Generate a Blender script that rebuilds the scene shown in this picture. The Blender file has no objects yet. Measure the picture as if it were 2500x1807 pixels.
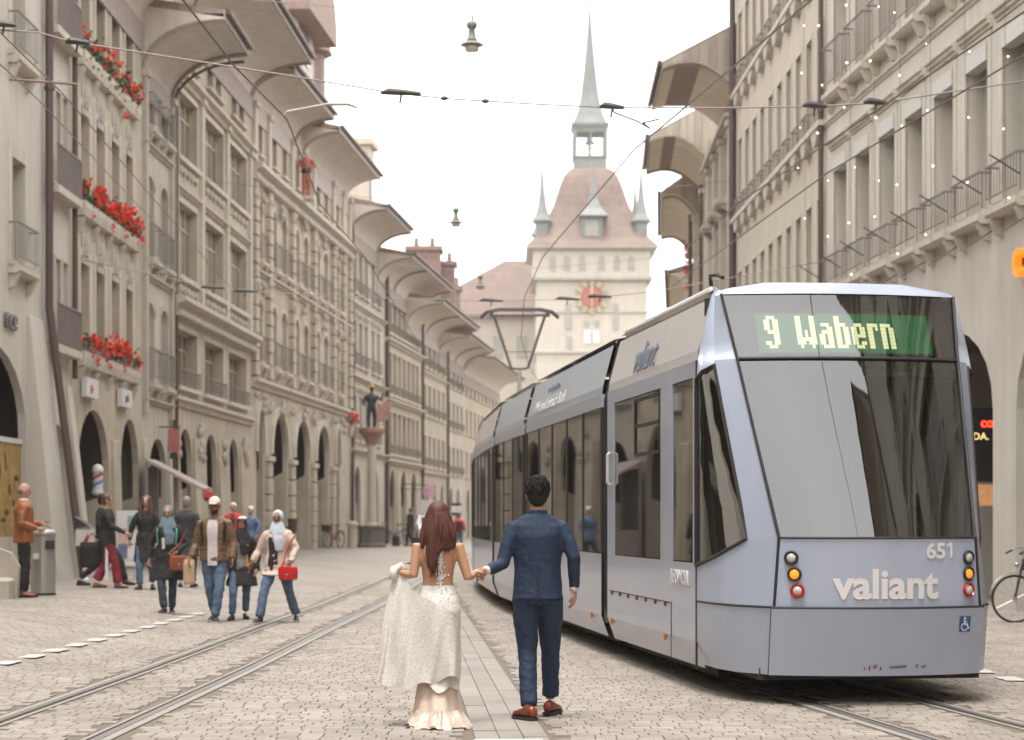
import bpy, bmesh, math, random
from mathutils import Vector, Matrix
random.seed(7)
PI = math.pi
SC = bpy.context.scene
COL = SC.collection
# ---------------------------------------------------------------- camera
F = 4900.0; HZ = 1267.0; CH = 1.5          # focal length and horizon in px of the 2500 px wide photograph, camera height
cam_d = bpy.data.cameras.new('camera')
cam = bpy.data.objects.new('camera', cam_d); COL.objects.link(cam)
cam.location = (0, 0, CH); cam.rotation_euler = (PI/2, 0, 0)
cam_d.sensor_fit = 'HORIZONTAL'; cam_d.sensor_width = 36.0
cam_d.lens = F/2500*36.0
cam_d.shift_y = (HZ-903.5)/2500
cam_d.clip_start = 0.1; cam_d.clip_end = 3000
cam_d.dof.use_dof = True; cam_d.dof.focus_distance = 15.6; cam_d.dof.aperture_fstop = 2.7
SC.camera = cam
# ---------------------------------------------------------------- overcast sky
SUN_EL = math.radians(78); SUN_ROT = math.radians(200)
w = bpy.data.worlds.new('World'); SC.world = w; w.use_nodes = True
nt = w.node_tree; nt.nodes.clear()
wo = nt.nodes.new('ShaderNodeOutputWorld'); bg = nt.nodes.new('ShaderNodeBackground')
sky = nt.nodes.new('ShaderNodeTexSky'); sky.sky_type = 'NISHITA'; sky.sun_disc = False
sky.sun_elevation = SUN_EL; sky.sun_rotation = SUN_ROT; sky.dust_density = 4; sky.air_density = 1.5
hsv = nt.nodes.new('ShaderNodeHueSaturation'); hsv.inputs['Saturation'].default_value = 0.25
mx = nt.nodes.new('ShaderNodeMix'); mx.data_type = 'RGBA'; mx.inputs[0].default_value = 0.85
nz = nt.nodes.new('ShaderNodeTexNoise'); nz.inputs['Scale'].default_value = 2.2; nz.inputs['Detail'].default_value = 4
cr = nt.nodes.new('ShaderNodeMix'); cr.data_type = 'RGBA'
cr.inputs[6].default_value = (10.6, 10.6, 10.6, 1); cr.inputs[7].default_value = (13.2, 13.2, 13.2, 1)
nt.links.new(nz.outputs[0], cr.inputs[0])
nt.links.new(sky.outputs[0], hsv.inputs['Color']); nt.links.new(hsv.outputs[0], mx.inputs[6])
nt.links.new(cr.outputs[2], mx.inputs[7]); nt.links.new(mx.outputs[2], bg.inputs[0])
bg.inputs[1].default_value = 0.10
nt.links.new(bg.outputs[0], wo.inputs[0])
sd = bpy.data.lights.new('sun', 'SUN'); sd.energy = 1.3; sd.angle = math.radians(14); sd.color = (1, .97, .93)
so = bpy.data.objects.new('sun', sd); COL.objects.link(so)
so.rotation_euler = (PI/2-SUN_EL, 0, math.radians(-20))
SC.view_settings.view_transform = 'Standard'; SC.view_settings.look = 'None'
SC.view_settings.exposure = 1.36; SC.view_settings.gamma = 1.0
SC.view_settings.use_curve_mapping = False
SC.cycles.use_denoising = True
SC.cycles.max_bounces = 6; SC.cycles.diffuse_bounces = 3; SC.cycles.glossy_bounces = 3
SC.cycles.transmission_bounces = 4; SC.cycles.transparent_max_bounces = 8; SC.cycles.volume_bounces = 1
SC.cycles.caustics_reflective = False; SC.cycles.caustics_refractive = False
SC.render.film_transparent = False

# ---------------------------------------------------------------- materials
MATS = {}
def mat(name, col, rough=.7, var=.15, scale=3.0, bump=0.0, bscale=None, metal=0.0, rnd=0.0, spec=.5, emit=None, estr=0.0,
        trans=0.0, alpha=1.0, stretch=None, coat=0.0, dirt=0.0, isl=0.0, sheen=0.0, blot=None):
    if name in MATS: return MATS[name]
    m = bpy.data.materials.new(name); m.use_nodes = True; t = m.node_tree
    b = t.nodes['Principled BSDF']; L = t.links.new
    b.inputs['Roughness'].default_value = rough; b.inputs['Metallic'].default_value = metal
    b.inputs['Specular IOR Level'].default_value = spec
    b.inputs['Coat Weight'].default_value = coat
    if coat: b.inputs['Coat Roughness'].default_value = .06
    if sheen: b.inputs['Sheen Weight'].default_value = sheen
    tc = t.nodes.new('ShaderNodeTexCoord'); src = tc.outputs['Object']
    if stretch:
        mp = t.nodes.new('ShaderNodeMapping'); mp.inputs['Scale'].default_value = stretch; L(src, mp.inputs[0]); src = mp.outputs[0]
    n = t.nodes.new('ShaderNodeTexNoise'); n.inputs['Scale'].default_value = scale; n.inputs['Detail'].default_value = 6
    n.inputs['Roughness'].default_value = .65
    L(src, n.inputs['Vector'])
    mr = t.nodes.new('ShaderNodeMapRange'); mr.inputs[1].default_value = .25; mr.inputs[2].default_value = .75
    mr.inputs[3].default_value = 1-var; mr.inputs[4].default_value = 1+var; L(n.outputs[0], mr.inputs[0])
    val = mr.outputs[0]
    def mul(a, lo, hi):
        r = t.nodes.new('ShaderNodeMapRange'); r.inputs[3].default_value = lo; r.inputs[4].default_value = hi
        L(a, r.inputs[0]); k = t.nodes.new('ShaderNodeMath'); k.operation = 'MULTIPLY'; L(val, k.inputs[0]); L(r.outputs[0], k.inputs[1])
        return k.outputs[0]
    if rnd:
        oi = t.nodes.new('ShaderNodeObjectInfo'); val = mul(oi.outputs['Random'], 1-rnd, 1+rnd)
    if isl:
        gi = t.nodes.new('ShaderNodeNewGeometry'); val = mul(gi.outputs['Random Per Island'], 1-isl, 1+isl)
    if blot:      # large uneven staining across the whole surface
        gp = t.nodes.new('ShaderNodeNewGeometry'); n4 = t.nodes.new('ShaderNodeTexNoise'); n4.inputs['Scale'].default_value = blot[0]; n4.inputs['Detail'].default_value = 7; n4.inputs['Roughness'].default_value = .7
        L(gp.outputs['Position'], n4.inputs['Vector']); val = mul(n4.outputs[0], 1-blot[1]*1.8, 1+blot[1]*1.5)
    if dirt:      # rain streaks
        mp2 = t.nodes.new('ShaderNodeMapping'); mp2.inputs['Scale'].default_value = (2.2, 2.2, .16); L(tc.outputs['Object'], mp2.inputs[0])
        n2 = t.nodes.new('ShaderNodeTexNoise'); n2.inputs['Scale'].default_value = 1.6; n2.inputs['Detail'].default_value = 5; L(mp2.outputs[0], n2.inputs['Vector'])
        val = mul(n2.outputs[0], 1-dirt*1.6, 1+dirt*.9)
    vm = t.nodes.new('ShaderNodeVectorMath'); vm.operation = 'SCALE'; vm.inputs[0].default_value = col[:3]; L(val, vm.inputs['Scale'])
    L(vm.outputs[0], b.inputs['Base Color'])
    if bump:
        n3 = t.nodes.new('ShaderNodeTexNoise'); n3.inputs['Scale'].default_value = bscale or scale*6; n3.inputs['Detail'].default_value = 5
        L(src, n3.inputs['Vector'])
        bp = t.nodes.new('ShaderNodeBump'); bp.inputs['Strength'].default_value = bump; bp.inputs['Distance'].default_value = .02
        L(n3.outputs[0], bp.inputs['Height']); L(bp.outputs[0], b.inputs['Normal'])
    if emit:
        b.inputs['Emission Color'].default_value = (*emit, 1); b.inputs['Emission Strength'].default_value = estr
    if trans: b.inputs['Transmission Weight'].default_value = trans
    if alpha < 1: b.inputs['Alpha'].default_value = alpha
    MATS[name] = m
    return m
def glass(name, tint=(.5, .5, .48), refl=.12, rough=.02):     # thin tinted pane: see-through plus clear reflection
    if name in MATS: return MATS[name]
    m = bpy.data.materials.new(name); m.use_nodes = True; t = m.node_tree; t.nodes.clear(); L = t.links.new
    o = t.nodes.new('ShaderNodeOutputMaterial'); tr = t.nodes.new('ShaderNodeBsdfTransparent'); gl = t.nodes.new('ShaderNodeBsdfGlossy')
    tr.inputs[0].default_value = (*tint, 1); gl.inputs['Roughness'].default_value = rough
    fr = t.nodes.new('ShaderNodeFresnel'); gi = t.nodes.new('ShaderNodeNewGeometry'); ir = t.nodes.new('ShaderNodeMapRange')
    ir.inputs[3].default_value = 1.5; ir.inputs[4].default_value = 1/1.5; L(gi.outputs['Backfacing'], ir.inputs[0]); L(ir.outputs[0], fr.inputs[0])
    ad = t.nodes.new('ShaderNodeMath'); ad.operation = 'MAXIMUM'; ad.inputs[1].default_value = refl
    mxs = t.nodes.new('ShaderNodeMixShader'); L(fr.outputs[0], ad.inputs[0]); L(ad.outputs[0], mxs.inputs[0])
    L(tr.outputs[0], mxs.inputs[1]); L(gl.outputs[0], mxs.inputs[2]); L(mxs.outputs[0], o.inputs[0])
    MATS[name] = m
    return m

# ---------------------------------------------------------------- mesh helpers
class MB:
    def __init__(s): s.v = []; s.f = []; s.mi = []; s.cur = 0
    def q(s, *p):
        i = len(s.v); s.v += [tuple(a) for a in p]; s.f.append(tuple(range(i, i+len(p)))); s.mi.append(s.cur); return s
    def box(s, x0, x1, y0, y1, z0, z1):
        i = len(s.v)
        s.v += [(x0,y0,z0),(x1,y0,z0),(x1,y1,z0),(x0,y1,z0),(x0,y0,z1),(x1,y0,z1),(x1,y1,z1),(x0,y1,z1)]
        for f in ((0,3,2,1),(4,5,6,7),(0,1,5,4),(1,2,6,5),(2,3,7,6),(3,0,4,7)): s.f.append(tuple(i+k for k in f)); s.mi.append(s.cur)
        return s
    def bbox(s, x0, x1, y0, y1, z0, z1, b=.01):          # box with chamfered top edges
        i = len(s.v)
        s.v += [(x0,y0,z0),(x1,y0,z0),(x1,y1,z0),(x0,y1,z0),(x0,y0,z1-b),(x1,y0,z1-b),(x1,y1,z1-b),(x0,y1,z1-b),
                (x0+b,y0+b,z1),(x1-b,y0+b,z1),(x1-b,y1-b,z1),(x0+b,y1-b,z1)]
        for f in ((0,1,5,4),(1,2,6,5),(2,3,7,6),(3,0,4,7),(4,5,9,8),(5,6,10,9),(6,7,11,10),(7,4,8,11),(8,9,10,11)):
            s.f.append(tuple(i+k for k in f)); s.mi.append(s.cur)
        return s
    def hexa(s, p):                                         # 8 points: bottom 4 ccw, top 4 ccw
        i = len(s.v); s.v += [tuple(a) for a in p]
        for f in ((0,3,2,1),(4,5,6,7),(0,1,5,4),(1,2,6,5),(2,3,7,6),(3,0,4,7)): s.f.append(tuple(i+k for k in f)); s.mi.append(s.cur)
        return s
    def loft(s, rings, cap=True, close=True):
        i0 = len(s.v); n = len(rings[0])
        for r in rings: s.v += [tuple(p) for p in r]
        for k in range(len(rings)-1):
            for j in range(n if close else n-1):
                a = i0+k*n+j; b = i0+k*n+(j+1) % n
                s.f.append((a, b, b+n, a+n)); s.mi.append(s.cur)
        if cap and close:
            s.f.append(tuple(i0+j for j in range(n-1, -1, -1))); s.mi.append(s.cur)
            s.f.append(tuple(i0+(len(rings)-1)*n+j for j in range(n))); s.mi.append(s.cur)
        return s
    def tube(s, pts, r, n=8, cap=True, flat=1.0):
        pts = [Vector(p) for p in pts]; rs = r if isinstance(r, (list, tuple)) else [r]*len(pts)
        rings = []; up0 = None
        for k, p in enumerate(pts):
            d = (pts[min(k+1, len(pts)-1)]-pts[max(k-1, 0)]).normalized()
            if up0 is None:
                up = Vector((0,0,1)) if abs(d.z) < .9 else Vector((0,1,0))
            else: up = up0
            a = d.cross(up).normalized(); b = a.cross(d).normalized(); up0 = b
            rr = rs[k]
            rx, ry = rr if isinstance(rr, tuple) else (rr, rr*flat)
            rings.append([p+a*math.cos(2*PI*j/n)*rx+b*math.sin(2*PI*j/n)*ry for j in range(n)])
        return s.loft(rings, cap)
    def lathe(s, prof, n=16, c=(0,0,0)):
        rings = [[(c[0]+r*math.cos(2*PI*j/n), c[1]+r*math.sin(2*PI*j/n), c[2]+z) for j in range(n)] for r, z in prof]
        return s.loft(rings)
    def ell(s, c, rx, ry, rz, n=10, m=7):
        rings = []
        for k in range(m+1):
            th = -PI/2+PI*(k+.001)/(m+.002); cz, sz = math.cos(th), math.sin(th)
            rings.append([(c[0]+rx*cz*math.cos(2*PI*j/n), c[1]+ry*cz*math.sin(2*PI*j/n), c[2]+rz*sz) for j in range(n)])
        return s.loft(rings)
    def prism(s, poly, x0, x1):                             # polygon in (y, z) extruded along x
        n = len(poly); i = len(s.v)
        s.v += [(x0, y, z) for y, z in poly]+[(x1, y, z) for y, z in poly]
        for j in range(n):
            k = (j+1) % n; s.f.append((i+j, i+k, i+n+k, i+n+j)); s.mi.append(s.cur)
        s.f.append(tuple(i+j for j in range(n-1, -1, -1))); s.f.append(tuple(i+n+j for j in range(n))); s.mi += [s.cur]*2
        return s
    def xprism(s, poly, y0, y1):                            # polygon in (x, z) extruded along y
        n = len(poly); i = len(s.v)
        s.v += [(x, y0, z) for x, z in poly]+[(x, y1, z) for x, z in poly]
        for j in range(n):
            k = (j+1) % n; s.f.append((i+j, i+k, i+n+k, i+n+j)); s.mi.append(s.cur)
        s.f.append(tuple(i+j for j in range(n-1, -1, -1))); s.f.append(tuple(i+n+j for j in range(n))); s.mi += [s.cur]*2
        return s
    def mesh(s, name, mats, smooth=False):
        me = bpy.data.meshes.new(name); me.from_pydata(s.v, [], s.f)
        for m in (mats if isinstance(mats, (list, tuple)) else [mats]): me.materials.append(m)
        me.polygons.foreach_set('material_index', s.mi)
        if smooth: me.polygons.foreach_set('use_smooth', [True]*len(s.f))
        me.update()
        return me
    def build(s, name, mats, parent=None, loc=(0,0,0), rz=0, smooth=False):
        return put(name, s.mesh(name, mats, smooth), parent, loc, rz)
def put(name, me, parent=None, loc=(0,0,0), rz=0):
    o = bpy.data.objects.new(name, me); COL.objects.link(o)
    o.location = loc; o.rotation_euler = (0, 0, rz)
    if parent: o.parent = parent
    return o
def thing(name, label, cat, loc=(0,0,0), rz=0, group=None):
    o = bpy.data.objects.new(name, None); COL.objects.link(o); o.location = loc; o.rotation_euler = (0, 0, rz)
    o.empty_display_size = .2
    return tag(o, label, cat, group)
def tag(o, label, cat, group=None):
    o['label'] = label; o['category'] = cat
    if group: o['group'] = group
    return o
def kind(o, k): o['kind'] = k; return o
def fixn(o):
    bm = bmesh.new(); bm.from_mesh(o.data); bmesh.ops.recalc_face_normals(bm, faces=bm.faces); bm.to_mesh(o.data); bm.free(); return o
def evald(o):                                               # bake an object's modifiers / curve into a plain mesh
    dg = bpy.context.evaluated_depsgraph_get()
    return bpy.data.meshes.new_from_object(o.evaluated_get(dg))
FOLDS = []
for sz_, st_ in ((.11, 3.0), (.045, 1.6)):
    tx_ = bpy.data.textures.new('folds', 'CLOUDS'); tx_.noise_scale = sz_; tx_.noise_depth = 2; FOLDS.append((tx_, st_))
def remesh(mb, name, m, parent=None, voxel=.012, smooth=4, loc=(0,0,0), rz=0, extra=None, wr=0.0):
    me = mb.mesh(name, m); o = put(name, me, None)
    bm = bmesh.new(); bm.from_mesh(me); bmesh.ops.recalc_face_normals(bm, faces=bm.faces); bm.to_mesh(me); bm.free()
    r = o.modifiers.new('r', 'REMESH'); r.mode = 'VOXEL'; r.voxel_size = voxel
    if smooth: sm = o.modifiers.new('s', 'SMOOTH'); sm.iterations = smooth; sm.factor = .5
    if wr:                                                 # cloth folds
        for tx, st in FOLDS:
            dm = o.modifiers.new('f', 'DISPLACE'); dm.texture = tx; dm.strength = wr*st; dm.mid_level = .5; dm.texture_coords = 'LOCAL'
    me2 = evald(o); o.modifiers.clear(); o.data = me2
    if not me2.materials:
        for k in (m if isinstance(m, (list, tuple)) else [m]): me2.materials.append(k)
    bpy.data.meshes.remove(me)
    if extra:                                              # add fine pieces (fingers) rooted inside the surface
        bm = bmesh.new(); bm.from_mesh(me2); e = extra.mesh('e', m); bm.from_mesh(e); bm.to_mesh(me2); bm.free(); bpy.data.meshes.remove(e)
    me2.polygons.foreach_set('use_smooth', [True]*len(me2.polygons))
    o.location = loc; o.rotation_euler = (0, 0, rz); o.parent = parent
    return o
def text(name, body, size, m, parent, mtx, ext=.004, bold=0.0, align='LEFT', sx=1.0):
    c = bpy.data.curves.new('t', 'FONT'); c.body = body; c.size = size; c.extrude = ext; c.offset = bold*size; c.align_x = align
    c.resolution_u = 3
    o = put(name, c); me = evald(o); bpy.data.objects.remove(o); bpy.data.curves.remove(c)
    for v in me.vertices: v.co.x *= sx
    me.materials.clear(); me.materials.append(m)
    o = put(name, me, parent); o.matrix_local = mtx
    return o
def P(u, v, y): return Vector(((u-1250)*y/F, y, CH+(HZ-v)*y/F))     # photo point at a known depth
def lerp(a, b, t): return a+(b-a)*t
def interp(tab, y):
    if y <= tab[0][0]: return tab[0][1]+(y-tab[0][0])*(tab[1][1]-tab[0][1])/(tab[1][0]-tab[0][0])
    for (a, b), (c, d) in zip(tab, tab[1:]):
        if y <= c: return b+(d-b)*(y-a)/(c-a)
    return tab[-1][1]
# ---------------------------------------------------------------- palette
STONE = mat('sandstone', (.51, .44, .34), .9, .18, 1.2, .25, 9, dirt=.24, blot=(.3, .2))
STONE2 = mat('grey_sandstone', (.53, .475, .395), .9, .16, 1.0, .25, 9, dirt=.22, blot=(.3, .18))
STONE3 = mat('yellow_sandstone', (.51, .44, .34), .9, .16, 1.0, .25, 9, dirt=.26, blot=(.35, .2))
PLAST = mat('pale_render', (.58, .535, .465), .92, .07, .7, .15, 14, dirt=.12, blot=(.4, .12))
PLAST2 = mat('warm_render', (.54, .48, .385), .92, .08, .8, .15, 14, dirt=.15)
TRIM = mat('trim_stone', (.565, .51, .425), .85, .12, 2.0, .2, 12, dirt=.2)
TRIMG = mat('grey_trim_stone', (.48, .435, .37), .85, .12, 2.0, .2, 12, dirt=.2)
WOODF = mat('window_frame_paint', (.42, .37, .30), .5, .08, 4)
WHITEF = mat('white_frame_paint', (.55, .52, .47), .5, .06, 4)
PANE = mat('curtained_glass', (.19, .155, .11), .09, .25, .6, 0, spec=.6, rnd=.3)
PANEG = mat('grey_glass', (.30, .27, .225), .08, .25, .5, 0, spec=.6, rnd=.25)
PANED = mat('shop_glass', (.05, .045, .04), .06, .3, .8, 0, spec=.6, rnd=.3)
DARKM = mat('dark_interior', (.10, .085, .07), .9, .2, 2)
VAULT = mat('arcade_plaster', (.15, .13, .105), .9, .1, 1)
IRON = mat('wrought_iron', (.06, .05, .045), .5, .2, 5)
RAILM = mat('weathered_iron', (.20, .165, .145), .6, .2, 5)
PIPE = mat('brown_downpipe', (.085, .05, .042), .45, .2, 4)
SOFF = mat('soffit_paint', (.62, .56, .50), .8, .10, 1.5, .1, dirt=.15)
BOARD = mat('soffit_boards', (.74, .655, .545), .75, .10, 3, .15, stretch=(1, .2, .2), rnd=.10)
ENDB = mat('toned_down_boards', (.40, .35, .285), .8, .2, 4, .2, stretch=(1, 1, .2), rnd=.15)  # darker copy of the soffit boards, evens out lit ends and shaded undersides
FASC = mat('fascia_wood', (.33, .27, .235), .7, .15, 3)
PINKF = mat('pale_fascia', (.42, .36, .33), .7, .1, 3)
TILE = mat('roof_tiles', (.30, .22, .185), .85, .3, 6, .5, 30, rnd=.1)
BRICK = mat('chimney_brick', (.22, .15, .125), .85, .2, 6, .3)
COPPER = mat('patina_copper', (.30, .34, .30), .6, .15, 2, dirt=.2)
LEAF = mat('geranium_leaves', (.055, .085, .03), .6, .3, 6, isl=.45)
PETAL = mat('geranium_petals', (.80, .03, .012), .55, .15, 9, isl=.35)
PETALO = mat('orange_petals', (.85, .075, .02), .55, .15, 9, isl=.35)
# ---------------------------------------------------------------- street geometry
XLT = [(-60, -9.9), (44.5, -9.8), (52.9, -9.75), (57, -9.67), (70.3, -9.14), (92.6, -7.48), (103, -6.54), (116, -5.24), (127, -4.14), (136, -3.24), (150, -1.84)]
XRT = [(-60, 15.1), (34, 8.1), (45.9, 7.2), (61.6, 6.87), (72, 7.08), (79, 7.42), (91, 8.3), (105, 9.4), (130, 11.6), (150, 13.6)]
def XL(y): return interp(XLT, y)
def XR(y): return interp(XRT, y)
TR = [(-20, 8.6), (0, 5.3), (13.6, 3.30), (15.1, 3.07), (16.9, 2.80), (21.85, 2.19), (28.9, 1.37), (33.6, .88), (40, .44), (46, .24), (55, .25), (70, .7), (90, 2.1), (120, 5), (170, 10)]
TL = [(-20, -4.1), (13.6, -3.31), (20, -3.12), (28, -2.97), (35, -2.80), (45, -2.72), (60, -2.6), (75, -2.1), (90, -1.1), (120, 1.9), (170, 6.8)]
def smooth(t): t = max(0, min(1, t)); return t*t*(3-2*t)
def gh(x, y):
    if y > 150 or y < 5: return .25*smooth((5.6-(x-XL(min(max(y, 5), 150))))/3.2)
    return .25*smooth((5.6-(x-XL(y)))/3.2)
# ---------------------------------------------------------------- ground: one sheet out to the horizon
def ground_mat():
    m = bpy.data.materials.new('distant_setts'); m.use_nodes = True; t = m.node_tree; L = t.links.new; b = t.nodes['Principled BSDF']
    tc = t.nodes.new('ShaderNodeTexCoord'); br = t.nodes.new('ShaderNodeTexBrick'); br.inputs['Scale'].default_value = 1
    br.inputs['Brick Width'].default_value = .16; br.inputs['Row Height'].default_value = .14; br.inputs['Mortar Size'].default_value = .008
    br.inputs['Color1'].default_value = (.288, .25, .212, 1); br.inputs['Color2'].default_value = (.258, .224, .19, 1); br.inputs['Mortar'].default_value = (.21, .178, .148, 1)
    n = t.nodes.new('ShaderNodeTexNoise'); n.inputs['Scale'].default_value = .35; n.inputs['Detail'].default_value = 8
    L(tc.outputs['Object'], br.inputs['Vector']); L(tc.outputs['Object'], n.inputs['Vector'])
    mr = t.nodes.new('ShaderNodeMapRange'); mr.inputs[3].default_value = .78; mr.inputs[4].default_value = 1.2; L(n.outputs[0], mr.inputs[0])
    v = t.nodes.new('ShaderNodeVectorMath'); v.operation = 'SCALE'; L(br.outputs[0], v.inputs[0]); L(mr.outputs[0], v.inputs['Scale'])
    L(v.outputs[0], b.inputs['Base Color']); b.inputs['Roughness'].default_value = .8
    bp = t.nodes.new('ShaderNodeBump'); bp.inputs['Strength'].default_value = .3; bp.inputs['Distance'].default_value = .01
    L(br.outputs[1], bp.inputs['Height']); bp.invert = True; L(bp.outputs[0], b.inputs['Normal'])
    return m
JOINT = mat('sett_joints', (.15, .125, .10), .95, .25, 12)
STRIPM = mat('paving_slabs', (.262, .232, .2), .8, .10, 2.0, .2, 40, isl=.06, rnd=.06, blot=(1.2, .2))
SETT = mat('granite_setts', (.288, .25, .212), .78, .13, 14, .35, 60, rnd=.13, blot=(.8, .28))
SETTI = mat('granite_setts_field', (.288, .25, .212), .78, .13, 14, .35, 60, isl=.13, blot=(.8, .28))
COBY0, COBY1, COBX0, COBX1 = 11.0, 47.0, -9.5, 8.0
xs = [-900, -300, -100, -40, -20] + [-14, -12, -10.5]+[-9.5+.25*i for i in range(23)] + [-3.5, -3, -2, -1, 0, 1, 2, 3, 4, 5, 6, 7, 8, 9, 10, 12, 15, 20, 40, 100, 300, 900]
ys = [-900, -200, -60, -20, 0, 6, 11]+[12.5+1.5*i for i in range(23)]+[47, 49.5, 52, 54.5, 57, 60, 63, 66, 70, 75, 80, 85, 90, 95, 100, 105, 110, 115, 120, 127, 135, 142, 150, 165, 185, 220, 300, 600, 1500]
g = MB(); g.v = [(x, y, gh(x, y)) for y in ys for x in xs]
for j in range(len(ys)-1):
    for i in range(len(xs)-1):
        a = j*len(xs)+i; g.f.append((a, a+1, a+1+len(xs), a+len(xs)))
        g.mi.append(1 if ys[j] >= COBY0 and ys[j+1] <= COBY1 and xs[i] >= COBX0 and xs[i+1] <= COBX1 else 0)
ground = kind(g.build('ground', [ground_mat(), JOINT], smooth=True), 'structure')
# ---------------------------------------------------------------- setts, slab strip, rails
def sx0(y): return .25-.0545*(y-13.6) if y < 40 else .25-.0545*26.4-.03*(y-40)      # right edge of the slab strip
SW = .50
def blocked(x0, x1, y):
    r = sx0(y)
    if x1 > r-SW-.012 and x0 < r+.012: return True
    for T in (TR, TL):
        c = interp(T, y)
        for s in (-.5, .5):
            if x1 > c+s-.105 and x0 < c+s+.105: return True
    return False
protos = []
rr = random.Random(3)
for k in range(8):
    m_ = MB(); a, b = .095+.003*rr.random(), .065+.003*rr.random()
    p = [(-a+rr.uniform(0, .0035), -b+rr.uniform(0, .0035)), (a-rr.uniform(0, .0035), -b+rr.uniform(0, .0035)), (a-rr.uniform(0, .0035), b-rr.uniform(0, .0035)), (-a+rr.uniform(0, .0035), b-rr.uniform(0, .0035))]
    tz = [.011+rr.uniform(-.0012, .0012) for _ in range(4)]
    i = len(m_.v)
    m_.v += [(x, y, -.02) for x, y in p]+[(x, y, z-.007) for (x, y), z in zip(p, tz)]+[(x*.965, y*.95, z) for (x, y), z in zip(p, tz)]
    for f in ((0,1,5,4),(1,2,6,5),(2,3,7,6),(3,0,4,7),(4,5,9,8),(5,6,10,9),(6,7,11,10),(7,4,8,11),(8,9,10,11)): m_.f.append(f); m_.mi.append(0)
    protos.append(m_)
pm = [q.mesh('sett', SETT) for q in protos]
spots = []
y = COBY0+.1
while y < COBY1-.1:
    x = max(COBX0+.1, -y*.27)+rr.random()*.2
    while x < min(COBX1, XR(y)-.1, y*.27):
        sw = rr.uniform(.135, .185)
        if not blocked(x, x+sw, y): spots.append((x+sw/2, y+rr.uniform(-.002, .002), sw/.2, rr.randrange(8), rr.uniform(-.012, .012)))
        x += sw
    y += .140
inview = [s for s in spots if s[1] > 13.55 and abs(s[0]) < s[1]*.2551]
inview.sort(key=lambda s: s[1]); near = set(inview[:300])
fld = MB()
for s in spots:
    z = gh(s[0], s[1])
    if s in near:
        o = put('cobblestone', pm[s[3]], ground, (s[0], s[1], z), s[4]); o.scale = (s[2], 1, 1)
    else:
        pr = protos[s[3]]; i = len(fld.v); c, sn = math.cos(s[4]), math.sin(s[4])
        fld.v += [(s[0]+(vx*s[2]*c-vy*sn), s[1]+(vx*s[2]*sn+vy*c), (gh(s[0]+vx, s[1]+vy) if s[0] < -3.4 else z)+vz) for vx, vy, vz in pr.v]
        fld.f += [tuple(i+k for k in f) for f in pr.f]; fld.mi += [0]*9
kind(fld.build('cobblestones', SETTI, ground), 'stuff')
# slabs of the central strip: three courses
slabn = 0; far = MB()
for c in range(3):
    y = 10.0+c*.4
    while y < 60:
        ln = rr.uniform(.85, 1.15); m_ = MB(); a, b = SW*c/3+.003, SW*(c+1)/3-.003
        y1 = y+ln-.008
        def sp(t, yy): return sx0(yy)-SW+t
        pts = [(sp(a, y), y, -.02), (sp(b, y), y, -.02), (sp(b, y1), y1, -.02), (sp(a, y1), y1, -.02)]
        tz = .014+rr.uniform(-.002, .002)
        tgt = m_ if y < 45 else far
        tgt.hexa(pts+[(px, py, tz) for px, py, _ in pts])
        if y < 45: m_.build('paving_slab', STRIPM, ground)
        y += ln
far.build('paving_slabs', STRIPM, ground)['kind'] = 'stuff'
# tram tracks with grooved rails set in concrete bands
RAILST = mat('rail_steel', (.30, .28, .26), .35, .15, 3, metal=.7, stretch=(1, .05, 1))
BAND = mat('rail_bed_concrete', (.275, .248, .22), .75, .12, 3, .2, 50)
GROOV = mat('rail_groove', (.035, .025, .02), .8, .2, 5)
def track(label, T, y0, y1):
    root = thing('tram_track', label, 'tram track', (interp(T, 14), 14, 0))
    yy = []; y = y0
    while y <= y1: yy.append(y); y += 1.0 if y < 60 else 3
    def off(y, d):
        c = Vector((interp(T, y), y)); t = Vector((interp(T, y+.8)-interp(T, y-.8), 1.6)).normalized()
        return c+Vector((t.y, -t.x))*d-Vector((root.location.x, root.location.y))
    for s in (-.5, .5):
        sg = 1 if s < 0 else -1           # groove lies on the inner side
        rl = MB(); gb = MB(); bd = MB()
        for mbx, segs in ((bd, [(-.10, -.032, .011), (.062, .10, .011)]), (rl, [(-.032, .028, .017), (.056, .062, .015)]), (gb, [(.028, .056, -.004)])):
            for a, b, z in segs:
                a1, b1 = (s+a*sg, s+b*sg)
                L_ = []; R_ = []
                for y in yy:
                    p, q_ = off(y, min(a1, b1)), off(y, max(a1, b1))
                    zz = z+gh(p.x+root.location.x, y)
                    L_.append((p.x, p.y, zz)); R_.append((q_.x, q_.y, zz))
                for k in range(len(yy)-1): mbx.q(L_[k], R_[k], R_[k+1], L_[k+1])
                for k in range(len(yy)-1):
                    mbx.q((L_[k][0], L_[k][1], -.03), L_[k], L_[k+1], (L_[k+1][0], L_[k+1][1], -.03))
                    mbx.q(R_[k], (R_[k][0], R_[k][1], -.03), (R_[k+1][0], R_[k+1][1], -.03), R_[k+1])
        r = rl.build('rail', RAILST, root); gb.build('groove', GROOV, r); bd.build('rail_bed', BAND, root)
track('metre gauge track the tram stands on, curving off at bottom right', TR, 2, 165)
track('empty tram track sweeping through the cobbles left of the bride', TL, 2, 165)
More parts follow.
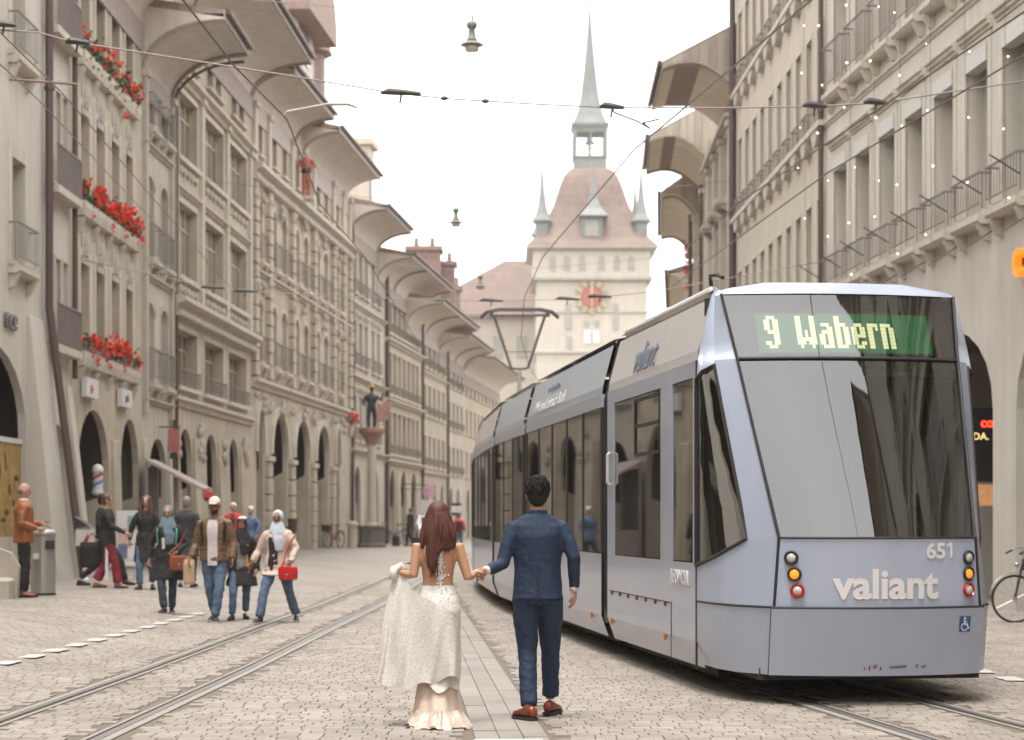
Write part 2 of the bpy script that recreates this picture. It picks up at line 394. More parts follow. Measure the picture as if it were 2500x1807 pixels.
# painted dashes
PAINT = mat('road_paint', (.50, .47, .44), .7, .28, 9, .2)
def dash(cx, cy, ww, ll, ang=0.0):
    m_ = MB(); n = 6
    L_ = [(-ww/2+rr.uniform(-.012, .012), -ll/2+ll*k/n) for k in range(n+1)]; R_ = [(ww/2+rr.uniform(-.012, .012), -ll/2+ll*k/n) for k in range(n+1)]
    for k in range(n):
        for z0, pts in ((0, (L_[k], R_[k], R_[k+1], L_[k+1])),):
            m_.q(*[(px, py, 0) for px, py in pts])
    m_.build('road_marking', PAINT, ground, (cx, cy, gh(cx, cy)+.0215), ang)
for k in range(13):
    y = 19.1+k*.98; dash(-5.06+.022*(y-20), y, .2, .52)
for y in (17.6, 18.6, 19.55, 20.5): dash(4.62-.06*(y-18.6), y, .2, .5)
dash(-.02, 13.24, .46, .5)

# ---------------------------------------------------------------- buildings
WCACHE = {}
def wall_mesh(W, z0, H, ops, th):
    m = MB()
    xs = sorted({0.0, W}|{o[0] for o in ops}|{o[1] for o in ops}); zs = sorted({z0, H}|{o[2] for o in ops}|{o[3] for o in ops})
    xs = [a for k, a in enumerate(xs) if k == 0 or a-xs[k-1] > 1e-5]; zs = [a for k, a in enumerate(zs) if k == 0 or a-zs[k-1] > 1e-5]
    for j in range(len(zs)-1):
        run = None
        for i in range(len(xs)-1):
            cx, cz = (xs[i]+xs[i+1])/2, (zs[j]+zs[j+1])/2
            hole = any(o[0] < cx < o[1] and o[2] < cz < o[3] for o in ops)
            if not hole and run is None: run = xs[i]
            if (hole or i == len(xs)-2) and run is not None:
                e = xs[i] if hole else xs[i+1]
                m.q((run, 0, zs[j]), (e, 0, zs[j]), (e, 0, zs[j+1]), (run, 0, zs[j+1])); run = None
    for o in ops:
        a, b, c, d = o[:4]; rise = o[4] if len(o) > 4 else 0
        dd = o[5] if len(o) > 5 else th
        sz = d-rise
        m.q((a, 0, c), (a, 0, sz), (a, dd, sz), (a, dd, c)); m.q((b, 0, sz), (b, 0, c), (b, dd, c), (b, dd, sz))
        if c > .3: m.q((a, 0, c), (a, dd, c), (b, dd, c), (b, 0, c))
        if not rise: m.q((a, 0, d), (b, 0, d), (b, dd, d), (a, dd, d))
        else:
            n = 12; hw, cx = (b-a)/2, (a+b)/2
            cv = [(cx-hw*math.cos(PI*k/n), sz+rise*math.sin(PI*k/n)**.9) for k in range(n+1)]
            for k in range(n):
                m.q((cv[k][0], 0, cv[k][1]), (cv[k+1][0], 0, cv[k+1][1]), (cv[k+1][0], dd, cv[k+1][1]), (cv[k][0], dd, cv[k][1]))
                cor = (a, 0, d) if k < n//2 else (b, 0, d)
                m.q((cv[k][0], 0, cv[k][1]), (cv[k+1][0], 0, cv[k+1][1]), cor)
            m.q((a, 0, d), (cv[n//2][0], 0, cv[n//2][1]), (b, 0, d))
    return m
def win_meshes(w, h, nx, nz, fm, pm_, fw=.055):
    key = (round(w, 2), round(h, 2), nx, nz, fm.name, pm_.name)
    if key in WCACHE: return WCACHE[key]
    f = MB(); f.box(-w/2, -w/2+fw, 0, .07, 0, h); f.box(w/2-fw, w/2, 0, .07, 0, h); f.box(-w/2+fw, w/2-fw, 0, .07, 0, fw); f.box(-w/2+fw, w/2-fw, 0, .07, h-fw, h)
    cw = (w-2*fw)/nx; tops = [h-fw] if nz == 1 else [fw+(h-2*fw)*(.72 if nz == 2 else (k+1)/nz) for k in range(nz-1)]+[h-fw]
    bars = .025; panes = []
    for k in range(1, nx): f.box(-w/2+fw+cw*k-bars, -w/2+fw+cw*k+bars, .005, .065, fw, h-fw)
    for z in tops[:-1]: f.box(-w/2+fw, w/2-fw, .01, .06, z-bars, z+bars)
    lo = fw
    for z in tops:
        for k in range(nx):
            p = MB(); p.box(-w/2+fw+cw*k+bars*.6, -w/2+fw+cw*(k+1)-bars*.6, .035, .05, lo+bars*.6, z-bars*.6); panes.append(p.mesh('pane', pm_))
        lo = z
    WCACHE[key] = (f.mesh('window', fm), panes)
    return WCACHE[key]
def cmesh(key, fn):
    if key not in WCACHE: WCACHE[key] = fn()
    return WCACHE[key]
class Bld:
    def __init__(s, side, name, label, p0, p1, H, wall=STONE, trim=TRIM, th=.45, depth=9, cat='building', group=None):
        s.side = side; a, b = Vector(p0), Vector(p1); d = b-a; s.W = d.length; ang = math.atan2(d.x, d.y)
        s.th = th; s.H = H; s.wall = wall; s.trim = trim; s.depth = depth; s.ops = []; s.z0 = -.15
        if side == 'L': s.root = thing(name, label, cat, (a.x, a.y, 0), PI/2-ang, group)
        else: s.root = thing(name, label, cat, (b.x, b.y, 0), -PI/2-ang, group)
        s.ac = None
    def X(s, a): return a if s.side == 'L' else s.W-a
    def xr(s, a0, a1):
        x0, x1 = s.X(a0), s.X(a1); return (min(x0, x1), max(x0, x1))
    def at(s, u):                              # distance along the facade of a photo column (left or right facade)
        k = (u-1250)/F; o = s.root
        n, f = (Vector(o.location), o.matrix_basis @ Vector((s.W, 0, 0)))
        d = f-n; t = (k*n.y-n.x)/(d.x-k*d.y)
        return t*s.W if s.side == 'L' else s.W-t*s.W
    def row(s, z0, z1, xs, nx=2, nz=2, rise=0, rec=.22, fm=WOODF, pane=PANE, sill=.08, sur=.12, hood=0, rail=0, slab=0, blind=False, corbel=False, railm=RAILM, solid=False):
        R = s.root
        for a0, a1 in xs:
            x0, x1 = s.xr(a0, a1); w, h = x1-x0, z1-z0; cx = (x0+x1)/2
            s.ops.append((x0, x1, z0, z1, rise, rec+.06))
            fr, ps = win_meshes(w, h, nx, nz, fm, pane)
            o = put('window', fr, R, (cx, rec-.015, z0))
            for p in ps: put('pane', p, o)
            if sur:
                def mk():
                    m = MB(); t = .022
                    m.box(-w/2-sur, -w/2, -t, .02, 0, h+(0 if rise else sur)); m.box(w/2, w/2+sur, -t, .02, 0, h+(0 if rise else sur))
                    if not rise: m.box(-w/2, w/2, -t-.004, .02, h, h+sur-.006)
                    else:
                        n = 10; hw = w/2
                        for k in range(n):
                            t0, t1 = PI*k/n, PI*(k+1)/n; sz = h-rise
                            i0, i1 = [(-hw*math.cos(t_), sz+rise*math.sin(t_)**.9) for t_ in (t0, t1)]
                            o0, o1 = [(-(hw+sur)*math.cos(t_), sz+(rise+sur)*math.sin(t_)**.9) for t_ in (t0, t1)]
                            m.hexa([(i0[0], -t, i0[1]), (i1[0], -t, i1[1]), (i1[0], .02, i1[1]), (i0[0], .02, i0[1]), (o0[0], -t, o0[1]), (o1[0], -t, o1[1]), (o1[0], .02, o1[1]), (o0[0], .02, o0[1])])
                    return m.mesh('window_surround', s.trim)
                put('window_surround', cmesh(('sur', round(w, 2), round(h, 2), sur, rise, s.trim.name), mk), R, (cx, 0, z0))
            if sill:
                put('sill', cmesh(('sill', round(w, 2), sill, sur, s.trim.name), lambda: MB().box(-w/2-sur-.04, w/2+sur+.04, -.14, .12, -sill, -.002).mesh('sill', s.trim)), R, (cx, 0, z0))
            if hood:
                def mkh():
                    m = MB(); e = w/2+sur
                    m.prism([(.01, 0), (-.05, 0), (-.05, .06), (-.10, .07), (-.10, .13), (-.15, .15), (-.15, .2), (.01, .26)], -e-.06, e+.06)
                    return m.mesh('hood', s.trim)
                put('hood', cmesh(('hood', round(w, 2), sur, s.trim.name), mkh), R, (cx, 0, z1+sur+.01))
                if hood == 2: put('relief_panel', cmesh(('relief', round(w, 2), s.trim.name), lambda: relief(w)), R, (cx, 0, z1+sur+.28))
            if blind:
                put('blind_box', cmesh(('blind', round(w, 2)), lambda: MB().box(-w/2+.01, w/2-.01, -.05, .19, -.30, -.01).mesh('blind_box', WHITEF)), R, (cx, 0, z1))
            if slab:
                def mks():
                    m = MB(); e = w/2+sur+.02
                    m.prism([(.01, -.16), (-slab+.06, -.16), (-slab, -.10), (-slab, 0), (.01, 0)], -e, e)
                    return m.mesh('balcony_slab', s.trim)
                sl = put('balcony_slab', cmesh(('slab', round(w, 2), sur, slab, s.trim.name), mks), R, (cx, 0, z0-sill-.004))
                def mkb():
                    m = MB(); m.prism([(.01, -.45), (-.1, -.42), (-slab*.85, -.19), (-slab*.85, -.162), (.01, -.162)], 0, .14)
                    return m.mesh('bracket', s.trim)
                for sx in (-w/2-sur+.05, w/2+sur-.19): put('bracket', cmesh(('brk', slab, s.trim.name), mkb), sl, (sx, 0, 0))
            if corbel:
                def mkc():
                    m = MB(); n = 8; rad = w*.52
                    prof = [(-rad*math.cos(PI*k/n), -.10-.42*math.sin(PI*k/n)) for k in range(n+1)]
                    m.xprism(prof[::-1], -.17, .02); return m.mesh('corbel', TRIMG)
                put('corbel', cmesh(('corb', round(w, 2)), mkc), R, (cx, 0, z0-sill))
            if rail:
                d = max(slab-.04, .13)
                def mkr():
                    m = MB(); e = w/2+sur if slab else w/2
                    n = max(3, int(2*e/.135))
                    m.box(-e, e, -d-.03, -d, rail-.035, rail); m.box(-e, e, -d-.025, -d-.005, .06, .085)
                    for k in range(n+1):
                        x = -e+.012+(2*e-.024)*k/n; m.box(x-.0065, x+.0065, -d-.020, -d-.010, .085, rail-.035)
                    for x in (-e, e-.03):
                        m.box(x, x+.03, -d, -.0, rail-.035, rail)
                        k = d-.05
                        while k > .04: m.box(x+.008, x+.022, -k-.008, -k+.008, 0, rail-.035); k -= .16
                    if solid:
                        m.box(-e+.02, e-.02, -d-.004, -d+.004, .1, rail-.06)
                    return m.mesh('railing', railm)
                put('railing', cmesh(('rail', round(w, 2), sur, slab, rail, railm.name, solid), mkr), R, (cx, 0, z0-.004))
    def arches(s, xs, zspring, rise, zc, adepth=2.6, shop=None, dark=False, base=0.0, backm=None):
        for a0, a1 in xs: x0, x1 = s.xr(a0, a1); s.ops.append((x0, x1, s.z0, zspring+rise, rise, 0.16))
        s.ac = (zc, adepth); R = s.root
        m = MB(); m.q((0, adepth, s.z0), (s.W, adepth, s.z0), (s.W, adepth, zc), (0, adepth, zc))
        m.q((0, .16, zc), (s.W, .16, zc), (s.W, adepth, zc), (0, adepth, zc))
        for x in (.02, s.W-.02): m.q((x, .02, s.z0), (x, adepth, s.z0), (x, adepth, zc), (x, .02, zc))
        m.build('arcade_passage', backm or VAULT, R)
        # inner face of the piers
        r = random.Random(int(s.W*100))
        for k, (a0, a1) in enumerate(xs):
            x0, x1 = s.xr(a0, a1); cx = (x0+x1)/2; sw = min(2.6, (x1-x0)*.95); hh = min(2.9, zc-.4)
            xj = x1 if s.side == 'L' else x0; d_ = .4 if s.side == 'L' else -.4; zs_ = zspring*.84
            MB().hexa([(min(xj, xj+d_), .16, s.z0), (max(xj, xj+d_), .16, s.z0), (max(xj, xj+d_), adepth-.3, s.z0), (min(xj, xj+d_), adepth-.3, s.z0), (min(xj, xj+d_), .16, zs_), (max(xj, xj+d_), .16, zs_), (max(xj, xj+d_), adepth-.3, zs_*.62), (min(xj, xj+d_), adepth-.3, zs_*.62)]).build('cross_pier', s.wall, R)
            fr = MB(); fr.box(cx-sw/2, cx+sw/2, adepth-.10, adepth-.02, .3, hh)
            f = fr.build('shop_front', FASC if r.random() < .5 else WHITEF, R)
            g2 = MB(); g2.box(cx-sw/2+.08, cx+sw/2-.08, adepth-.13, adepth-.11, .75, hh-.5); g2.build('shop_window', PANED, f)
            sg = MB(); sg.box(cx-sw/2+.05, cx+sw/2-.05, adepth-.2, adepth-.11, hh-.42, hh-.06)
            sg.build('fascia_sign', (shop[k % len(shop)] if shop else TRIM), f)
    def buttress(s, xs, z1, d0, d1=.05, m=None):
        for a0, a1 in xs:
            x0, x1 = s.xr(a0, a1)
            MB().prism([(.02, s.z0), (-d0, s.z0), (-d0*.78, .8), (-d1, z1), (.02, z1+.05)], x0, x1).build('buttress', m or s.wall, s.root)
    def cornice(s, z, h=.22, p=.22, a0=None, a1=None, m=None, name='cornice', dent=False):
        x0, x1 = s.xr(a0 or 0, a1 or s.W)
        o = MB().prism([(.01, z), (-p*.35, z), (-p*.4, z+h*.4), (-p, z+h*.6), (-p, z+h*.9), (.01, z+h)], x0+.001, x1-.001).build(name, m or s.trim, s.root)
        if dent:
            d = MB(); n = int((x1-x0)/.32)
            for k in range(n):
                x = x0+.1+k*.32; d.box(x, x+.15, -p*.72, -.0, z-.14, z-.002)
            kind(d.build('dentil_row', m or s.trim, o), 'stuff')
    def pilaster(s, xs, w, z0, z1, p=.16, m=None, blocks=0):
        for a in xs:
            x0, x1 = s.xr(a-w/2, a+w/2)
            if blocks:
                n = int((z1-z0)/blocks); bh = (z1-z0)/n
                for k in range(n):
                    e = .0 if k % 2 else .06
                    put('stone_block', cmesh(('blk', round(w, 2), round(bh, 3), e, p), lambda: blockmesh(w, bh, e, p, m or s.wall)), s.root, ((x0+x1)/2, 0, z0+k*bh))
            else: MB().box(x0, x1, -p, .02, z0, z1).build('pilaster', m or s.trim, s.root)
            c = MB(); c.box(x0-.06, x1+.06, -p-.07, .02, z1, z1+.18); c.build('capital', s.trim, s.root)
    def eave(s, z, over, drop, a0=0, a1=None, soff=SOFF, fasc=FASC, boards=False, ribs=(), frieze=True, fh=.22, endm=None, gutter=True, side_face=False):
        a1 = s.W if a1 is None else a1; x0, x1 = s.xr(a0, a1); n = 10; R = s.root
        arc = [(-over*(1-math.cos(PI/2*k/n)), z-drop+drop*math.sin(PI/2*k/n)) for k in range(n+1)]
        top = [(-over, z+.02), (.3, z+.12+over*.12), (.3, z-drop)]
        if boards:
            nb = int((x1-x0)/.32); bw = (x1-x0)/nb
            def mkb():
                m = MB(); m.prism(arc+[(-over, z+.05)]+[(y-.0+.05, zz+.05) for y, zz in arc[::-1]], .008, bw-.008); return m.mesh('board', soff)
            arc = [(-over*k/n, lerp(z-drop*.35, z, k/n)+.42*math.sin(PI*k/n)) for k in range(n+1)]; me = mkb()
            for k in range(nb): put('board', me, R, (x0+k*bw, 0, 0))
            MB().prism([(y, zz+.06) for y, zz in arc]+[(-over, z+.12), (.3, z+1.45), (.3, z-drop*.35)], x0+.005, x1-.005).build('eave_core', ENDB, R)
            nn = 8; xe = x1 if s.side == 'R' else x0                # upright boards closing the near end
            for k in range(nn):
                ya, yb = -over*(k+.03)/nn, -over*(k+.97)/nn
                zl = [interp([(-a[0], a[1]) for a in arc], -q) for q in (ya, yb)]; zt = [lerp(z+1.3, z+.14, -q/over) for q in (ya, yb)]
                MB().hexa([(xe-.004, ya, zl[0]+.03), (xe-.004, yb, zl[1]+.03), (xe+.018, yb, zl[1]+.03), (xe+.018, ya, zl[0]+.03), (xe-.004, ya, zt[0]), (xe-.004, yb, zt[1]), (xe+.018, yb, zt[1]), (xe+.018, ya, zt[0])]).build('end_board', ENDB, R)
        else: MB().prism(arc+top, x0+.004, x1-.004).build('soffit', soff, R)
        f = MB(); f.box(x0, x1, -over-.05, -over-.004, z-.06, z+fh); f.build('fascia', fasc, R)
        if gutter:
            gb = MB(); gb.tube([(x0, -over-.13, z+fh-.05), (x1, -over-.13, z+fh-.05)], .075, 8); gb.build('gutter', PIPE, R)
        for a in ribs:
            x = s.X(a); rb = MB(); rb.tube([(x, y-.02, zz-.03) for y, zz in arc], .07, 6); rb.build('rib', FASC, R)
        if frieze and not boards: MB().box(x0, x1, -.06, -.002, z-drop-.75, z-drop+.02).build('frieze', fasc, R)
        up = 1.3 if boards else .4
        rf = MB(); rf.prism([(-over-.05, z+fh-.02), (.3, z+fh+up), (4.4, z+fh+up+2.9), (s.depth, z+fh), (s.depth, z+fh-.1), (-over-.05, z+fh-.1)], x0+.01, x1-.01); rf.build('roof', TILE, R)
    def pipe(s, a, z1, z0=.1, bow=None, r=.06, y=-.12):
        x = s.X(a); m = MB()
        pts = [(x, y, z1)]
        if bow: pts += [(x, y, bow[0]), (x, y-bow[1], z0)]
        else: pts += [(x, y, z0)]
        m.tube(pts, r, 8)
        for z in (z1-1, (z1+z0)/2+1): m.tube([(x, y, z), (x, y, z+.08)], r*1.3, 8)
        m.build('downpipe', PIPE, s.root)
    def finish(s):
        R = s.root; w = wall_mesh(s.W, s.z0, s.H, s.ops, s.th)
        w.build('wall', s.wall, R)
        b = MB(); zc, ad = s.ac if s.ac else (s.z0, s.th+.05); y0 = .32
        d = s.depth
        b.q((0, 0, s.z0), (0, d, s.z0), (0, d, s.H), (0, 0, s.H)); b.q((s.W, d, s.z0), (s.W, 0, s.z0), (s.W, 0, s.H), (s.W, d, s.H))
        b.q((s.W, d, s.z0), (0, d, s.z0), (0, d, s.H), (s.W, d, s.H)); b.q((0, 0, s.H), (s.W, 0, s.H), (s.W, d, s.H), (0, d, s.H))
        b.build('side_wall', s.wall, R)
        return s
def relief(w):
    m = MB(); m.box(-w*.42, w*.42, -.03, .02, 0, .62); r = random.Random(int(w*1000))
    for k in range(9): m.ell((r.uniform(-w*.28, w*.28), -.04, .1+r.random()*.42), .06+r.random()*.06, .06, .07+r.random()*.05, 6, 4)
    return m.mesh('relief_panel', TRIMG)
def blockmesh(w, bh, e, p, m):
    b = MB(); g = .012
    x0, x1, y0, z0, z1 = -w/2-e, w/2+e, -p, g, bh-g; c = .025
    b.hexa([(x0, 0, z0), (x1, 0, z0), (x1, .02, z0), (x0, .02, z0), (x0, 0, z1), (x1, 0, z1), (x1, .02, z1), (x0, .02, z1)])
    b.hexa([(x0+c, y0, z0+c), (x1-c, y0, z0+c), (x1, 0, z0), (x0, 0, z0), (x0+c, y0, z1-c), (x1-c, y0, z1-c), (x1, 0, z1), (x0, 0, z1)])
    return b.mesh('stone_block', m)
def ev(a, n, w, pitch): return [(a+k*pitch, a+k*pitch+w) for k in range(n)]
# ================================================================ LEFT ROW
def rotx(loc, rz=0): return Matrix.Translation(loc) @ Matrix.Rotation(rz, 4, 'Z') @ Matrix.Rotation(PI/2, 4, 'X')
TEAL = mat('teal_sign', (.02, .16, .20), .4, .1, 3)
SIGNW = mat('white_sign', (.62, .60, .58), .5, .06, 3)
SIGNR = mat('red_sign', (.50, .06, .05), .5, .1, 3)
LETR = mat('metal_letters', (.16, .14, .13), .4, .1, 5, metal=.4)
NCE = None
# L1: smooth corner building with the big arch
b = Bld('L', 'corner_house', 'smooth pale corner house with one huge arcade arch at the left edge', (-9.82, 8), (-9.8, 42.0), 19, PLAST, TRIM)
for z0, z1 in ((6.55, 8.6), (10.65, 12.9), (14.6, 16.6)):
    b.row(z0, z1, [(a, a+1.05) for a in (2.6, 6.6, 10.6, 14.6, 18.6, 22.6, 26.5, 31.3)], nx=2, nz=2, rise=0, rec=.28, sur=.28, sill=.1, slab=.24, rail=.75, railm=RAILM, pane=PANE, solid=False)
b.arches([(3, 8.4), (10.4, 15.8), (17.8, 23.2), (26.9, 32.5)], 3.1, 1.75, 5.2, shop=[SIGNW])
b.buttress([(32.55, 33.95), (23.3, 25.0), (24.9, 26.8), (8.5, 10.3), (15.9, 17.7)], 5.6, .72)
b.pipe(33.9, 18.8, .1, bow=(5.9, .74), r=.085, y=-.14)
b.finish()
text('lettering', 'nce', .62, LETR, b.root, rotx((30.65, -.05, 5.2)), .03, .012)
# L1b: slim house behind the downpipe
b = Bld('L', 'narrow_house', 'slim pale house squeezed between brown downpipe and flower box house', (-9.8, 42.0), (-9.8, 44.5), 18.5, PLAST, TRIM)
for z0, z1 in ((5.3, 7.1), (8.65, 10.7), (12.0, 14.2)):
    b.row(z0, z1, [(.3, .8), (1.05, 1.5), (1.75, 2.2)], nx=1, nz=2, rec=.2, sur=.07, sill=.06)
    MB().box(.1, 2.4, -.3, .02, z0-.28, z0-.12).build('balcony_slab', TRIM, b.root)
    rl = MB(); rl.box(.1, 2.4, -.3, -.26, z0+.72, z0+.76)
    for k in range(20): rl.box(.1+k*.12, .125+k*.12, -.29, -.27, z0-.12, z0+.72)
    rl.build('railing', RAILM, b.root)
b.arches([(.45, 2.0)], 2.6, .95, 4.2, shop=[TEAL])
b.buttress([(2.02, 2.5)], 4.4, .6)
b.pipe(2.45, 18.2, 4.6, r=.06)
b.finish()
# L2: the geranium house
b = Bld('L', 'flower_box_house', 'sandstone house with three floors of red geranium boxes and two oval arches', (-9.8, 44.5), (-9.75, 52.9), 15.2, STONE, TRIM)
wx = [(1.0, 1.95), (2.65, 3.65), (4.4, 5.4), (6.15, 7.1)]
L2 = b
for z0, z1 in ((5.35, 7.5), (8.75, 10.9), (12.15, 14.3)):
    b.row(z0, z1, wx, nx=1, nz=2, rec=.26, sur=.16, sill=0)
    MB().prism([(.01, z0-.42), (-.14, z0-.38), (-.18, z0-.2), (-.18, z0-.06), (.01, z0-.03)], .72, 7.35).build('window_ledge', TRIM, b.root)
    for k in range(5): put('ledge_bracket', cmesh('lbr', lambda: MB().prism([(.01, -.80), (-.11, -.5), (-.13, -.425), (.01, -.425)], 0, .3).mesh('ledge_bracket', TRIMG)), b.root, (.75+k*1.55, 0, z0))
    if z0 > 6:
        for a0, a1 in wx:
            m_ = put('relief_panel', cmesh(('rel', 1), lambda: relief(1.0)), b.root, ((a0+a1)/2, 0, z0-1.42)); m_.scale = (.85, 1.0, 1.15)
b.arches([(.75, 4.2), (5.55, 7.95)], 2.45, 1.6, 4.5, shop=[SIGNW, SIGNW])
b.buttress([(.02, .62), (4.45, 5.3)], 3.4, .16)
for x in (1.0, 5.0): MB().box(x, x+1.25, -.16, -.03, 4.28, 4.72).build('shop_sign', SIGNW, b.root)
text('lettering', 'e-', .42, SIGNR, b.root, rotx((1.35, -.165, 4.38)), .01, .01)
text('lettering', 'pub', .3, LETR, b.root, rotx((5.35, -.165, 4.42)), .01, .0)
b.finish()
b.eave(15.5, 1.2, 1.0)
# L3: two-bay grey house with balconies
b = Bld('L', 'balcony_house', 'slim grey house with stacked iron balconies beside the flower box house', (-9.75, 52.9), (-9.67, 57.0), 15.4, STONE2, TRIMG)
for z0, z1 in ((5.2, 7.3), (8.5, 10.7), (12.0, 13.3)):
    b.row(z0, z1, [(.5, 1.5), (2.5, 3.5)], nx=2, nz=2, rise=.35, rec=.26, sur=.14, sill=.08, rail=.85, slab=.24, railm=RAILM)
    b.cornice(z0-.62, .16, .14)
b.arches([(.9, 3.4)], 2.5, 1.2, 4.0, shop=[SIGNR])
b.buttress([(.02, .75), (3.5, 4.1)], 3.6, .16)
b.pilaster([.2, 3.9], .3, 4.3, 13.2, .12)
b.finish()
b.eave(14.7, 2.15, 1.3, ribs=(.05, 4.05), soff=SOFF)
b.pipe(4.0, 13.2, 1.0, r=.045, y=-.1)
rb = MB(); rb.tube([(4.0, -.1-2.0*(1-math.cos(PI/2*k/8)), 13.2+1.25*math.sin(PI/2*k/8)) for k in range(9)], .045, 8); rb.build('gutter_bend', PIPE, b.root)
# L4 (three wide bays)
b = Bld('L', 'bay_house', 'sandstone house with three wide mullioned bays and heavy cornice', (-9.67, 57.0), (-9.14, 70.3), 17.3, STONE, TRIM)
wx = [(.75, 3.65), (4.75, 7.95), (8.85, 12.3)]
b.row(5.35, 7.0, wx, nx=4, nz=2, rec=.3, sur=.16, sill=.12, rail=.5)
b.row(8.55, 10.7, wx, nx=4, nz=2, rec=.22, sur=.16, sill=.14, hood=0)
b.row(12.0, 13.9, wx, nx=4, nz=2, rec=.22, sur=.16, sill=.14, hood=0)
for z in (10.95,):
    for a0, a1 in wx: b.cornice(z, .16, .16, a0-.3, a1+.3)
for z in (8.05, 11.5):
    d = MB()
    for a0, a1 in wx:
        for k in range(5): d.ell((a0+.3+k*(a1-a0-.6)/4, -.05, z+.12), .16, .08, .14, 6, 4)
    kind(d.build('garland_relief', TRIMG, b.root), 'stuff')
b.cornice(7.45, .45, .42, dent=True); b.cornice(4.75, .3, .2); b.cornice(14.15, .3, .28)
b.row(14.9, 16.0, [(1.2, 2.2), (2.6, 3.6), (5.2, 6.2), (6.6, 7.6), (9.4, 10.4), (10.8, 11.8)], nx=1, nz=1, rec=.25, sur=.1, sill=.08)
b.arches([(.95, 2.95), (4.9, 6.95), (8.9, 10.9)], 2.9, 1.25, 4.45, shop=[TEAL, TEAL, TEAL])
b.buttress([(.02, .85), (3.05, 4.8), (7.05, 8.8), (11.0, 12.4)], 3.9, .2)
c2 = MB()
for a in (.4, 3.9, 7.9, 11.7):
    for k in range(7): c2.ell((a+random.uniform(-.3, .3), -.1, 3.6+random.uniform(-.3, .7)), .13, .12, .16, 6, 4)
kind(c2.build('carved_relief', TRIMG, b.root), 'stuff')
b.pilaster([.3, 4.2, 8.4, 12.8], .36, 7.95, 14.1, .12)
b.finish()
b.eave(17.45, 2.1, 1.2, ribs=(.1, 13.2))
b.pipe(.18, 14.0, .3, r=.045, y=-.12)
rb = MB(); rb.tube([(.18, -.12-2.0*(1-math.cos(PI/2*k/10)), 14.0+3.3*math.sin(PI/2*k/10)) for k in range(11)], .045, 8); rb.build('gutter_bend', PIPE, b.root)
# L5 palace with five arches and banded pilasters
b = Bld('L', 'arcaded_palace', 'long ornate palace with five tall round arches and banded pilasters', (-9.14, 70.3), (-7.48, 92.6), 17.0, STONE3, TRIM)
ax = [(.9, 2.1), (3.7, 6.7), (8.3, 11.5), (13.2, 16.3), (18.2, 19.3)]
wx = []
for a0, a1 in ax:
    c = (a0+a1)/2
    wx += [(c-.42, c+.42)] if a1-a0 < 2 else [(c-1.45, c-.55), (c+.55, c+1.45)]
b.row(7.1, 9.35, wx, nx=2, nz=2, rise=.45, rec=.35, sur=.14, sill=.08, rail=.9, slab=.26, railm=RAILM)
b.row(10.75, 12.9, wx, nx=2, nz=2, rise=.45, rec=.35, sur=.14, sill=.08, rail=.9, slab=.26, railm=RAILM)
b.row(14.5, 16.2, wx, nx=1, nz=2, rise=0, rec=.3, sur=.14, sill=.08)
b.cornice(13.55, .5, .42, dent=True); b.cornice(6.15, .35, .25); b.cornice(10.15, .2, .2)
pil = [.35, 2.9, 7.5, 12.35, 17.25, 20.0, 21.9]
b.pilaster(pil, .62, 6.55, 13.45, .18, blocks=.46, m=STONE3)
b.pilaster(pil, .5, 14.15, 16.0, .14)
b.pilaster(pil[1:5], .9, 0.0, 3.6, .14, blocks=.6, m=STONE3)
sc_ = MB()
for a in pil+[(p+q)/2 for p, q in ax]:
    for k in range(9): sc_.ell((a+random.uniform(-.3, .3), -.16, random.choice((5.6, 9.75, 13.1))+random.uniform(-.25, .3)), .12, .12, .15, 6, 4)
kind(sc_.build('carved_ornament', TRIMG, b.root), 'stuff')
b.arches(ax, 3.9, 1.5, 5.75, adepth=3.0, shop=[SIGNR, TRIM, SIGNW])
for a0, a1 in ax:
    hdm = MB(); n = 12; hw, cx = (a1-a0)/2, (a0+a1)/2
    for k in range(n):
        t0, t1 = PI*k/n, PI*(k+1)/n; P_ = []
        for t_, e in ((t0, .03), (t1, .03), (t1, .32), (t0, .32)): P_.append((cx-(hw+e)*math.cos(t_), 3.9+(1.5+e)*math.sin(t_)**.9))
        hdm.hexa([(P_[0][0], -.1, P_[0][1]), (P_[1][0], -.1, P_[1][1]), (P_[1][0], .02, P_[1][1]), (P_[0][0], .02, P_[0][1]), (P_[3][0], -.1, P_[3][1]), (P_[2][0], -.1, P_[2][1]), (P_[2][0], .02, P_[2][1]), (P_[3][0], .02, P_[3][1])])
    hdm.build('arch_moulding', TRIM, b.root)
b.finish()
b.eave(17.2, 1.5, .9, 0, 8.6, ribs=(.1, 8.5), fasc=PINKF)
b.eave(17.0, 1.5, .9, 10.0, 21.6, ribs=(10.1,), fasc=PINKF)
# raised gable house on its roof (rounded mansard dormer)
dm = MB(); n = 10
arc = [(-1.5-.35*math.sin(PI*k/n), 0) for k in range(2)]
prof = [(2.6*math.cos(PI*k/12)+5.2, 20.2+1.9*math.sin(PI*k/12)) for k in range(13)]
dm.xprism([(2.6, 17.6)]+[(x, z) for x, z in prof[::-1]]+[(7.8, 17.6)], -.9, 4.0)
D = dm.build('dormer', TILE, b.root)
wd = MB(); wd.box(3.2, 7.2, -.93, -.88, 17.7, 20.9); wd.build('dormer_front', SOFF, D)
MB().box(4.2, 5.0, -.98, -.9, 18.6, 20.2).build('window', PANE, D); MB().box(5.4, 6.2, -.98, -.9, 18.6, 20.2).build('window', PANE, D)
rf = MB(); rf.xprism([(2.2, 19.9)]+[((x-5.2)*1.17+5.2, (z-20.2)*1.17+20.2) for x, z in prof[::-1]]+[(8.2, 19.9)], -1.7, 4.0); rf.build('dormer_roof', TILE, D)
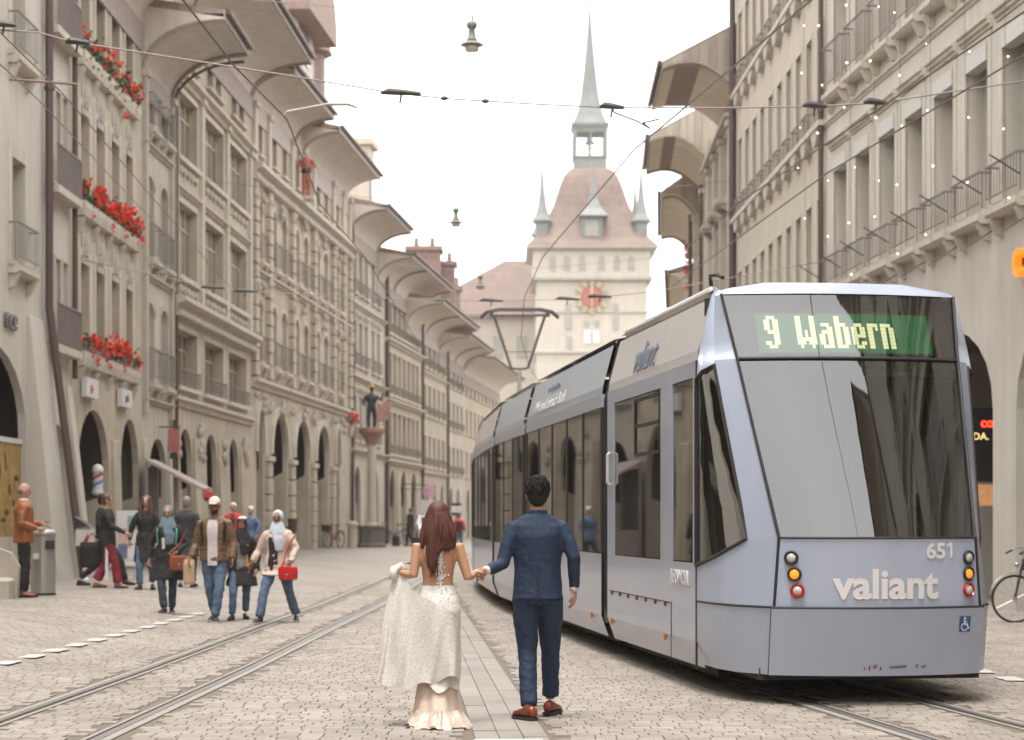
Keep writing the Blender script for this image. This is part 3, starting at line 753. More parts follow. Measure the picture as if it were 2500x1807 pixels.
tw = MB(); tw.lathe([(1.2, 0), (1.2, 2.6), (1.5, 2.7), (1.25, 3.6), (.6, 4.4), (.12, 4.8), (.05, 5.6)], 10, (9.6, .2, 17.3)); tw.build('roof_turret', TILE, b.root)
# L6..L10 further down the curve
b = Bld('L', 'fountain_house', 'grey sandstone house behind the fountain figure', (-7.48, 92.6), (-6.54, 103), 15.2, STONE2, TRIMG)
wx = ev(.9, 3, .95, 1.6)+ev(6.2, 2, .95, 1.7)
for z0 in (5.2, 8.7, 12.1): b.row(z0, z0+2.1, wx, nx=2, nz=2, sur=.14, sill=.1, hood=1 if z0 < 9 else 0, rail=.6)
b.cornice(4.55, .25, .25); b.cornice(8.0, .2, .25); b.cornice(11.4, .2, .2)
b.arches([(1.3, 3.0), (6.6, 8.4)], 2.7, 1.3, 4.2, shop=[TRIM]); b.buttress([(.1, 1.1), (4.3, 5.6)], 4.0, .12); b.finish()
b.pipe(.1, 15, .2, r=.08); b.eave(15.8, 1.7, 1.0, 0, 8, ribs=(.2, 7.9))
dw = MB(); dw.box(6.6, 8.4, .2, 2.5, 16.2, 20.0); dw.box(6.4, 8.6, 0, 2.7, 20.0, 20.3); D = dw.build('dormer', STONE2, b.root)
MB().box(7.0, 8.0, .14, .19, 17.3, 19.4).build('window', PANED, D)
b = Bld('L', 'yellow_stone_house', 'yellow sandstone house with wide four light windows beside the dark pole', (-6.54, 103), (-5.24, 116), 14.2, STONE3, TRIM)
wx = ev(1.0, 7, 1.25, 1.62)
for z0 in (4.9, 8.0, 11.2): b.row(z0, z0+2.2, wx, nx=2, nz=2, rec=.16, sur=.08, sill=.1, rail=.5)
for z in (4.35, 7.5, 10.6): b.cornice(z, .25, .3)
b.arches([(1.6, 3.6), (5.4, 7.4), (9.2, 11.2)], 2.6, 1.5, 4.2, shop=[TRIM]); b.buttress([(.2, 1.3), (3.9, 5.1)], 4.0, .12); b.pipe(.15, 14, .2, r=.11); b.pipe(12.9, 14, .2, r=.08); b.finish()
b.eave(14.6, 1.8, 1.1, -2.5, 12.9, ribs=(-2.4, 3, 12.8))
b = Bld('L', 'white_gable_house', 'small pale house with white slanting fascia past the yellow stone house', (-5.24, 116), (-4.14, 127), 13.0, STONE, TRIM)
wx = ev(.8, 5, 1.1, 2.0)
for z0 in (4.6, 7.6, 10.4): b.row(z0, z0+1.8, wx, nx=2, nz=2, sur=.12, sill=.1, rail=.5)
for z in (4.1, 9.9): b.cornice(z, .2, .2)
b.arches([(1.6, 3.0), (5, 6.4), (8.2, 9.6)], 2.4, 1.2, 3.9, shop=[SIGNW]); b.pipe(10.9, 13, .2, r=.08); b.finish()
b.eave(13.4, 2.0, 1.0, -5.5, 10.9, ribs=(-5.4, 2, 10.8), fasc=PINKF)
b = Bld('L', 'tenement_house', 'distant beige house with small balconies towards the clock tower', (-4.14, 127), (-3.24, 136), 12.3, STONE2, TRIMG)
wx = ev(.7, 4, 1.1, 2.1)
for z0 in (4.4, 7.3, 10.0): b.row(z0, z0+1.7, wx, nx=2, nz=2, sur=.12, sill=.1, rail=.5)
b.arches([(1.4, 3.0), (5, 6.6)], 2.3, 1.2, 3.8, shop=[SIGNW]); b.finish(); b.eave(12.7, 1.9, 1.0, -4, 8.9, ribs=(-3.9, 4, 8.8))
b = Bld('L', 'tenement_house', 'farthest beige house of the left row, half hidden by the tram', (-3.24, 136), (-1.0, 158), 12.0, STONE, TRIM)
wx = ev(.8, 9, 1.1, 2.3)
for z0 in (4.4, 7.3, 10.0): b.row(z0, z0+1.7, wx, nx=2, nz=2, sur=.12, sill=.1)
b.arches(ev(1.4, 5, 1.7, 4), 2.3, 1.2, 3.8, shop=[SIGNW]); b.finish(); b.eave(12.3, 1.9, 1.0)
# chimneys and dormers over the far roofs
def chimney(x, y, z0, z1, ww, label):
    t = thing('chimney', label, 'chimney', (x, y, z0)); h = z1-z0
    MB().box(-ww/2, ww/2, -ww/2, ww/2, 0, h).build('stack', BRICK, t); MB().box(-ww/2-.15, ww/2+.15, -ww/2-.15, ww/2+.15, h, h+.25).build('cap', BRICK, t)
    for k in (-1, 1): MB().lathe([(.16, 0), (.13, .6)], 8, (k*ww/4, 0, h+.25)).build('chimney_pot', BRICK, t)
chimney(-5.2, 119, 14.0, 17.3, 1.9, 'broad red brick chimney above the far left roofs')
chimney(-4.1, 121, 14.0, 16.7, 1.3, 'narrower red brick chimney right of the broad one')
chimney(-3.7, 126, 13.0, 15.8, .9, 'smallest brick chimney lowest down the far left roofs')
# ================================================================ RIGHT ROW
b = Bld('R', 'department_store', 'large pale department store with tall hooded windows and railed sills', (9.915, 10), (7.2, 45.9), 19.5, PLAST, TRIM)
R1 = b
k_ = b.W/35.9
wx = [((44.56-1.975*i-10)*k_-.6, (44.56-1.975*i-10)*k_+.6) for i in range(17)]
b.row(6.75, 9.6, wx, nx=2, nz=1, rec=.34, sur=.19, sill=.1, slab=.26, rail=.62, hood=1, blind=True, fm=WHITEF, pane=PANEG, railm=RAILM)
b.row(11.15, 13.9, wx, nx=2, nz=1, rec=.34, sur=.19, sill=.1, slab=.26, rail=.95, hood=0, blind=True, fm=WHITEF, pane=PANEG, railm=RAILM)
b.row(15.4, 17.6, wx, nx=2, nz=1, rec=.3, sur=.15, sill=.1, fm=WHITEF, pane=PANEG)
ya = lambda y: (y-10)*k_
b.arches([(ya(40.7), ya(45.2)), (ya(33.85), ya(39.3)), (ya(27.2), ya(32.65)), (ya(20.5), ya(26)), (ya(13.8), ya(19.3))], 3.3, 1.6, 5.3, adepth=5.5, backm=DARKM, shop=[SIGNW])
b.cornice(10.45, .12, .08); b.cornice(18.0, .5, .6)
b.finish(); b.eave(19.6, 1.2, .5)
fp = MB(); fp.tube([(0, 0, 0), (0, -.5, .3)], .013, 6); fpm = fp.mesh('pole', IRON)
for i in range(9):
    a = (44.56-1.975*i-10)*k_+.98
    f = put('flag_holder', fpm, b.root, (b.X(a), -.25, 6.95))
    put('flag_holder', fpm, b.root, (b.X(a)+.1, -.05, 6.35)).rotation_euler = (0, PI*.72, 0) if False else (PI*.35, 0, 0)
b.pipe(.05, 19.4, .2, r=.05)
b = Bld('R', 'office_house', 'beige house with ten narrow windows a floor over scalloped corbels', (7.2, 45.9), (6.87, 61.6), 19.8, PLAST2, TRIM)
wx = ev(.38, 10, .78, 1.54)
for z0, z1 in ((6.75, 8.95), (10.65, 12.95), (14.45, 16.75)): 
    b.row(z0, z1, wx, nx=1, nz=2, rec=.34, sur=.10, sill=0, corbel=z0 > 8, rail=.5 if z0 > 8 else 0, fm=WOODF)
    x0, x1 = .0, b.W; MB().box(x0+.01, x1-.01, -.2, .0, z0-.14, z0-.01).build('sill_band', TRIM, b.root)
b.row(17.9, 19.2, wx, nx=1, nz=1, rec=.3, sur=.08, sill=.06)
b.arches([(.9, 4.2), (6, 9.3), (11.2, 14.5)], 3.0, 1.5, 5.0, shop=[SIGNW]); b.pipe(15.62, 19.4, .2, r=.10); b.pipe(.1, 19.4, .2, r=.06); b.finish(); b.eave(20.0, 1.4, .8)
b = Bld('R', 'ornate_house', 'narrow carved house with gabled window hoods under boarded eaves', (6.87, 61.6), (7.08, 72), 15.0, STONE2, TRIMG)
wx = [(1.5, 2.6), (4.2, 5.3), (6.9, 8.0)]
for z0 in (5.4, 8.6, 11.7): b.row(z0, z0+2.0, wx, nx=2, nz=2, rec=.28, sur=.2, sill=.14, hood=2 if z0 < 11 else 1, slab=.5, rail=.0)
b.pilaster([.3, 3.4, 6.1, 8.9], .45, 4.8, 13.6, .22); b.cornice(4.3, .35, .4); b.cornice(13.7, .3, .35)
b.arches([(1.2, 4), (5.4, 8.2)], 2.6, 1.3, 4.2, shop=[SIGNW]); b.pipe(.9, 14, .2, r=.05); b.finish()
b.eave(15.4, 2.2, 1.6, .2, 6.6, boards=True, soff=BOARD, ribs=(.4,), fasc=FASC)
b = Bld('R', 'timber_eaves_house', 'house with deep boarded eaves jutting over the street right of the tower', (7.08, 72), (7.42, 79), 14.9, STONE, TRIM)
for z0 in (5.4, 8.6, 11.6): b.row(z0, z0+1.9, ev(.9, 3, 1.0, 2.0), nx=2, nz=2, sur=.14, sill=.12, hood=1)
b.pilaster([.3, 6.7], .4, 4.5, 13.2, .3); b.arches([(1, 3), (4.2, 6.2)], 2.5, 1.2, 4.0, shop=[SIGNW]); b.finish()
b.eave(15.1, 2.1, 1.9, 0, 6.8, boards=True, soff=BOARD, ribs=(6.7,), fasc=FASC); b.pipe(.1, 13.5, .2, r=.07, y=-.3)
b = Bld('R', 'timber_eaves_house', 'next house with vertical boarded eaves and drooping gutter pipe, left of the deep eaves', (7.42, 79), (8.3, 91), 13.8, STONE3, TRIM)
for z0 in (5.2, 8.2, 11.0): b.row(z0, z0+1.8, ev(1, 5, 1.0, 2.1), nx=2, nz=2, sur=.14, sill=.12, hood=1)
b.arches(ev(1, 3, 2, 3.6), 2.5, 1.2, 4.0, shop=[SIGNW]); b.finish()
b.eave(14.2, 1.5, 2.6, 0, 11.8, boards=True, soff=BOARD, ribs=(.2, 11.6), fasc=FASC); b.pipe(.1, 13.5, .2, r=.08, y=-.4)
b = Bld('R', 'timber_eaves_house', 'last house of the right row with red flowers hanging from it', (8.3, 91), (9.6, 107), 12.5, STONE, TRIM)
for z0 in (5, 7.8, 10.4): b.row(z0, z0+1.7, ev(1, 7, 1.0, 2.1), nx=2, nz=2, sur=.14, sill=.12)
b.arches(ev(1, 4, 2, 3.6), 2.4, 1.2, 3.9, shop=[SIGNW]); b.finish(); b.eave(12.6, 1.2, 2.0, 0, 15.8, boards=False, soff=BOARD, fasc=FASC)
b = Bld('R', 'row_house', 'plain house far right behind the tram roof', (9.6, 107), (13.6, 150), 11.0, STONE2, TRIM)
for z0 in (4.6, 7.6): b.row(z0, z0+1.7, ev(1, 14, 1.0, 3), nx=2, nz=2, sur=.14, sill=.12)
b.finish(); b.eave(11.2, 1.0, .8)
# buildings behind the viewpoint (they close the street and stand in the tram's reflections)
for side, p0, p1, H, lab in (('R', (13.6, -42), (9.93, 9.6), 17.5, 'long house continuing the right row behind the viewpoint'), ('L', (-9.9, -42), (-9.83, 7.6), 15.5, 'long house continuing the left row behind the viewpoint')):
    b = Bld(side, 'row_house', lab, p0, p1, H, STONE2 if side == 'R' else PLAST, TRIM)
    for z0 in (6, 9.6, 13): b.row(z0, z0+2.1, ev(1.2, 18, 1.2, 2.7), nx=2, nz=2, sur=.16, sill=.12, hood=1)
    b.arches(ev(1.5, 9, 3.6, 5.4), 2.9, 1.5, 4.9, shop=[SIGNW]); b.finish(); b.eave(H+.1, 1.6, 1.0)

b = Bld('L', 'row_house', 'unseen broad house added behind the viewpoint to block low sky light', (-22, -62), (24, -61.9), 17, STONE2, TRIM)  # added out of view to cut low sky light reaching under the tram
b.root.rotation_euler = (0, 0, PI); b.root.location = (24, -62, 0)
for z0 in (6, 9.6, 13): b.row(z0, z0+2.1, ev(1.2, 16, 1.2, 2.7), nx=2, nz=2, sur=.16, sill=.12)
b.finish(); b.eave(17.1, 1.4, .9)
# ================================================================ CLOCK TOWER
TWM = mat('tower_stone', (.47, .425, .36), .9, .08, .35, .1, 3, dirt=.12); TWT = mat('tower_trim', (.36, .34, .29), .9, .1, .5, dirt=.2)
TWR = mat('tower_roof_tiles', (.20, .145, .12), .85, .18, .8, .25, 6, dirt=.2); TWC = mat('tower_copper', (.19, .20, .19), .6, .12, .8, dirt=.2)
GOLD = mat('gilding', (.44, .34, .20), .45, .1, 2, metal=.3); CLR = mat('clock_red', (.36, .10, .08), .6, .1, 2); CLG = mat('clock_grey', (.30, .29, .26), .7, .1, 2)
TY = 176.0
T = thing('clock_tower', 'tall stone clock tower with red bell shaped roof and pointed copper spire', 'clock tower', (7.0, TY+4.9, -.5))
def sq(hw, z, ch=0): return [(-hw, -hw, z), (hw, -hw, z), (hw, hw, z), (-hw, hw, z)]
m_ = MB(); m_.box(-4.85, 4.85, -4.85, 4.85, 0, 22.9); m_.build('shaft', TWM, T)
m_ = MB(); m_.loft([sq(5.15, 23.3), sq(5.15, 25.5)]); m_.build('upper_storey', TWM, T)
m_ = MB(); m_.loft([sq(4.9, 22.75), sq(5.3, 22.95), sq(5.3, 23.2), sq(5.16, 23.3)]); m_.build('cornice', TWT, T)
m_ = MB(); m_.loft([sq(4.87, 16.4), sq(5.0, 16.5), sq(5.0, 16.7), sq(4.86, 16.8)]); m_.build('string_course', TWT, T)
m_ = MB(); m_.loft([sq(4.87, 20.0), sq(4.93, 20.05), sq(4.93, 20.2), sq(4.86, 20.25)]); m_.build('string_course', TWT, T)
m_ = MB(); m_.loft([sq(5.2, 25.45), sq(5.75, 25.7), sq(5.75, 25.85), sq(5.5, 25.95)]); m_.build('eaves', TWT, T)
rp = [(5.72, 25.9), (5.0, 26.7), (4.4, 27.6), (3.85, 28.6), (3.35, 29.7), (3.0, 30.8), (2.72, 31.7), (2.4, 32.5), (1.95, 33.1), (1.55, 33.35)]
m_ = MB(); m_.loft([sq(a, z) for a, z in rp]); m_.build('roof', TWR, T)
L_ = MB(); L_.loft([sq(1.5, 33.3), sq(1.45, 34.3), sq(1.55, 34.35), sq(1.55, 34.5)]); L_.build('lantern_base', TWC, T)
for x in (-1, 1):
    for y in (-1, 1): MB().box(x*1.38-.16, x*1.38+.16, y*1.38-.16, y*1.38+.16, 34.5, 36.7).build('belfry_post', TWC, T)
for y in (-1.38, 1.38): MB().box(-.09, .09, y-.08, y+.08, 34.5, 36.7).build('belfry_post', TWC, T); MB().box(-1.3, 1.3, y-.07, y+.07, 35.6, 35.68).build('belfry_rail', TWC, T)
m_ = MB(); m_.lathe([(.0, 0), (.45, 0), (.42, .12), (.3, .3), (.22, .6), (.1, .72)], 12, (0, 0, 35.75)); m_.build('bell', TWC, T)
m_ = MB(); m_.loft([sq(1.45, 36.6), sq(1.5, 36.9), sq(1.7, 37.25), sq(1.7, 37.4)]); m_.build('belfry_cornice', TWC, T)
sp_ = [(1.68, 37.4), (1.35, 38.1), (1.05, 39.0), (.82, 40.2), (.6, 42), (.4, 44), (.22, 46.2), (.05, 48.6)]
m_ = MB(); m_.loft([[(r*math.cos(PI/8+k*PI/4)*1.04, r*math.sin(PI/8+k*PI/4)*1.04, z) for k in range(8)] for r, z in sp_]); m_.build('spire', TWC, T)
m_ = MB(); m_.ell((0, 0, 48.7), .16, .16, .16); m_.tube([(0, 0, 48.7), (0, 0, 50.2)], .04); m_.build('finial', GOLD, T)
def turret(x, y, label=None, s=1.0):
    m_ = MB(); m_.lathe([(.62*s, 25.4), (.62*s, 27.9), (.95*s, 28.15), (.9*s, 28.25), (.6*s, 28.75), (.36*s, 29.6), (.2*s, 31), (.04, 33.2)], 8, (x, y, 0)); o = m_.build('turret', TWC, T)
    f = MB(); f.ell((x, y, 33.3), .1, .1, .1, 6, 4); f.tube([(x, y, 33.3), (x, y, 34.3)], .03, 5); f.build('finial', GOLD, o)
for x in (-4.35, 4.35):
    for y in (-4.35, 4.35): turret(x, y)
m_ = MB(); m_.box(-.95, .95, -5.0, -3, 26.4, 28.5); m_.loft([[(0.15+a*x, -4.4+a*y, z) for x, y in ((-1, -1), (1, -1), (1, 1), (-1, 1))] for a, z in ((1.25, 28.5), (1.2, 28.62), (.7, 29.2), (.4, 30), (.2, 31.4), (.03, 33))]); D = m_.build('dormer', TWC, T)
MB().box(-.6, .6, -5.06, -5.0, 26.8, 28.2).build('dormer_window', CLG, D)
for x in (-3.45, -2.2, -.85, .85, 2.2, 3.45):
    m_ = MB(); m_.box(x-.28, x+.28, -5.2, -5.12, 23.75, 24.85); m_.xprism([(x-.28, 24.85), (x+.28, 24.85), (x, 25.1)], -5.2, -5.12); m_.build('window', CLG, T)
for x, z0, z1, hw in ((-2.05, 18.6, 20.6-.6, .27), (2.1, 18.6, 20.0, .27), (-.45, 18.9, 19.4, .2), (.45, 18.9, 19.4, .2), (-1.95, 16.9, 18.0, .2), (-2.05, 20.3, 20.9, .25), (2.1, 20.3, 20.9, .25)):
    o = MB().box(x-hw, x+hw, -4.93, -4.87, z0, z1).build('window', CLG, T)
for x in (-.4, .4): MB().box(x-.28, x+.28, -4.93, -4.87, 17.4, 18.5).build('coat_of_arms', SIGNW, T)
C_ = MB(); C_.lathe([(0, -.1), (.88, -.1), (.9, 0), (.88, .12), (0, .12)], 40)
Cd = C_.build('clock_face', CLR, T, (0, -4.95, 21.45)); Cd.rotation_euler = (PI/2, 0, 0)
for k in range(12):
    ray = MB(); a = PI/2-k*PI/6; c, s = math.cos(a), math.sin(a); w_ = .17
    ray.hexa([(c*.95-s*w_*.6, s*.95+c*w_*.6, 0), (c*.95+s*w_*.6, s*.95-c*w_*.6, 0), (c*1.5+s*w_, s*1.5-c*w_, 0), (c*1.5-s*w_, s*1.5+c*w_, 0), (c*.95-s*w_*.6, s*.95+c*w_*.6, .12), (c*.95+s*w_*.6, s*.95-c*w_*.6, .12), (c*1.5+s*w_, s*1.5-c*w_, .12), (c*1.5-s*w_, s*1.5+c*w_, .12)])
    ray.build('hour_ray', GOLD, Cd)
for k in range(12):
    r2 = MB(); a = PI/2-(k+.5)*PI/6; c, s = math.cos(a), math.sin(a); w_ = .13
    r2.hexa([(c*.95-s*w_*.6, s*.95+c*w_*.6, 0), (c*.95+s*w_*.6, s*.95-c*w_*.6, 0), (c*1.38+s*w_, s*1.38-c*w_, 0), (c*1.38-s*w_, s*1.38+c*w_, 0), (c*.95-s*w_*.6, s*.95+c*w_*.6, .08), (c*.95+s*w_*.6, s*.95-c*w_*.6, .08), (c*1.38+s*w_, s*1.38-c*w_, .08), (c*1.38-s*w_, s*1.38+c*w_, .08)])
    r2.build('dial_segment', CLG, Cd)
hm = MB(); hm.box(-.1, .1, -.1, 1.2, .14, .18); hm.box(-.06, .06, -1.25, .0, .14, .17); hm.build('clock_hand', GOLD, Cd)
hm = MB(); hm.hexa([(0, -.05, .19), (1.0, .02, .19), (1.0, .12, .19), (0, .06, .19), (0, -.05, .23), (1.0, .02, .23), (1.0, .12, .23), (0, .06, .23)]); hm.build('clock_hand', IRON, Cd)
# house with a big hipped roof left of the tower, and a low roof on its right
h = thing('gate_house', 'house with a broad faded red hipped roof left of the clock tower', 'building', (-2.2, 188, 0))
MB().box(-7, 4.5, 0, 10, 0, 20.4).build('wall', TWM, h)
m_ = MB(); m_.loft([[(-7.6, -.7, 20.3), (4.9, -.7, 20.3), (4.9, 10.6, 20.3), (-7.6, 10.6, 20.3)], [(-7.6, -.7, 20.6), (4.9, -.7, 20.6), (4.9, 10.6, 20.6), (-7.6, 10.6, 20.6)], [(1.5, 4, 26.2), (4.9, 4, 26.2), (4.9, 6, 26.2), (1.5, 6, 26.2)]]); m_.build('roof', TWR, h)
for k in range(5): MB().box(-6.2+k*2.2, -5.2+k*2.2, -.06, 0, 16.6, 18.6).build('window', CLG, h)
h = thing('side_house', 'low red roofed house right of the clock tower behind the tram', 'building', (15.0, 176, 0))
MB().box(-3, 9, 0, 9, 0, 17).build('wall', TWM, h)
m_ = MB(); m_.loft([[(-3.4, -.5, 17), (9.4, -.5, 17), (9.4, 9.4, 17), (-3.4, 9.4, 17)], [(1, 4, 20.5), (7, 4, 20.5), (7, 5, 20.5), (1, 5, 20.5)]]); m_.build('roof', TWR, h)
# ================================================================ TRAM
TB = mat('tram_blue_grey', (.385, .425, .525), .30, .05, .9, 0, coat=.5, spec=.5, dirt=.05)
TU = mat('tram_pale_grey', (.50, .475, .46), .38, .05, .9, 0, coat=.4, dirt=.05)
TU2 = mat('tram_cloud_grey', (.36, .40, .445), .36, .16, .5, 0, coat=.4, stretch=(.25, 1, 2))
TDK = mat('tram_rubber', (.018, .015, .014), .6, .2, 4)
TUN = mat('tram_underframe', (.03, .026, .023), .8, .3, 5)
TINT = mat('tram_interior', (.16, .15, .14), .8, .1, 2)
TSEAT = mat('tram_seat_fabric', (.10, .05, .05), .9, .2, 8)
YEL = mat('grab_rail', (.45, .40, .32), .35, .05, 2, metal=.3)
TSEAM = mat('tram_seam', (.07, .03, .035), .6, .1, 3)
TGL = glass('tram_side_glass', (.42, .385, .33), .60)
TWS = glass('tram_windscreen', (.44, .42, .39), .165)
WTXT = mat('white_print', (.70, .67, .66), .5, .04, 4); DTXT = mat('slate_print', (.17, .19, .25), .5, .04, 4)
ORL = mat('amber_lens', (.75, .22, .02), .2, .1, 30, emit=(1, .32, .02), estr=.35)
WHL = mat('clear_lens', (.55, .53, .48), .15, .25, 60); REDL = mat('red_lens', (.45, .012, .012), .2, .1, 20)
LED = mat('led_dots', (.6, .7, .3), .5, 0, 1, emit=(.97, 1.0, .62), estr=.72); LEDB = mat('led_board', (.01, .045, .02), .5, .2, 3, emit=(.02, .24, .08), estr=.40)
MRK = mat('marker_lens', (.55, .17, .02), .3, .1, 30)
BLUE = mat('blue_plate', (.02, .10, .32), .4, .05, 3)
AP = [Vector(p) for p in ((2.19, 21.85), (1.37, 28.95), (.88, 33.6), (.42, 40.6), (.28, 45.3), (.36, 52.4), (1.0, 58.5))]
TRAM = thing('tram', 'long pale blue articulated tram showing 9 Wabern, the only tram in the street', 'tram', (AP[0].x, AP[0].y, 0))
def frame_of(rear, front):
    d = (front-rear).normalized(); return Matrix.Translation((rear.x-AP[0].x, rear.y-AP[0].y, 0)) @ Matrix.Rotation(math.atan2(d.y, d.x), 4, 'Z')
def tp(mb, name, m, M, smooth=False, parent=None, seg=None):
    o = mb.build(name, m, parent or TRAM, smooth=smooth)
    if parent is None: o.matrix_local = M
    return o
HW = 1.2
def half(z): return interp([(.22, 1.12), (.45, 1.2), (2.76, 1.2), (2.95, 1.18), (3.40, 1.06), (3.5, .8)], z)
ZB, ZT = 1.12, 2.72
def module(M, s0, s1, wins, low, up, doors=(), band=None, seats=True):
    for sg in (-1, 1):
        m_ = MB(); zs = [.22, .30, .45, ZB]
        for a, b in zip(zs, zs[1:]): m_.q((s0, sg*half(a), a), (s1, sg*half(a), a), (s1, sg*half(b), b), (s0, sg*half(b), b))
        tp(m_, 'lower_panel', low, M, True)
        m_ = MB(); zs = [2.86, 2.95, 3.1, 3.25, 3.40, 3.46]
        for a, b in zip(zs, zs[1:]): m_.q((s0, sg*half(a), a), (s1, sg*half(a), a), (s1, sg*half(b), b), (s0, sg*half(b), b))
        tp(m_, 'roof_panel', up, M, True)
        m_ = MB(); m_.box(s0, s1, min(sg*1.2, sg*1.16), max(sg*1.2, sg*1.16), ZT, 2.86); tp(m_, 'cant_rail', low, M)
        e = s0
        for a, b in list(wins)+[(s1, s1)]:
            if a-e > .02:
                m_ = MB(); m_.box(e, a, min(sg*1.2, sg*1.13), max(sg*1.2, sg*1.13), ZB, ZT); tp(m_, 'window_pillar', low if a-e > .12 else TDK, M)
            e = b
        for a, b in wins:
            m_ = MB(); m_.box(a+.01, b-.01, min(sg*1.192, sg*1.182), max(sg*1.192, sg*1.182), ZB+.01, ZT-.01); o = tp(m_, 'side_window', TGL, M)
            f = MB()
            for x in (a, b-.035): f.box(x, x+.035, min(sg*1.18, sg*1.15), max(sg*1.18, sg*1.15), ZB, ZT)
            f.box(a, b, min(sg*1.18, sg*1.15), max(sg*1.18, sg*1.15), ZB, ZB+.04); f.box(a, b, min(sg*1.18, sg*1.15), max(sg*1.18, sg*1.15), ZT-.04, ZT); f.build('window_gasket', TDK, o)
    m_ = MB(); zs = [(.8*1.32, 3.46), (.9, 3.49), (.5, 3.52), (0, 3.53), (-.5, 3.52), (-.9, 3.49), (-.8*1.32, 3.46)]
    for (t0, z0), (t1, z1) in zip(zs, zs[1:]): m_.q((s0, t0, z0), (s1, t0, z0), (s1, t1, z1), (s0, t1, z1))
    tp(m_, 'roof', up, M, True)
    m_ = MB(); m_.box(s0+.02, s1-.02, -1.1, 1.1, .22, .36); m_.box(s0+.25, s1-.25, -.95, .95, .13, .22); tp(m_, 'underframe', TUN, M)
    m_ = MB(); m_.box(s0, s1, -1.15, 1.15, .365, .40); m_.box(s0, s1, -1.1, 1.1, 2.74, 2.80); m_.box(s0, s1, -1.16, -1.13, .4, ZB); m_.box(s0, s1, 1.13, 1.16, .4, ZB); tp(m_, 'cabin_lining', TINT, M)
    if seats:
        x = s0+.6
        while x < s1-.7:
            for t in (-.72, .72):
                m_ = MB(); m_.box(x, x+.45, t-.38, t+.38, .4, .85); m_.bbox(x, x+.09, t-.38, t+.38, .85, 1.5, .03); tp(m_, 'seat', TSEAT, M)
            m_ = MB(); m_.tube([(x+.5, -.3, .4), (x+.5, -.3, 2.74)], .02, 6); tp(m_, 'grab_pole', YEL, M)
            x += 1.5
def bellows(p, M, s0, s1):
    m_ = MB(); n = 5
    for k in range(n):
        a, b = lerp(s0, s1, k/n), lerp(s0, s1, (k+1)/n); rr_ = []
        for s, e in ((a, .0), ((a+b)/2, -.05), (b, 0)):
            rr_.append([(s, t*(1+e*.4), z) for t, z in ((-1.1, .3), (-1.17, .6), (-1.17, 2.8), (-1.03, 3.38), (-.8, 3.48), (.8, 3.48), (1.03, 3.38), (1.17, 2.8), (1.17, .6), (1.1, .3))])
        m_.loft(rr_, cap=False)
    m_.box(s0, s1, -1, 1, .2, .34)
    return tp(m_, 'bellows', TDK, M)
def wheels(M, xs):
    for x in xs:
        for t in (-.5, .5):
            m_ = MB(); r = [[(x+.29*math.cos(2*PI*k/18), t+w_, .31+.29*math.sin(2*PI*k/18)) for k in range(18)] for w_ in (-.05, .05)]; m_.loft(r); tp(m_, 'wheel', TUN, M)
    for t in (-.72, .72):
        m_ = MB(); m_.box(min(xs)-.4, max(xs)+.4, t-.06, t+.06, .14, .30)
        for k in range(6): m_.tube([(min(xs)-.2+k*.3, t*1.2, .18), (min(xs)-.2+k*.3, t*1.2, .05+.03*(k % 2))], .02, 6)
        tp(m_, 'bogie_frame', TUN, M)
# --- module one, straight part
d1 = Vector((.128, -.992)); M1 = Matrix.Rotation(math.atan2(d1.y, d1.x), 4, 'Z')
module(M1, .18, 4.53, [(.57, 3.0), (3.53, 4.39)], TB, TU)
wheels(M1, (1.5, 3.0))
for sg in (-1, 1):
    o = MB().box(1.7, 2.98, min(sg*1.199, sg*1.194), max(sg*1.199, sg*1.194), 2.14, 2.68)
    f = MB(); t0, t1 = sorted((sg*1.206, sg*1.193))
    for z in (2.12, 2.40, 2.66): f.box(1.72, 2.97, t0, t1, z, z+.03)
    for x in (1.72, 2.94): f.box(x, x+.03, t0, t1, 2.12, 2.69)
    tp(f, 'vent_window_frame', TDK, M1)
    f = MB(); f.box(.3, 3.5, min(sg*1.206, sg*1.2), max(sg*1.206, sg*1.2), .735, .745); f.box(3.495, 3.505, min(sg*1.206, sg*1.2), max(sg*1.206, sg*1.2), .24, .745); o = tp(f, 'panel_seam', TSEAM, M1)
    for k in range(7): MB().box(.45+k*.46, .5+k*.46, min(sg*1.212, sg*1.2), max(sg*1.212, sg*1.2), .70, .735).build('hinge', TSEAM, o)
    for x in (.42, 3.2):
        h = MB(); h.ell((x, sg*1.2, .42), .035, .012, .045, 10, 6); tp(h, 'side_marker', MRK, M1)
    h = MB(); h.tube([(.42, sg*1.21, 1.86), (.42, sg*1.24, 1.88), (.42, sg*1.24, 2.18), (.42, sg*1.21, 2.2)], .018, 8); tp(h, 'door_handle', WHITEF, M1)
    h = MB(); h.box(4.525, 4.54, min(sg*1.207, sg*1.19), max(sg*1.207, sg*1.19), .22, 2.86); tp(h, 'panel_seam', TDK, M1)
m_ = MB(); m_.tube([(.4, -1.0, 3.47), (4.3, -1.0, 3.47)], .055, 10); tp(m_, 'roof_rail', TU, M1, True)
m_ = MB(); m_.tube([(4.1, -.95, 3.43), (4.12, -.98, 3.60), (4.2, -1.0, 3.63), (4.5, -1.0, 3.60), (4.62, -.99, 3.56)], .018, 6); tp(m_, 'mirror_arm', TDK, M1)
def sidetext(body, M, s, z, h, m, sx=1.0, bold=.004, zoff=.004):
    dy = half(z+h)-half(z); ang = math.atan2(dy, h)
    ml = M @ Matrix.Translation((s, -half(z)-zoff-.006, z)) @ Matrix.Rotation(PI/2+ang*1.0, 4, 'X')
    o = text('lettering', body, h*1.35, m, TRAM, ml, .002, bold, sx=sx); return o
sidetext('valiant', M1, 1.48, 2.97, .33, DTXT, .98)
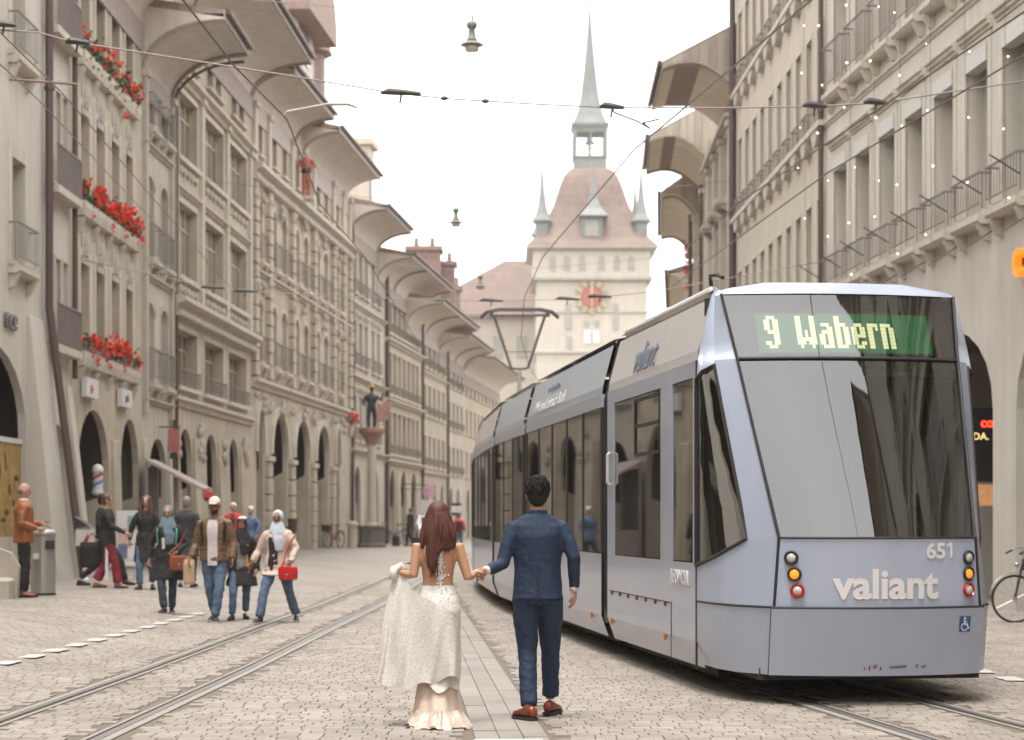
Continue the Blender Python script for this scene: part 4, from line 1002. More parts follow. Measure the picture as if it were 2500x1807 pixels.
sidetext('BERNMOBIL', M1, 3.50, .92, .14, WTXT, .78, .004)
# --- nose
NT2 = [(.25, (5.70, .85)), (.79, (5.80, .85)), (1.35, (5.80, .81)), (2.84, (5.0, .955)), (3.41, (4.70, 1.02)), (3.5, (4.45, .9))]
NT1 = [(.25, (5.36, 1.05)), (.79, (5.43, 1.06)), (1.35, (5.44, .98)), (2.78, (4.82, 1.11)), (3.41, (4.56, 1.05)), (3.5, (4.3, .9))]
def vt(tab, z):
    return interp([(a, b[0]) for a, b in tab], z), interp([(a, b[1]) for a, b in tab], z)
NF = 12
def ncol(z, bz=None):
    hw = half(min(z, 3.44)); a = (4.53, hw); c1 = vt(NT1, z); c2 = vt(NT2, z); bul = interp([(.25, .20), (1.35, .23), (3.41, .16)], z)
    pts = [(a[0], -a[1]), ((a[0]*.5+c1[0]*.5)+.02, -(a[1]*.5+c1[1]*.5)-.035), (c1[0], -c1[1])]
    fr = [(c2[0]+bul*(1-(f*f)), c2[1]*f) for f in [2*k/NF-1 for k in range(NF+1)]]
    pts += fr
    pts += [(s, -t) for s, t in pts[2::-1]]
    return pts
def front_s(t, z):
    c2 = vt(NT2, z); bul = interp([(.25, .20), (1.35, .23), (3.41, .16)], z); f = t/c2[1]
    return c2[0]+bul*(1-f*f)
rowz = [.25, .45, .79, .80, 1.0, 1.12, 1.35, 1.6, 1.9, 2.2, 2.5, 2.78, 2.84, 2.84, 3.0, 3.2, 3.41, 3.47]
NCOL = 3+NF+1+3
def npt(r, c, off=0.0):
    z = rowz[r]; cc = c if c < NCOL/2 else NCOL-1-c
    if r == 6: z = {0: 1.10, 1: 1.19, 2: 1.34}.get(cc, 1.35)
    if r == 5: z = {0: 1.04, 1: 1.08, 2: 1.12}.get(cc, 1.12)
    if r == 11: z = {0: 2.70, 1: 2.75, 2: 2.80}.get(cc, 2.80)
    p = ncol(z)[c]; s, t = p
    if off:
        q_ = ncol(z); a, b = q_[max(c-1, 0)], q_[min(c+1, NCOL-1)]; d = Vector((b[0]-a[0], b[1]-a[1])).normalized(); n = Vector((d.y, -d.x))
        s += n.x*off; t += n.y*off
    return (s, t, z)
def npart(name, m, r0, r1, c0, c1, off=0.0, parent=None):
    m_ = MB(); nc = c1-c0+1
    for r in range(r0, r1+1): m_.v += [npt(r, c, off) for c in range(c0, c1+1)]
    for r in range(r1-r0):
        for c in range(nc-1):
            i = r*nc+c; m_.f.append((i, i+1, i+1+nc, i+nc)); m_.mi.append(0)
    return tp(m_, name, m, M1, True)
CL, CR = 3, 3+NF           # windscreen edge columns
bump = npart('bumper', TB, 0, 2, CL, CR, .035)
npart('nose_skirt', TB, 0, 2, 0, CL); npart('nose_skirt', TB, 0, 2, CR, NCOL-1)
npart('nose_side', TB, 3, 6, 0, CL); npart('nose_side', TB, 3, 6, CR, NCOL-1)
npart('front_panel', TB, 3, 6, CL, CR)
npart('windscreen', TWS, 6, 12, CL, CR, -.012)
npart('destination_glass', TWS, 13, 16, CL, CR, -.012)
npart('corner_pillar', TB, 6, 12, 2, CL); npart('corner_pillar', TB, 6, 12, CR, CR+1)
npart('corner_pillar', TB, 12, 16, 2, CL); npart('corner_pillar', TB, 12, 16, CR, CR+1)
npart('cab_side_window', TGL, 6, 11, 0, 2, -.01); npart('cab_side_window', TGL, 6, 11, CR+1, NCOL-1, -.01)
npart('nose_side', TB, 11, 16, 0, 2); npart('nose_side', TB, 11, 16, CR+1, NCOL-1)
m_ = MB(); top = [npt(16, c) for c in range(NCOL)]
m_.loft([top, [(s*.985-.06 if s > 4.6 else s, t*.97, 3.46) for s, t, z in top], [(4.53 if s < 4.56 else 4.5+(s-4.5)*.3, t*.6, 3.53) for s, t, z in top]], cap=False, close=False)
tp(m_, 'nose_roof', TB, M1, True)
# dark borders, seams
def nseam(name, m, path, r=.008, flat=1.0):
    m_ = MB(); m_.tube(path, r, 6); return tp(m_, name, m, M1)
for cs in (CL, CR):
    nseam('screen_gasket', TDK, [npt(r, cs, .002) for r in range(6, 17)], .014)
    nseam('panel_seam', TDK, [npt(r, cs, .004) for r in range(3, 7)], .012)
    nseam('panel_seam', TSEAM, [(npt(r, cs, .02)[0]-.02, npt(r, cs, .02)[1], npt(r, cs)[2]) for r in range(0, 3)], .012)
nseam('screen_gasket', TDK, [npt(12, c, .0) for c in range(CL, CR+1)], .014)
nseam('screen_gasket', TDK, [npt(6, c, .0) for c in range(CL, CR+1)], .010)
nseam('panel_seam', TDK, [(npt(2, c, .03)[0], npt(2, c, .03)[1], .795) for c in range(CL, CR+1)], .010)
for rng in (range(0, CL+1), range(CR, NCOL)): nseam('panel_seam', TDK, [(npt(2, c)[0], npt(2, c)[1], .795) for c in rng], .010)
for cc in ((0, 1, 2), (NCOL-1, NCOL-2, NCOL-3)):
    nseam('screen_gasket', TDK, [npt(6, c, .0) for c in cc]+[npt(r, cc[2], .0) for r in range(7, 11)]+[npt(11, c, .0) for c in cc[::-1]]+[npt(r, cc[0], .0) for r in range(10, 6, -1)]+[npt(6, cc[0])], .018)
# cab interior
m_ = MB(); m_.box(4.5, 5.6, -.92, .92, .2, .3); m_.box(3.6, 5.0, -.7, .7, .15, .2); tp(m_, 'underframe', TUN, M1)
m_ = MB(); m_.box(4.4, 4.46, -1.1, 1.1, .4, 3.4); m_.box(4.46, 5.7, -.85, .85, .4, .45); m_.box(4.46, 4.9, -.95, .95, 2.78, 2.82); tp(m_, 'cab_bulkhead', TUN, M1)
m_ = MB(); m_.hexa([(5.25, -.75, .8), (5.75, -.7, .8), (5.75, .7, .8), (5.25, .75, .8), (5.3, -.75, 1.30), (5.85, -.72, 1.33), (5.85, .72, 1.33), (5.3, .75, 1.30)]); tp(m_, 'dashboard', TUN, M1)
m_ = MB(); m_.bbox(4.6, 5.1, -.28, .28, .45, 1.0, .05); m_.bbox(4.56, 4.72, -.28, .28, 1.0, 1.85, .05); m_.bbox(4.58, 4.68, -.15, .15, 1.85, 2.1, .03); tp(m_, 'driver_seat', TSEAT, M1)
m_ = MB(); m_.tube([(5.92, .1, 1.36), (5.75, .35, 1.75)], .012, 5); m_.tube([(5.75, .35, 1.42), (5.4, .62, 2.3)], .009, 5); tp(m_, 'wiper', TDK, M1)
m_ = MB(); m_.box(5.35, 5.5, .45, .75, 1.33, 1.6); m_.box(5.4, 5.5, -.7, -.45, 1.33, 1.5); tp(m_, 'console_screen', TDK, M1)
# destination board: dot matrix
G = {'9': ['.###.', '##.##', '##.##', '##.##', '.####', '...##', '...##', '##.##', '.###.'],
     'W': ['##...##', '##...##', '##...##', '##...##', '##.#.##', '##.#.##', '#######', '###.###', '.#...#.'],
     'a': ['.....', '.....', '.###.', '...##', '.####', '##.##', '##.##', '##.##', '.####'],
     'b': ['##...', '##...', '####.', '##.##', '##.##', '##.##', '##.##', '##.##', '####.'],
     'e': ['.....', '.....', '.###.', '##.##', '##.##', '#####', '##...', '##.##', '.###.'],
     'r': ['....', '....', '####', '##.#', '##..', '##..', '##..', '##..', '##..'],
     'n': ['.....', '.....', '####.', '##.##', '##.##', '##.##', '##.##', '##.##', '##.##'], ' ': ['...']*9}
bd = MB()
def dpt(t, z, off): return (front_s(t, z)-.05+off, t, z)
ts = [-.76+1.5*k/16 for k in range(17)]; z0, z1 = 2.89, 3.235
for a, b_ in zip(ts, ts[1:]):
    e0 = -.05*(a < -.70); bd.q(dpt(a, z0, 0), dpt(b_, z0, 0), dpt(b_, z1, 0), dpt(a, z1, 0))
board = tp(bd, 'destination_board', LEDB, M1, True)
dots = MB(); cw = .0235; ch = .0285; x = -.70
for chx in '9  Wabern':
    g_ = G[chx]; wd_ = len(g_[0])
    for r, row in enumerate(g_):
        for c, v in enumerate(row):
            if v == '#':
                a0, a1 = x+c*cw+.0006, x+(c+1)*cw-.0006; zz1 = 3.215-r*ch*1.12-.001; zz0 = zz1-ch*1.12+.002
                dots.q(dpt(a0, zz0, .008), dpt(a1, zz0, .008), dpt(a1, zz1, .008), dpt(a0, zz1, .008))
    x += (wd_+1)*cw if chx != ' ' else cw*2.5
o = kind(dots.build('led_text', LED, board), 'stuff')
bk = MB(); bk.box(4.55, 4.62, -.95, .95, 2.84, 3.42); tp(bk, 'display_backing', TDK, M1)
bk = MB()
for a, b_ in zip([-.96+1.92*k/12 for k in range(12)], [-.96+1.92*(k+1)/12 for k in range(12)]):
    bk.q(dpt(a, 2.85, -.06), dpt(b_, 2.85, -.06), (dpt(b_, 3.39, -.06)), (dpt(a, 3.39, -.06)))
tp(bk, 'display_mask', mat('display_mask', (.05, .035, .035), .5, .1, 3), M1)
# wrap print onto the front
def wrap(o, t0, z0, sx=1.0, off=.005):
    for v in o.data.vertices:
        t = t0+v.co.x*sx; z = z0+v.co.y; o_ = off+(v.co.z > 0)*.002; v.co = (front_s(t, z)+o_, t, z)
    o.matrix_local = M1
def ftext(body, t0, z0, width, h, m, off=.005, bold=.03):
    o = text('lettering', body, h*1.37, m, TRAM, Matrix(), .001, bold); wd_ = max(v.co.x for v in o.data.vertices); wrap(o, t0, z0, width/wd_, off); return o
ftext('valiant', -.41, .875, .86, .235, WTXT)
ftext('65', .335, 1.19, .178, .122, WTXT)
one = MB()
for qd in (((.556, 1.19), (.580, 1.19), (.580, 1.312), (.556, 1.312)), ((.530, 1.272), (.556, 1.288), (.556, 1.312), (.530, 1.296))): one.q(*[(front_s(a, z)+.007, a, z) for a, z in qd])
tp(one, 'lettering', WTXT, M1)
def lamp(t, z, m, ring, r=.058):
    s = front_s(t, z)+.006; a = math.atan2(-2*.22*t/.66, 1.0); L_ = Matrix.Translation((s, t, z)) @ Matrix.Rotation(-a*1.0, 4, 'Z') @ Matrix.Rotation(PI/2-.05, 4, 'Y')
    h = MB(); h.lathe([(.0, 0), (r, 0), (r, .016), (r*.86, .024), (r*.70, .010)], 20); o = h.build('lamp_ring', ring, TRAM, smooth=False); o.matrix_local = M1 @ L_
    h = MB(); h.lathe([(0, .001), (r*.72, .001), (r*.62, .016), (r*.3, .024), (0, .026)], 16); h.build('lens', m, o, smooth=True)
for sg in (-1, 1):
    for k, (z, m, ring) in enumerate(((1.19, WHL, TDK), (1.06, ORL, TDK), (.93, WHL, REDL))):
        lamp(sg*(.725-.022*k) if sg < 0 else .735, z, m, ring)
# wheelchair plate
pl = MB(); n = 3
for k in range(n):
    a, b_ = .645+.105*k/n, .645+.105*(k+1)/n
    pl.q(*[(front_s(t, z)+.042, t, z) for t, z in ((a, .595), (b_, .595), (b_, .72), (a, .72))])
plo = tp(pl, 'access_plate', BLUE, M1)
wc = MB()
def wpt(t, z): return (front_s(.645+t, .595+z)+.046, .645+t, .595+z)
def stroke(pts, w_=.006):
    for (a, b_), (c, d_) in zip(pts, pts[1:]):
        dx, dz = c-a, d_-b_; l = math.hypot(dx, dz) or 1; nx, nz_ = -dz/l*w_, dx/l*w_; ex, ez = dx/l*w_*.5, dz/l*w_*.5
        wc.q(wpt(a-ex-nx, b_-ez-nz_), wpt(c+ex-nx, d_+ez-nz_), wpt(c+ex+nx, d_+ez+nz_), wpt(a-ex+nx, b_-ez+nz_))
stroke([(.045+.009*math.cos(2*PI*k/8), .108+.008*math.sin(2*PI*k/8)) for k in range(9)], .005)
stroke([(.043, .095), (.045, .062), (.072, .060), (.084, .028), (.092, .030)], .007); stroke([(.045, .080), (.066, .080)], .005)
stroke([(.048+.030*math.cos(a), .040+.029*math.sin(a)) for a in [math.radians(110+k*24) for k in range(10)]], .005)
wc.build('access_symbol', WTXT, plo)
sc_ = MB()
for t, w_, h_ in ((-.16, .008, .03), (-.12, .012, .04), (-.03, .012, .03)):
    sc_.q(*[(front_s(a, z)+.041, a, z) for a, z in ((t, .29), (t+w_, .30), (t+w_, .30+h_), (t, .29+h_))])
tp(sc_, 'scuff_mark', REDL, M1)
sc_ = MB()
for t, w_, h_ in ((-.085, .03, .03), (.05, .14, .022), (.27, .02, .03), (.32, .04, .02)):
    sc_.q(*[(front_s(a, z)+.041, a, z) for a, z in ((t, .31), (t+w_, .315), (t+w_, .315+h_), (t, .305+h_))])
tp(sc_, 'scuff_mark', mat('scuff_grey', (.16, .16, .19), .7, .3, 20), M1)
# --- trailing modules
def evw(s0, s1, n, gap): w_ = (s1-s0-gap*(n+1))/n; return [(s0+gap+k*(w_+gap), s0+gap+k*(w_+gap)+w_) for k in range(n)]
specs = [(0, 1, TB, TU2, 5, 'Wir sind einfach Bank.'), (1, 2, TB, TU2, 3, None), (2, 3, TB, TU, 5, None), (3, 4, TB, TU, 3, None), (4, 5, TB, TU, 5, None), (5, 6, TB, TU, 4, None)]
bellows(None, M1, -.2, .18)
for k, (i, j, low, up, nw, tx) in enumerate(specs):
    M = frame_of(AP[j], AP[i]); ln = (AP[i]-AP[j]).length
    module(M, .2, ln-.2, evw(.2, ln-.2, nw, .09), low, up)
    bellows(None, M, -.2, .2) if j < 6 else None
    if k in (1, 3): wheels(M, (ln/2-.9, ln/2+.9))
    if tx:
        sidetext(tx, M, 1.0, 2.96, .17, WTXT, 1.45, .004); sidetext('Ihre Bank in Bern', M, 2.0, 3.19, .09, DTXT, 1.3, .003)
        for x in (.9, ln-.9):
            h = MB(); h.ell((x, -1.2, .42), .035, .012, .045, 10, 6); tp(h, 'side_marker', MRK, M)
# pantograph on the fourth trailing module
pc = Vector((.18-AP[0].x, 48.2-AP[0].y))
PM = Matrix.Translation((pc.x, pc.y, 0))
m_ = MB(); m_.box(-.5, .5, -.6, .6, 3.55, 3.68); m_.tube([(-.02, .9, 3.65), (.0, -.35, 5.05)], .05, 8); o = tp(m_, 'pantograph_arm', TU, PM)
m_ = MB(); m_.tube([(-.1, -.35, 5.08), (-.20, -.33, 5.1), (-.62, .3, 6.42)], .034, 6); m_.tube([(.1, -.35, 5.08), (.20, -.33, 5.1), (.62, .3, 6.42)], .034, 6); m_.tube([(-.15, -.35, 5.08), (.15, -.35, 5.08)], .03, 6)
m_.tube([(-.28, -.16, 5.5), (.28, -.16, 5.5)], .015, 5); m_.build('pantograph_fork', IRON, o)
m_ = MB()
for y in (.1, .5): m_.tube([(-.95, y, 6.36), (-.78, y, 6.50), (-.5, y, 6.56), (.5, y, 6.56), (.78, y, 6.50), (.95, y, 6.36)], .03, 6)
m_.tube([(-.68, .3, 6.42), (.68, .3, 6.42)], .035, 6)
for x in (-.68, .68): m_.box(x-.05, x+.05, .08, .52, 6.40, 6.47)
m_.build('pantograph_head', IRON, o)
# ================================================================ FLOWERS
def flowers(label, M, x0, x1, n_leaf, n_bl, mats, h=.35, spill=.25, box=True, group='geranium boxes on the facades', dens=1.0):
    c = M @ Vector(((x0+x1)/2, 0, 0)); t = thing('flower_box', label, 'flower box', c, M.to_euler().z, group); hw = (x1-x0)/2; r = random.Random(n_leaf+int(hw*10))
    if box:
        bx = MB(); n = max(2, int(hw*2/1.5)); w_ = 2*hw/n
        for k in range(n): MB().box(-hw+k*w_+.03, -hw+(k+1)*w_-.03, -.13, .13, 0, .2).build('planter', RAILM, t)
    lv = MB()
    def q(mb, p, s):
        a = Vector((r.gauss(0, 1), r.gauss(0, 1), r.gauss(0, 1))).normalized(); b_ = a.cross(Vector((r.gauss(0, 1), r.gauss(0, 1), r.gauss(0, 1)))).normalized()
        mb.q(p-a*s-b_*s*.7, p+a*s-b_*s*.7, p+a*s+b_*s*.7, p-a*s+b_*s*.7)
    for k in range(n_leaf):
        x = r.uniform(-hw, hw); lump = .6+.5*math.sin(x*4+1)+.3*math.sin(x*9)
        p = Vector((x, r.gauss(-.05, .09), .15+r.random()*h*max(.3, lump)-(r.random()**2)*spill)); q(lv, p, r.uniform(.03, .06))
    kind(lv.build('leaves', LEAF, t), 'stuff')
    for k in range(n_bl):
        x = r.uniform(-hw, hw)+r.gauss(0, .05); lump = .6+.5*math.sin(x*4+1)
        c_ = Vector((x, r.gauss(-.11, .08), .2+r.random()*h*1.1*max(.5, lump)-(r.random()**3)*spill*1.6)); bl = MB(); rad = r.uniform(.06, .115)
        for j in range(14):
            dv = Vector((r.gauss(0, 1), r.gauss(0, 1), r.gauss(0, 1))).normalized()*rad*r.uniform(.6, 1); q(bl, c_+dv, r.uniform(.026, .044))
        bl.build('blossom', mats[k % len(mats)], t)
    return t
M_ = L2.root.matrix_basis
for z, nl, nb, mt, lab in ((5.0, 420, 70, [PETALO, PETAL], 'red geranium box on the lowest ledge of the flower box house'), (8.4, 520, 100, [PETAL, PETALO, PETAL], 'fullest geranium box, glowing red on the middle ledge'), (11.8, 620, 36, [PETALO], 'mostly green geranium box with few blossoms on the top ledge')):
    flowers(lab, M_ @ Matrix.Translation((0, -.03, z+.3)), .85, 7.3, nl, nb, mt, h=.42 if z < 11 else .5, spill=.3 if z < 11 else .5, box=z < 6)
flowers('small scarlet flower box beside the fountain figure', Matrix.Translation((-6.95, 87, 5.7)) @ Matrix.Rotation(PI/2-.07, 4, 'Z'), -.9, .9, 120, 22, [PETAL], h=.3)
flowers('red flowers dangling from the last house on the right', Matrix.Translation((7.95, 90.0, 12.9)) @ Matrix.Rotation(-PI/2-.09, 4, 'Z'), -.5, .5, 90, 26, [PETAL], h=1.6, spill=1.6, box=False)
# ================================================================ WIRES, LAMPS
WIRE = mat('wire', (.16, .13, .12), .5, .1, 3, metal=.3); LAMPG = mat('lamp_patina', (.20, .24, .20), .5, .15, 6); LAMPB = mat('lamp_brim', (.28, .21, .17), .5, .15, 6)
LGL = mat('lamp_glass', (.55, .52, .47), .2, .08, 5)
def wire(name, label, cat, pts, r=.012, m=WIRE, group=None):
    pts = [Vector(p) for p in pts]; o = MB()
    o.tube([p-pts[0] for p in pts], r, 5); ob = o.build(name, m, None, pts[0]); return tag(ob, label, cat, group)
def sag(a, b, s, n=8):
    a, b = Vector(a), Vector(b); return [a.lerp(b, k/n)-Vector((0, 0, s*4*(k/n)*(1-k/n))) for k in range(n+1)]
def ins(parent, base, p, big=1.0):
    m_ = MB(); q = p-base
    m_.tube([q+Vector((-.17*big, 0, .01)), q+Vector((-.10*big, 0, .03)), q+Vector((0, 0, .02)), q+Vector((.16*big, 0, .0))], [.02, .045, .04, .025], 7)
    m_.tube([q, q+Vector((-.02, 0, -.12))], .014, 5); m_.build('insulator', IRON, parent)
SP1 = [(-9.7, 24.7, 7.7)]+[P(u, v, 24.7) for u, v in ((93, 79), (173, 102), (309, 123), (700, 184), (965, 228), (1090, 241), (1300, 254), (1490, 263), (1750, 264), (1990, 260), (2139, 252), (2500, 198))]+[(8.7, 24.7, 8.3)]
s1 = wire('span_wire', 'nearest span wire carrying dark insulators right across the street', 'wire', SP1, .010)
for u, v in ((190, 105), (980, 229), (1495, 263), (1990, 260), (2139, 252), (10, 62)): ins(s1, Vector(SP1[0]), P(u, v, 24.7), 1.5 if u == 980 else .9)
m_ = MB()
for u, v in ((1085, 240), (1185, 247)): m_.ell(P(u, v, 24.7)-Vector(SP1[0]), .05, .03, .03, 6, 4)
m_.build('clamp', IRON, s1)
SP2 = [(-9.6, 45, 7.3), P(520, 703, 45), P(600, 712, 45), P(900, 727, 45), P(1200, 735, 45), P(1386, 731, 45), P(1465, 725, 45), P(1600, 712, 45), (7.1, 45, 7.3)]
s2 = wire('span_wire', 'second span wire behind the tram at balcony height', 'wire', SP2, .010)
for u, v in ((520, 703), (600, 712), (1200, 735), (1386, 731), (1465, 725)): ins(s2, Vector(SP2[0]), P(u, v, 45), 1.6)
for T, a, lab in ((TL, [P(416, -40, 18.0), P(571, 160, 21.2), P(700, 290, 24.4), P(782, 500, 31.5)], 'contact wire over the empty left track'), (TR, [(4.2, 8, 6.35), P(1981, 0, 18.6), P(1700, 240, 22.6), P(1550, 364, 26)], 'contact wire running over the tram from top right')):
    pts = list(a)+[Vector((interp(T, y), y, 6.45)) for y in (38, 45, 55, 65, 80, 100, 130)]; wire('contact_wire', lab, 'wire', pts, .011)
for a, lab in (([P(2700, -110, 17), P(2500, 29, 19), P(2019, 350, 25.7), P(1797, 500, 31.5), P(1640, 640, 44)], 'upper feeder wire slanting across the department store'), ([P(2700, 10, 18.6), P(2500, 134, 20.8), P(2019, 423, 27.9), P(1801, 582, 34.4), P(1640, 700, 47)], 'lower feeder wire slanting across the department store')):
    wire('feeder_wire', lab, 'wire', a, .011)
for a, lab in (([P(-60, 20, 18), P(150, 225, 25), P(560, 700, 45)], 'thin feeder wire slanting down in front of the corner house'), ([P(-60, 100, 20), P(100, 250, 27), P(430, 600, 50)], 'second thin feeder wire beside the downpipe of the corner house')):
    wire('feeder_wire', lab, 'wire', a, .008)
o = wire('pull_off_arm', 'pale pull-off arm hanging below the left eaves', 'wire', [P(700, 294, 24.4), P(693, 283, 24.4), P(700, 274, 24.4), P(800, 255, 24.6), P(850, 255, 24.7), P(872, 263, 24.7)], [.014, .016, .02, .02, .02, .014], PINKF)
o = wire('pull_off_arm', 'thin rusty pull-off rod near the brown downpipe', 'wire', [P(23, 194, 26), P(188, 206, 26)], .018, BRICK)
m_ = wire('pull_off_arm', 'dark forked pull-off clipped to the contact wire above the tram', 'wire', [P(1495, 266, 24.7), P(1500, 275, 24.7), P(1555, 296, 24.6), P(1587, 314, 24.5), P(1570, 300, 24.5), P(1608, 291, 24)], .011, IRON)
lam = None
for k, (y, u, v, lab) in enumerate(((38.4, 1152, 40, 'nearest hanging street lamp, big against the white sky'), (61.6, 1113, 500, 'middle hanging street lamp above the street'), (78.5, 1173, 665, 'farthest hanging street lamp, small against the red roofs'))):
    p = P(u, v, y)
    a = (XL(y), y, p.z+.75); b_ = (XR(y), y, p.z+.75)
    w1 = sag(a, p, .04); w2 = sag(p, b_, .04)
    wire('span_wire', ('thin span wire holding the nearest street lamp', 'thin span wire holding the middle street lamp', 'thin span wire holding the farthest street lamp')[k], 'wire', w1+w2[1:], .009)
    if lam is None:
        t = thing('street_lamp', lab, 'street lamp', p, 0, 'street lamps hung over the street')
        m_ = MB(); m_.tube([(0, 0, 0), (.02, 0, -.05), (0, 0, -.09)], .018, 6); m_.build('hook', IRON, t)
        m_ = MB(); m_.lathe([(.02, -.08), (.06, -.095), (.10, -.13), (.10, -.215), (.085, -.22), (.06, -.24), (.062, -.32), (.085, -.42), (.13, -.49)], 16); m_.build('housing', LAMPG, t, smooth=True)
        m_ = MB(); m_.lathe([(.13, -.49), (.16, -.505), (.225, -.545), (.225, -.555), (.13, -.55)], 20); m_.build('brim', LAMPB, t)
        m_ = MB(); m_.lathe([(.13, -.55), (.135, -.62), (.12, -.67), (.02, -.68)], 16); m_.build('lens', LGL, t, smooth=True); lam = t
    else:
        c = lam.copy(); COL.objects.link(c); c.location = p; c['label'] = lab
        for ch in lam.children: d_ = ch.copy(); COL.objects.link(d_); d_.parent = c
BULB = mat('warm_bulb', (.8, .7, .6), .3, 0, 1, emit=(1, .72, .5), estr=4.0)
bmesh_ = MB().ell((0, 0, 0), .015, .015, .015, 8, 6).mesh('bulb', BULB, True)
STR = [(1962, [62, 184, 302, 420, 540], 41.8), (2009, [74, 198, 320, 447, 574], 40), (2074, [14, 146, 274, 408, 540, 669], 36.6), (2132, [21, 156, 296, 433, 520], 34.6), (2196, [27, 173, 318, 463, 608], 33), (2270, [-40, 111, 266, 415, 571], 32), (2354, [-40, 118, 280, 440], 30.5), (2452, [-30, 133, 310, 477], 29)]
names_ = ['leftmost light string, in front of the narrow windows', 'second light string from the left, by the house joint', 'light string over the first hooded window', 'light string over the second hooded window', 'middle light string, before the third hooded window', 'light string before the fourth hooded window', 'second light string from the right edge', 'rightmost light string at the frame edge']
for (u, vs, y), lab in zip(STR, names_):
    t = thing('light_string', 'hanging fairy lights: '+lab, 'string lights', P(u, vs[0]-150, y), 0, 'fairy light strings hung before the department store')
    base = t.location.copy(); end = P(u+4, vs[-1]+20, y)-base
    MB().tube([(0, 0, 0), end], .004, 4).build('cable', WIRE, t)
    for k, v in enumerate(vs): b_ = put('bulb', bmesh_, t, P(u+random.uniform(-14, 14), v+random.uniform(-12, 12), y)-base); b_.scale = [random.uniform(.5, 1.1)]*3
# ================================================================ STREET FURNITURE
STEEL = mat('brushed_steel', (.42, .39, .36), .35, .1, 3, metal=.6, stretch=(6, 6, .3)); BLK = mat('black_paint', (.02, .018, .017), .5, .2, 4); WHT = mat('white_enamel', (.62, .60, .58), .4, .08, 4)
def at(u, y): x = (u-1250)*y/F; return (x, y, gh(x, y))
t = thing('litter_bin', 'tall brushed steel litter bin with square dark opening', 'litter bin', at(105, 32.6), .3)
m_ = MB(); m_.lathe([(.20, 0), (.20, .98), (.205, .985)], 28); m_.build('drum', STEEL, t, smooth=False)
m_ = MB(); m_.lathe([(.21, .985), (.21, 1.02), (.19, 1.06), (.10, 1.085), (0, 1.09)], 28); m_.build('lid', STEEL, t, smooth=True)
m_ = MB(); m_.box(.02, .17, -.215, -.10, .76, .90); m_.build('opening', BLK, t)
m_ = MB(); m_.box(-.17, -.08, -.22, -.12, .60, .69); m_.build('lock_plate', WHT, t); MB().lathe([(.205, 0), (.205, .05)], 28).build('foot_ring', BLK, t)
t = thing('stone_bench', 'worn stone bench end at the lower left edge', 'bench', at(-15, 31.2), 0)
MB().bbox(-1.2, .3, -.3, .25, 0, .34, .05).build('seat', STONE2, t); m_ = MB(); m_.xprism([(.1, .34), (.33, .0), (.36, .5), (.24, .72), (.0, .8), (-1.2, .8), (-1.2, .34)], .1, .28); m_.build('backrest', STONE2, t)
t = thing('newspaper_box', 'white newspaper box with red mark on a post by the downpipe', 'newspaper box', at(208, 41), -.2)
MB().lathe([(.10, 0), (.05, .05), (.04, .72)], 10).build('post', WHT, t); MB().bbox(-.16, .16, -.12, .12, .70, 1.06, .03).build('box', WHT, t); m_ = MB(); m_.xprism([(0, .78), (.12, .78), (.12, .98)], -.126, -.121); m_.build('mark', SIGNR, t)
m_ = MB(); m_.hexa([(-.16, -.13, 1.07), (.16, -.13, 1.07), (.16, .13, 1.07), (-.16, .13, 1.07), (-.2, -.1, 1.3), (.1, -.1, 1.12), (.1, .13, 1.12), (-.2, .13, 1.3)]); m_.build('hood', BLK, t)
t = thing('poster_rack', 'white rack with coloured magazines behind the woman in red trousers', 'rack', at(312, 40.5), -.15)
MB().box(-.24, .24, 0, .05, .25, 1.42).build('board', WHT, t)
for k, (c_) in enumerate([SIGNW, mat('poster_blue', (.25, .38, .45), .6, .3, 12), mat('poster_peach', (.55, .40, .33), .6, .3, 14), SIGNW, mat('poster_navy', (.12, .14, .25), .6, .4, 15), WHT]):
    MB().box(-.2+.21*(k % 2), -.01+.21*(k % 2), -.02, -.002, 1.05-.3*(k//2), 1.32-.3*(k//2)).build('magazine', c_, t)
MB().box(-.28, .28, -.28, .05, .30, .36).build('shelf', WHT, t)
for x in (-.2, .2): MB().box(x-.025, x+.025, -.2, .04, 0, .3).build('leg', WHT, t)
POST = mat('poster_ochre', (.36, .22, .06), .7, .55, 3.5)
t = thing('poster_hoarding', 'ochre printed hoarding filling the big arch at the left edge', 'hoarding', (-9.90, 38.2, 0), PI/2)
MB().box(-2.3, 2.25, 0, .08, 1.15, 3.0).build('panel', POST, t)
m_ = MB()
rr2 = random.Random(5)
for k in range(16): m_.ell((rr2.uniform(-2.1, 2.1), -.004, rr2.uniform(1.4, 2.8)), rr2.uniform(.05, .22), .008, rr2.uniform(.05, .2), 9, 4)
kind(m_.build('print_spots', mat('poster_brown', (.07, .04, .02), .7, .3, 4), t), 'stuff'); MB().box(-2.4, 2.35, -.03, .1, 3.0, 3.1).build('frame', WHT, t); MB().box(-2.3, 2.25, 0, .1, .2, 1.15).build('base', STONE2, t)
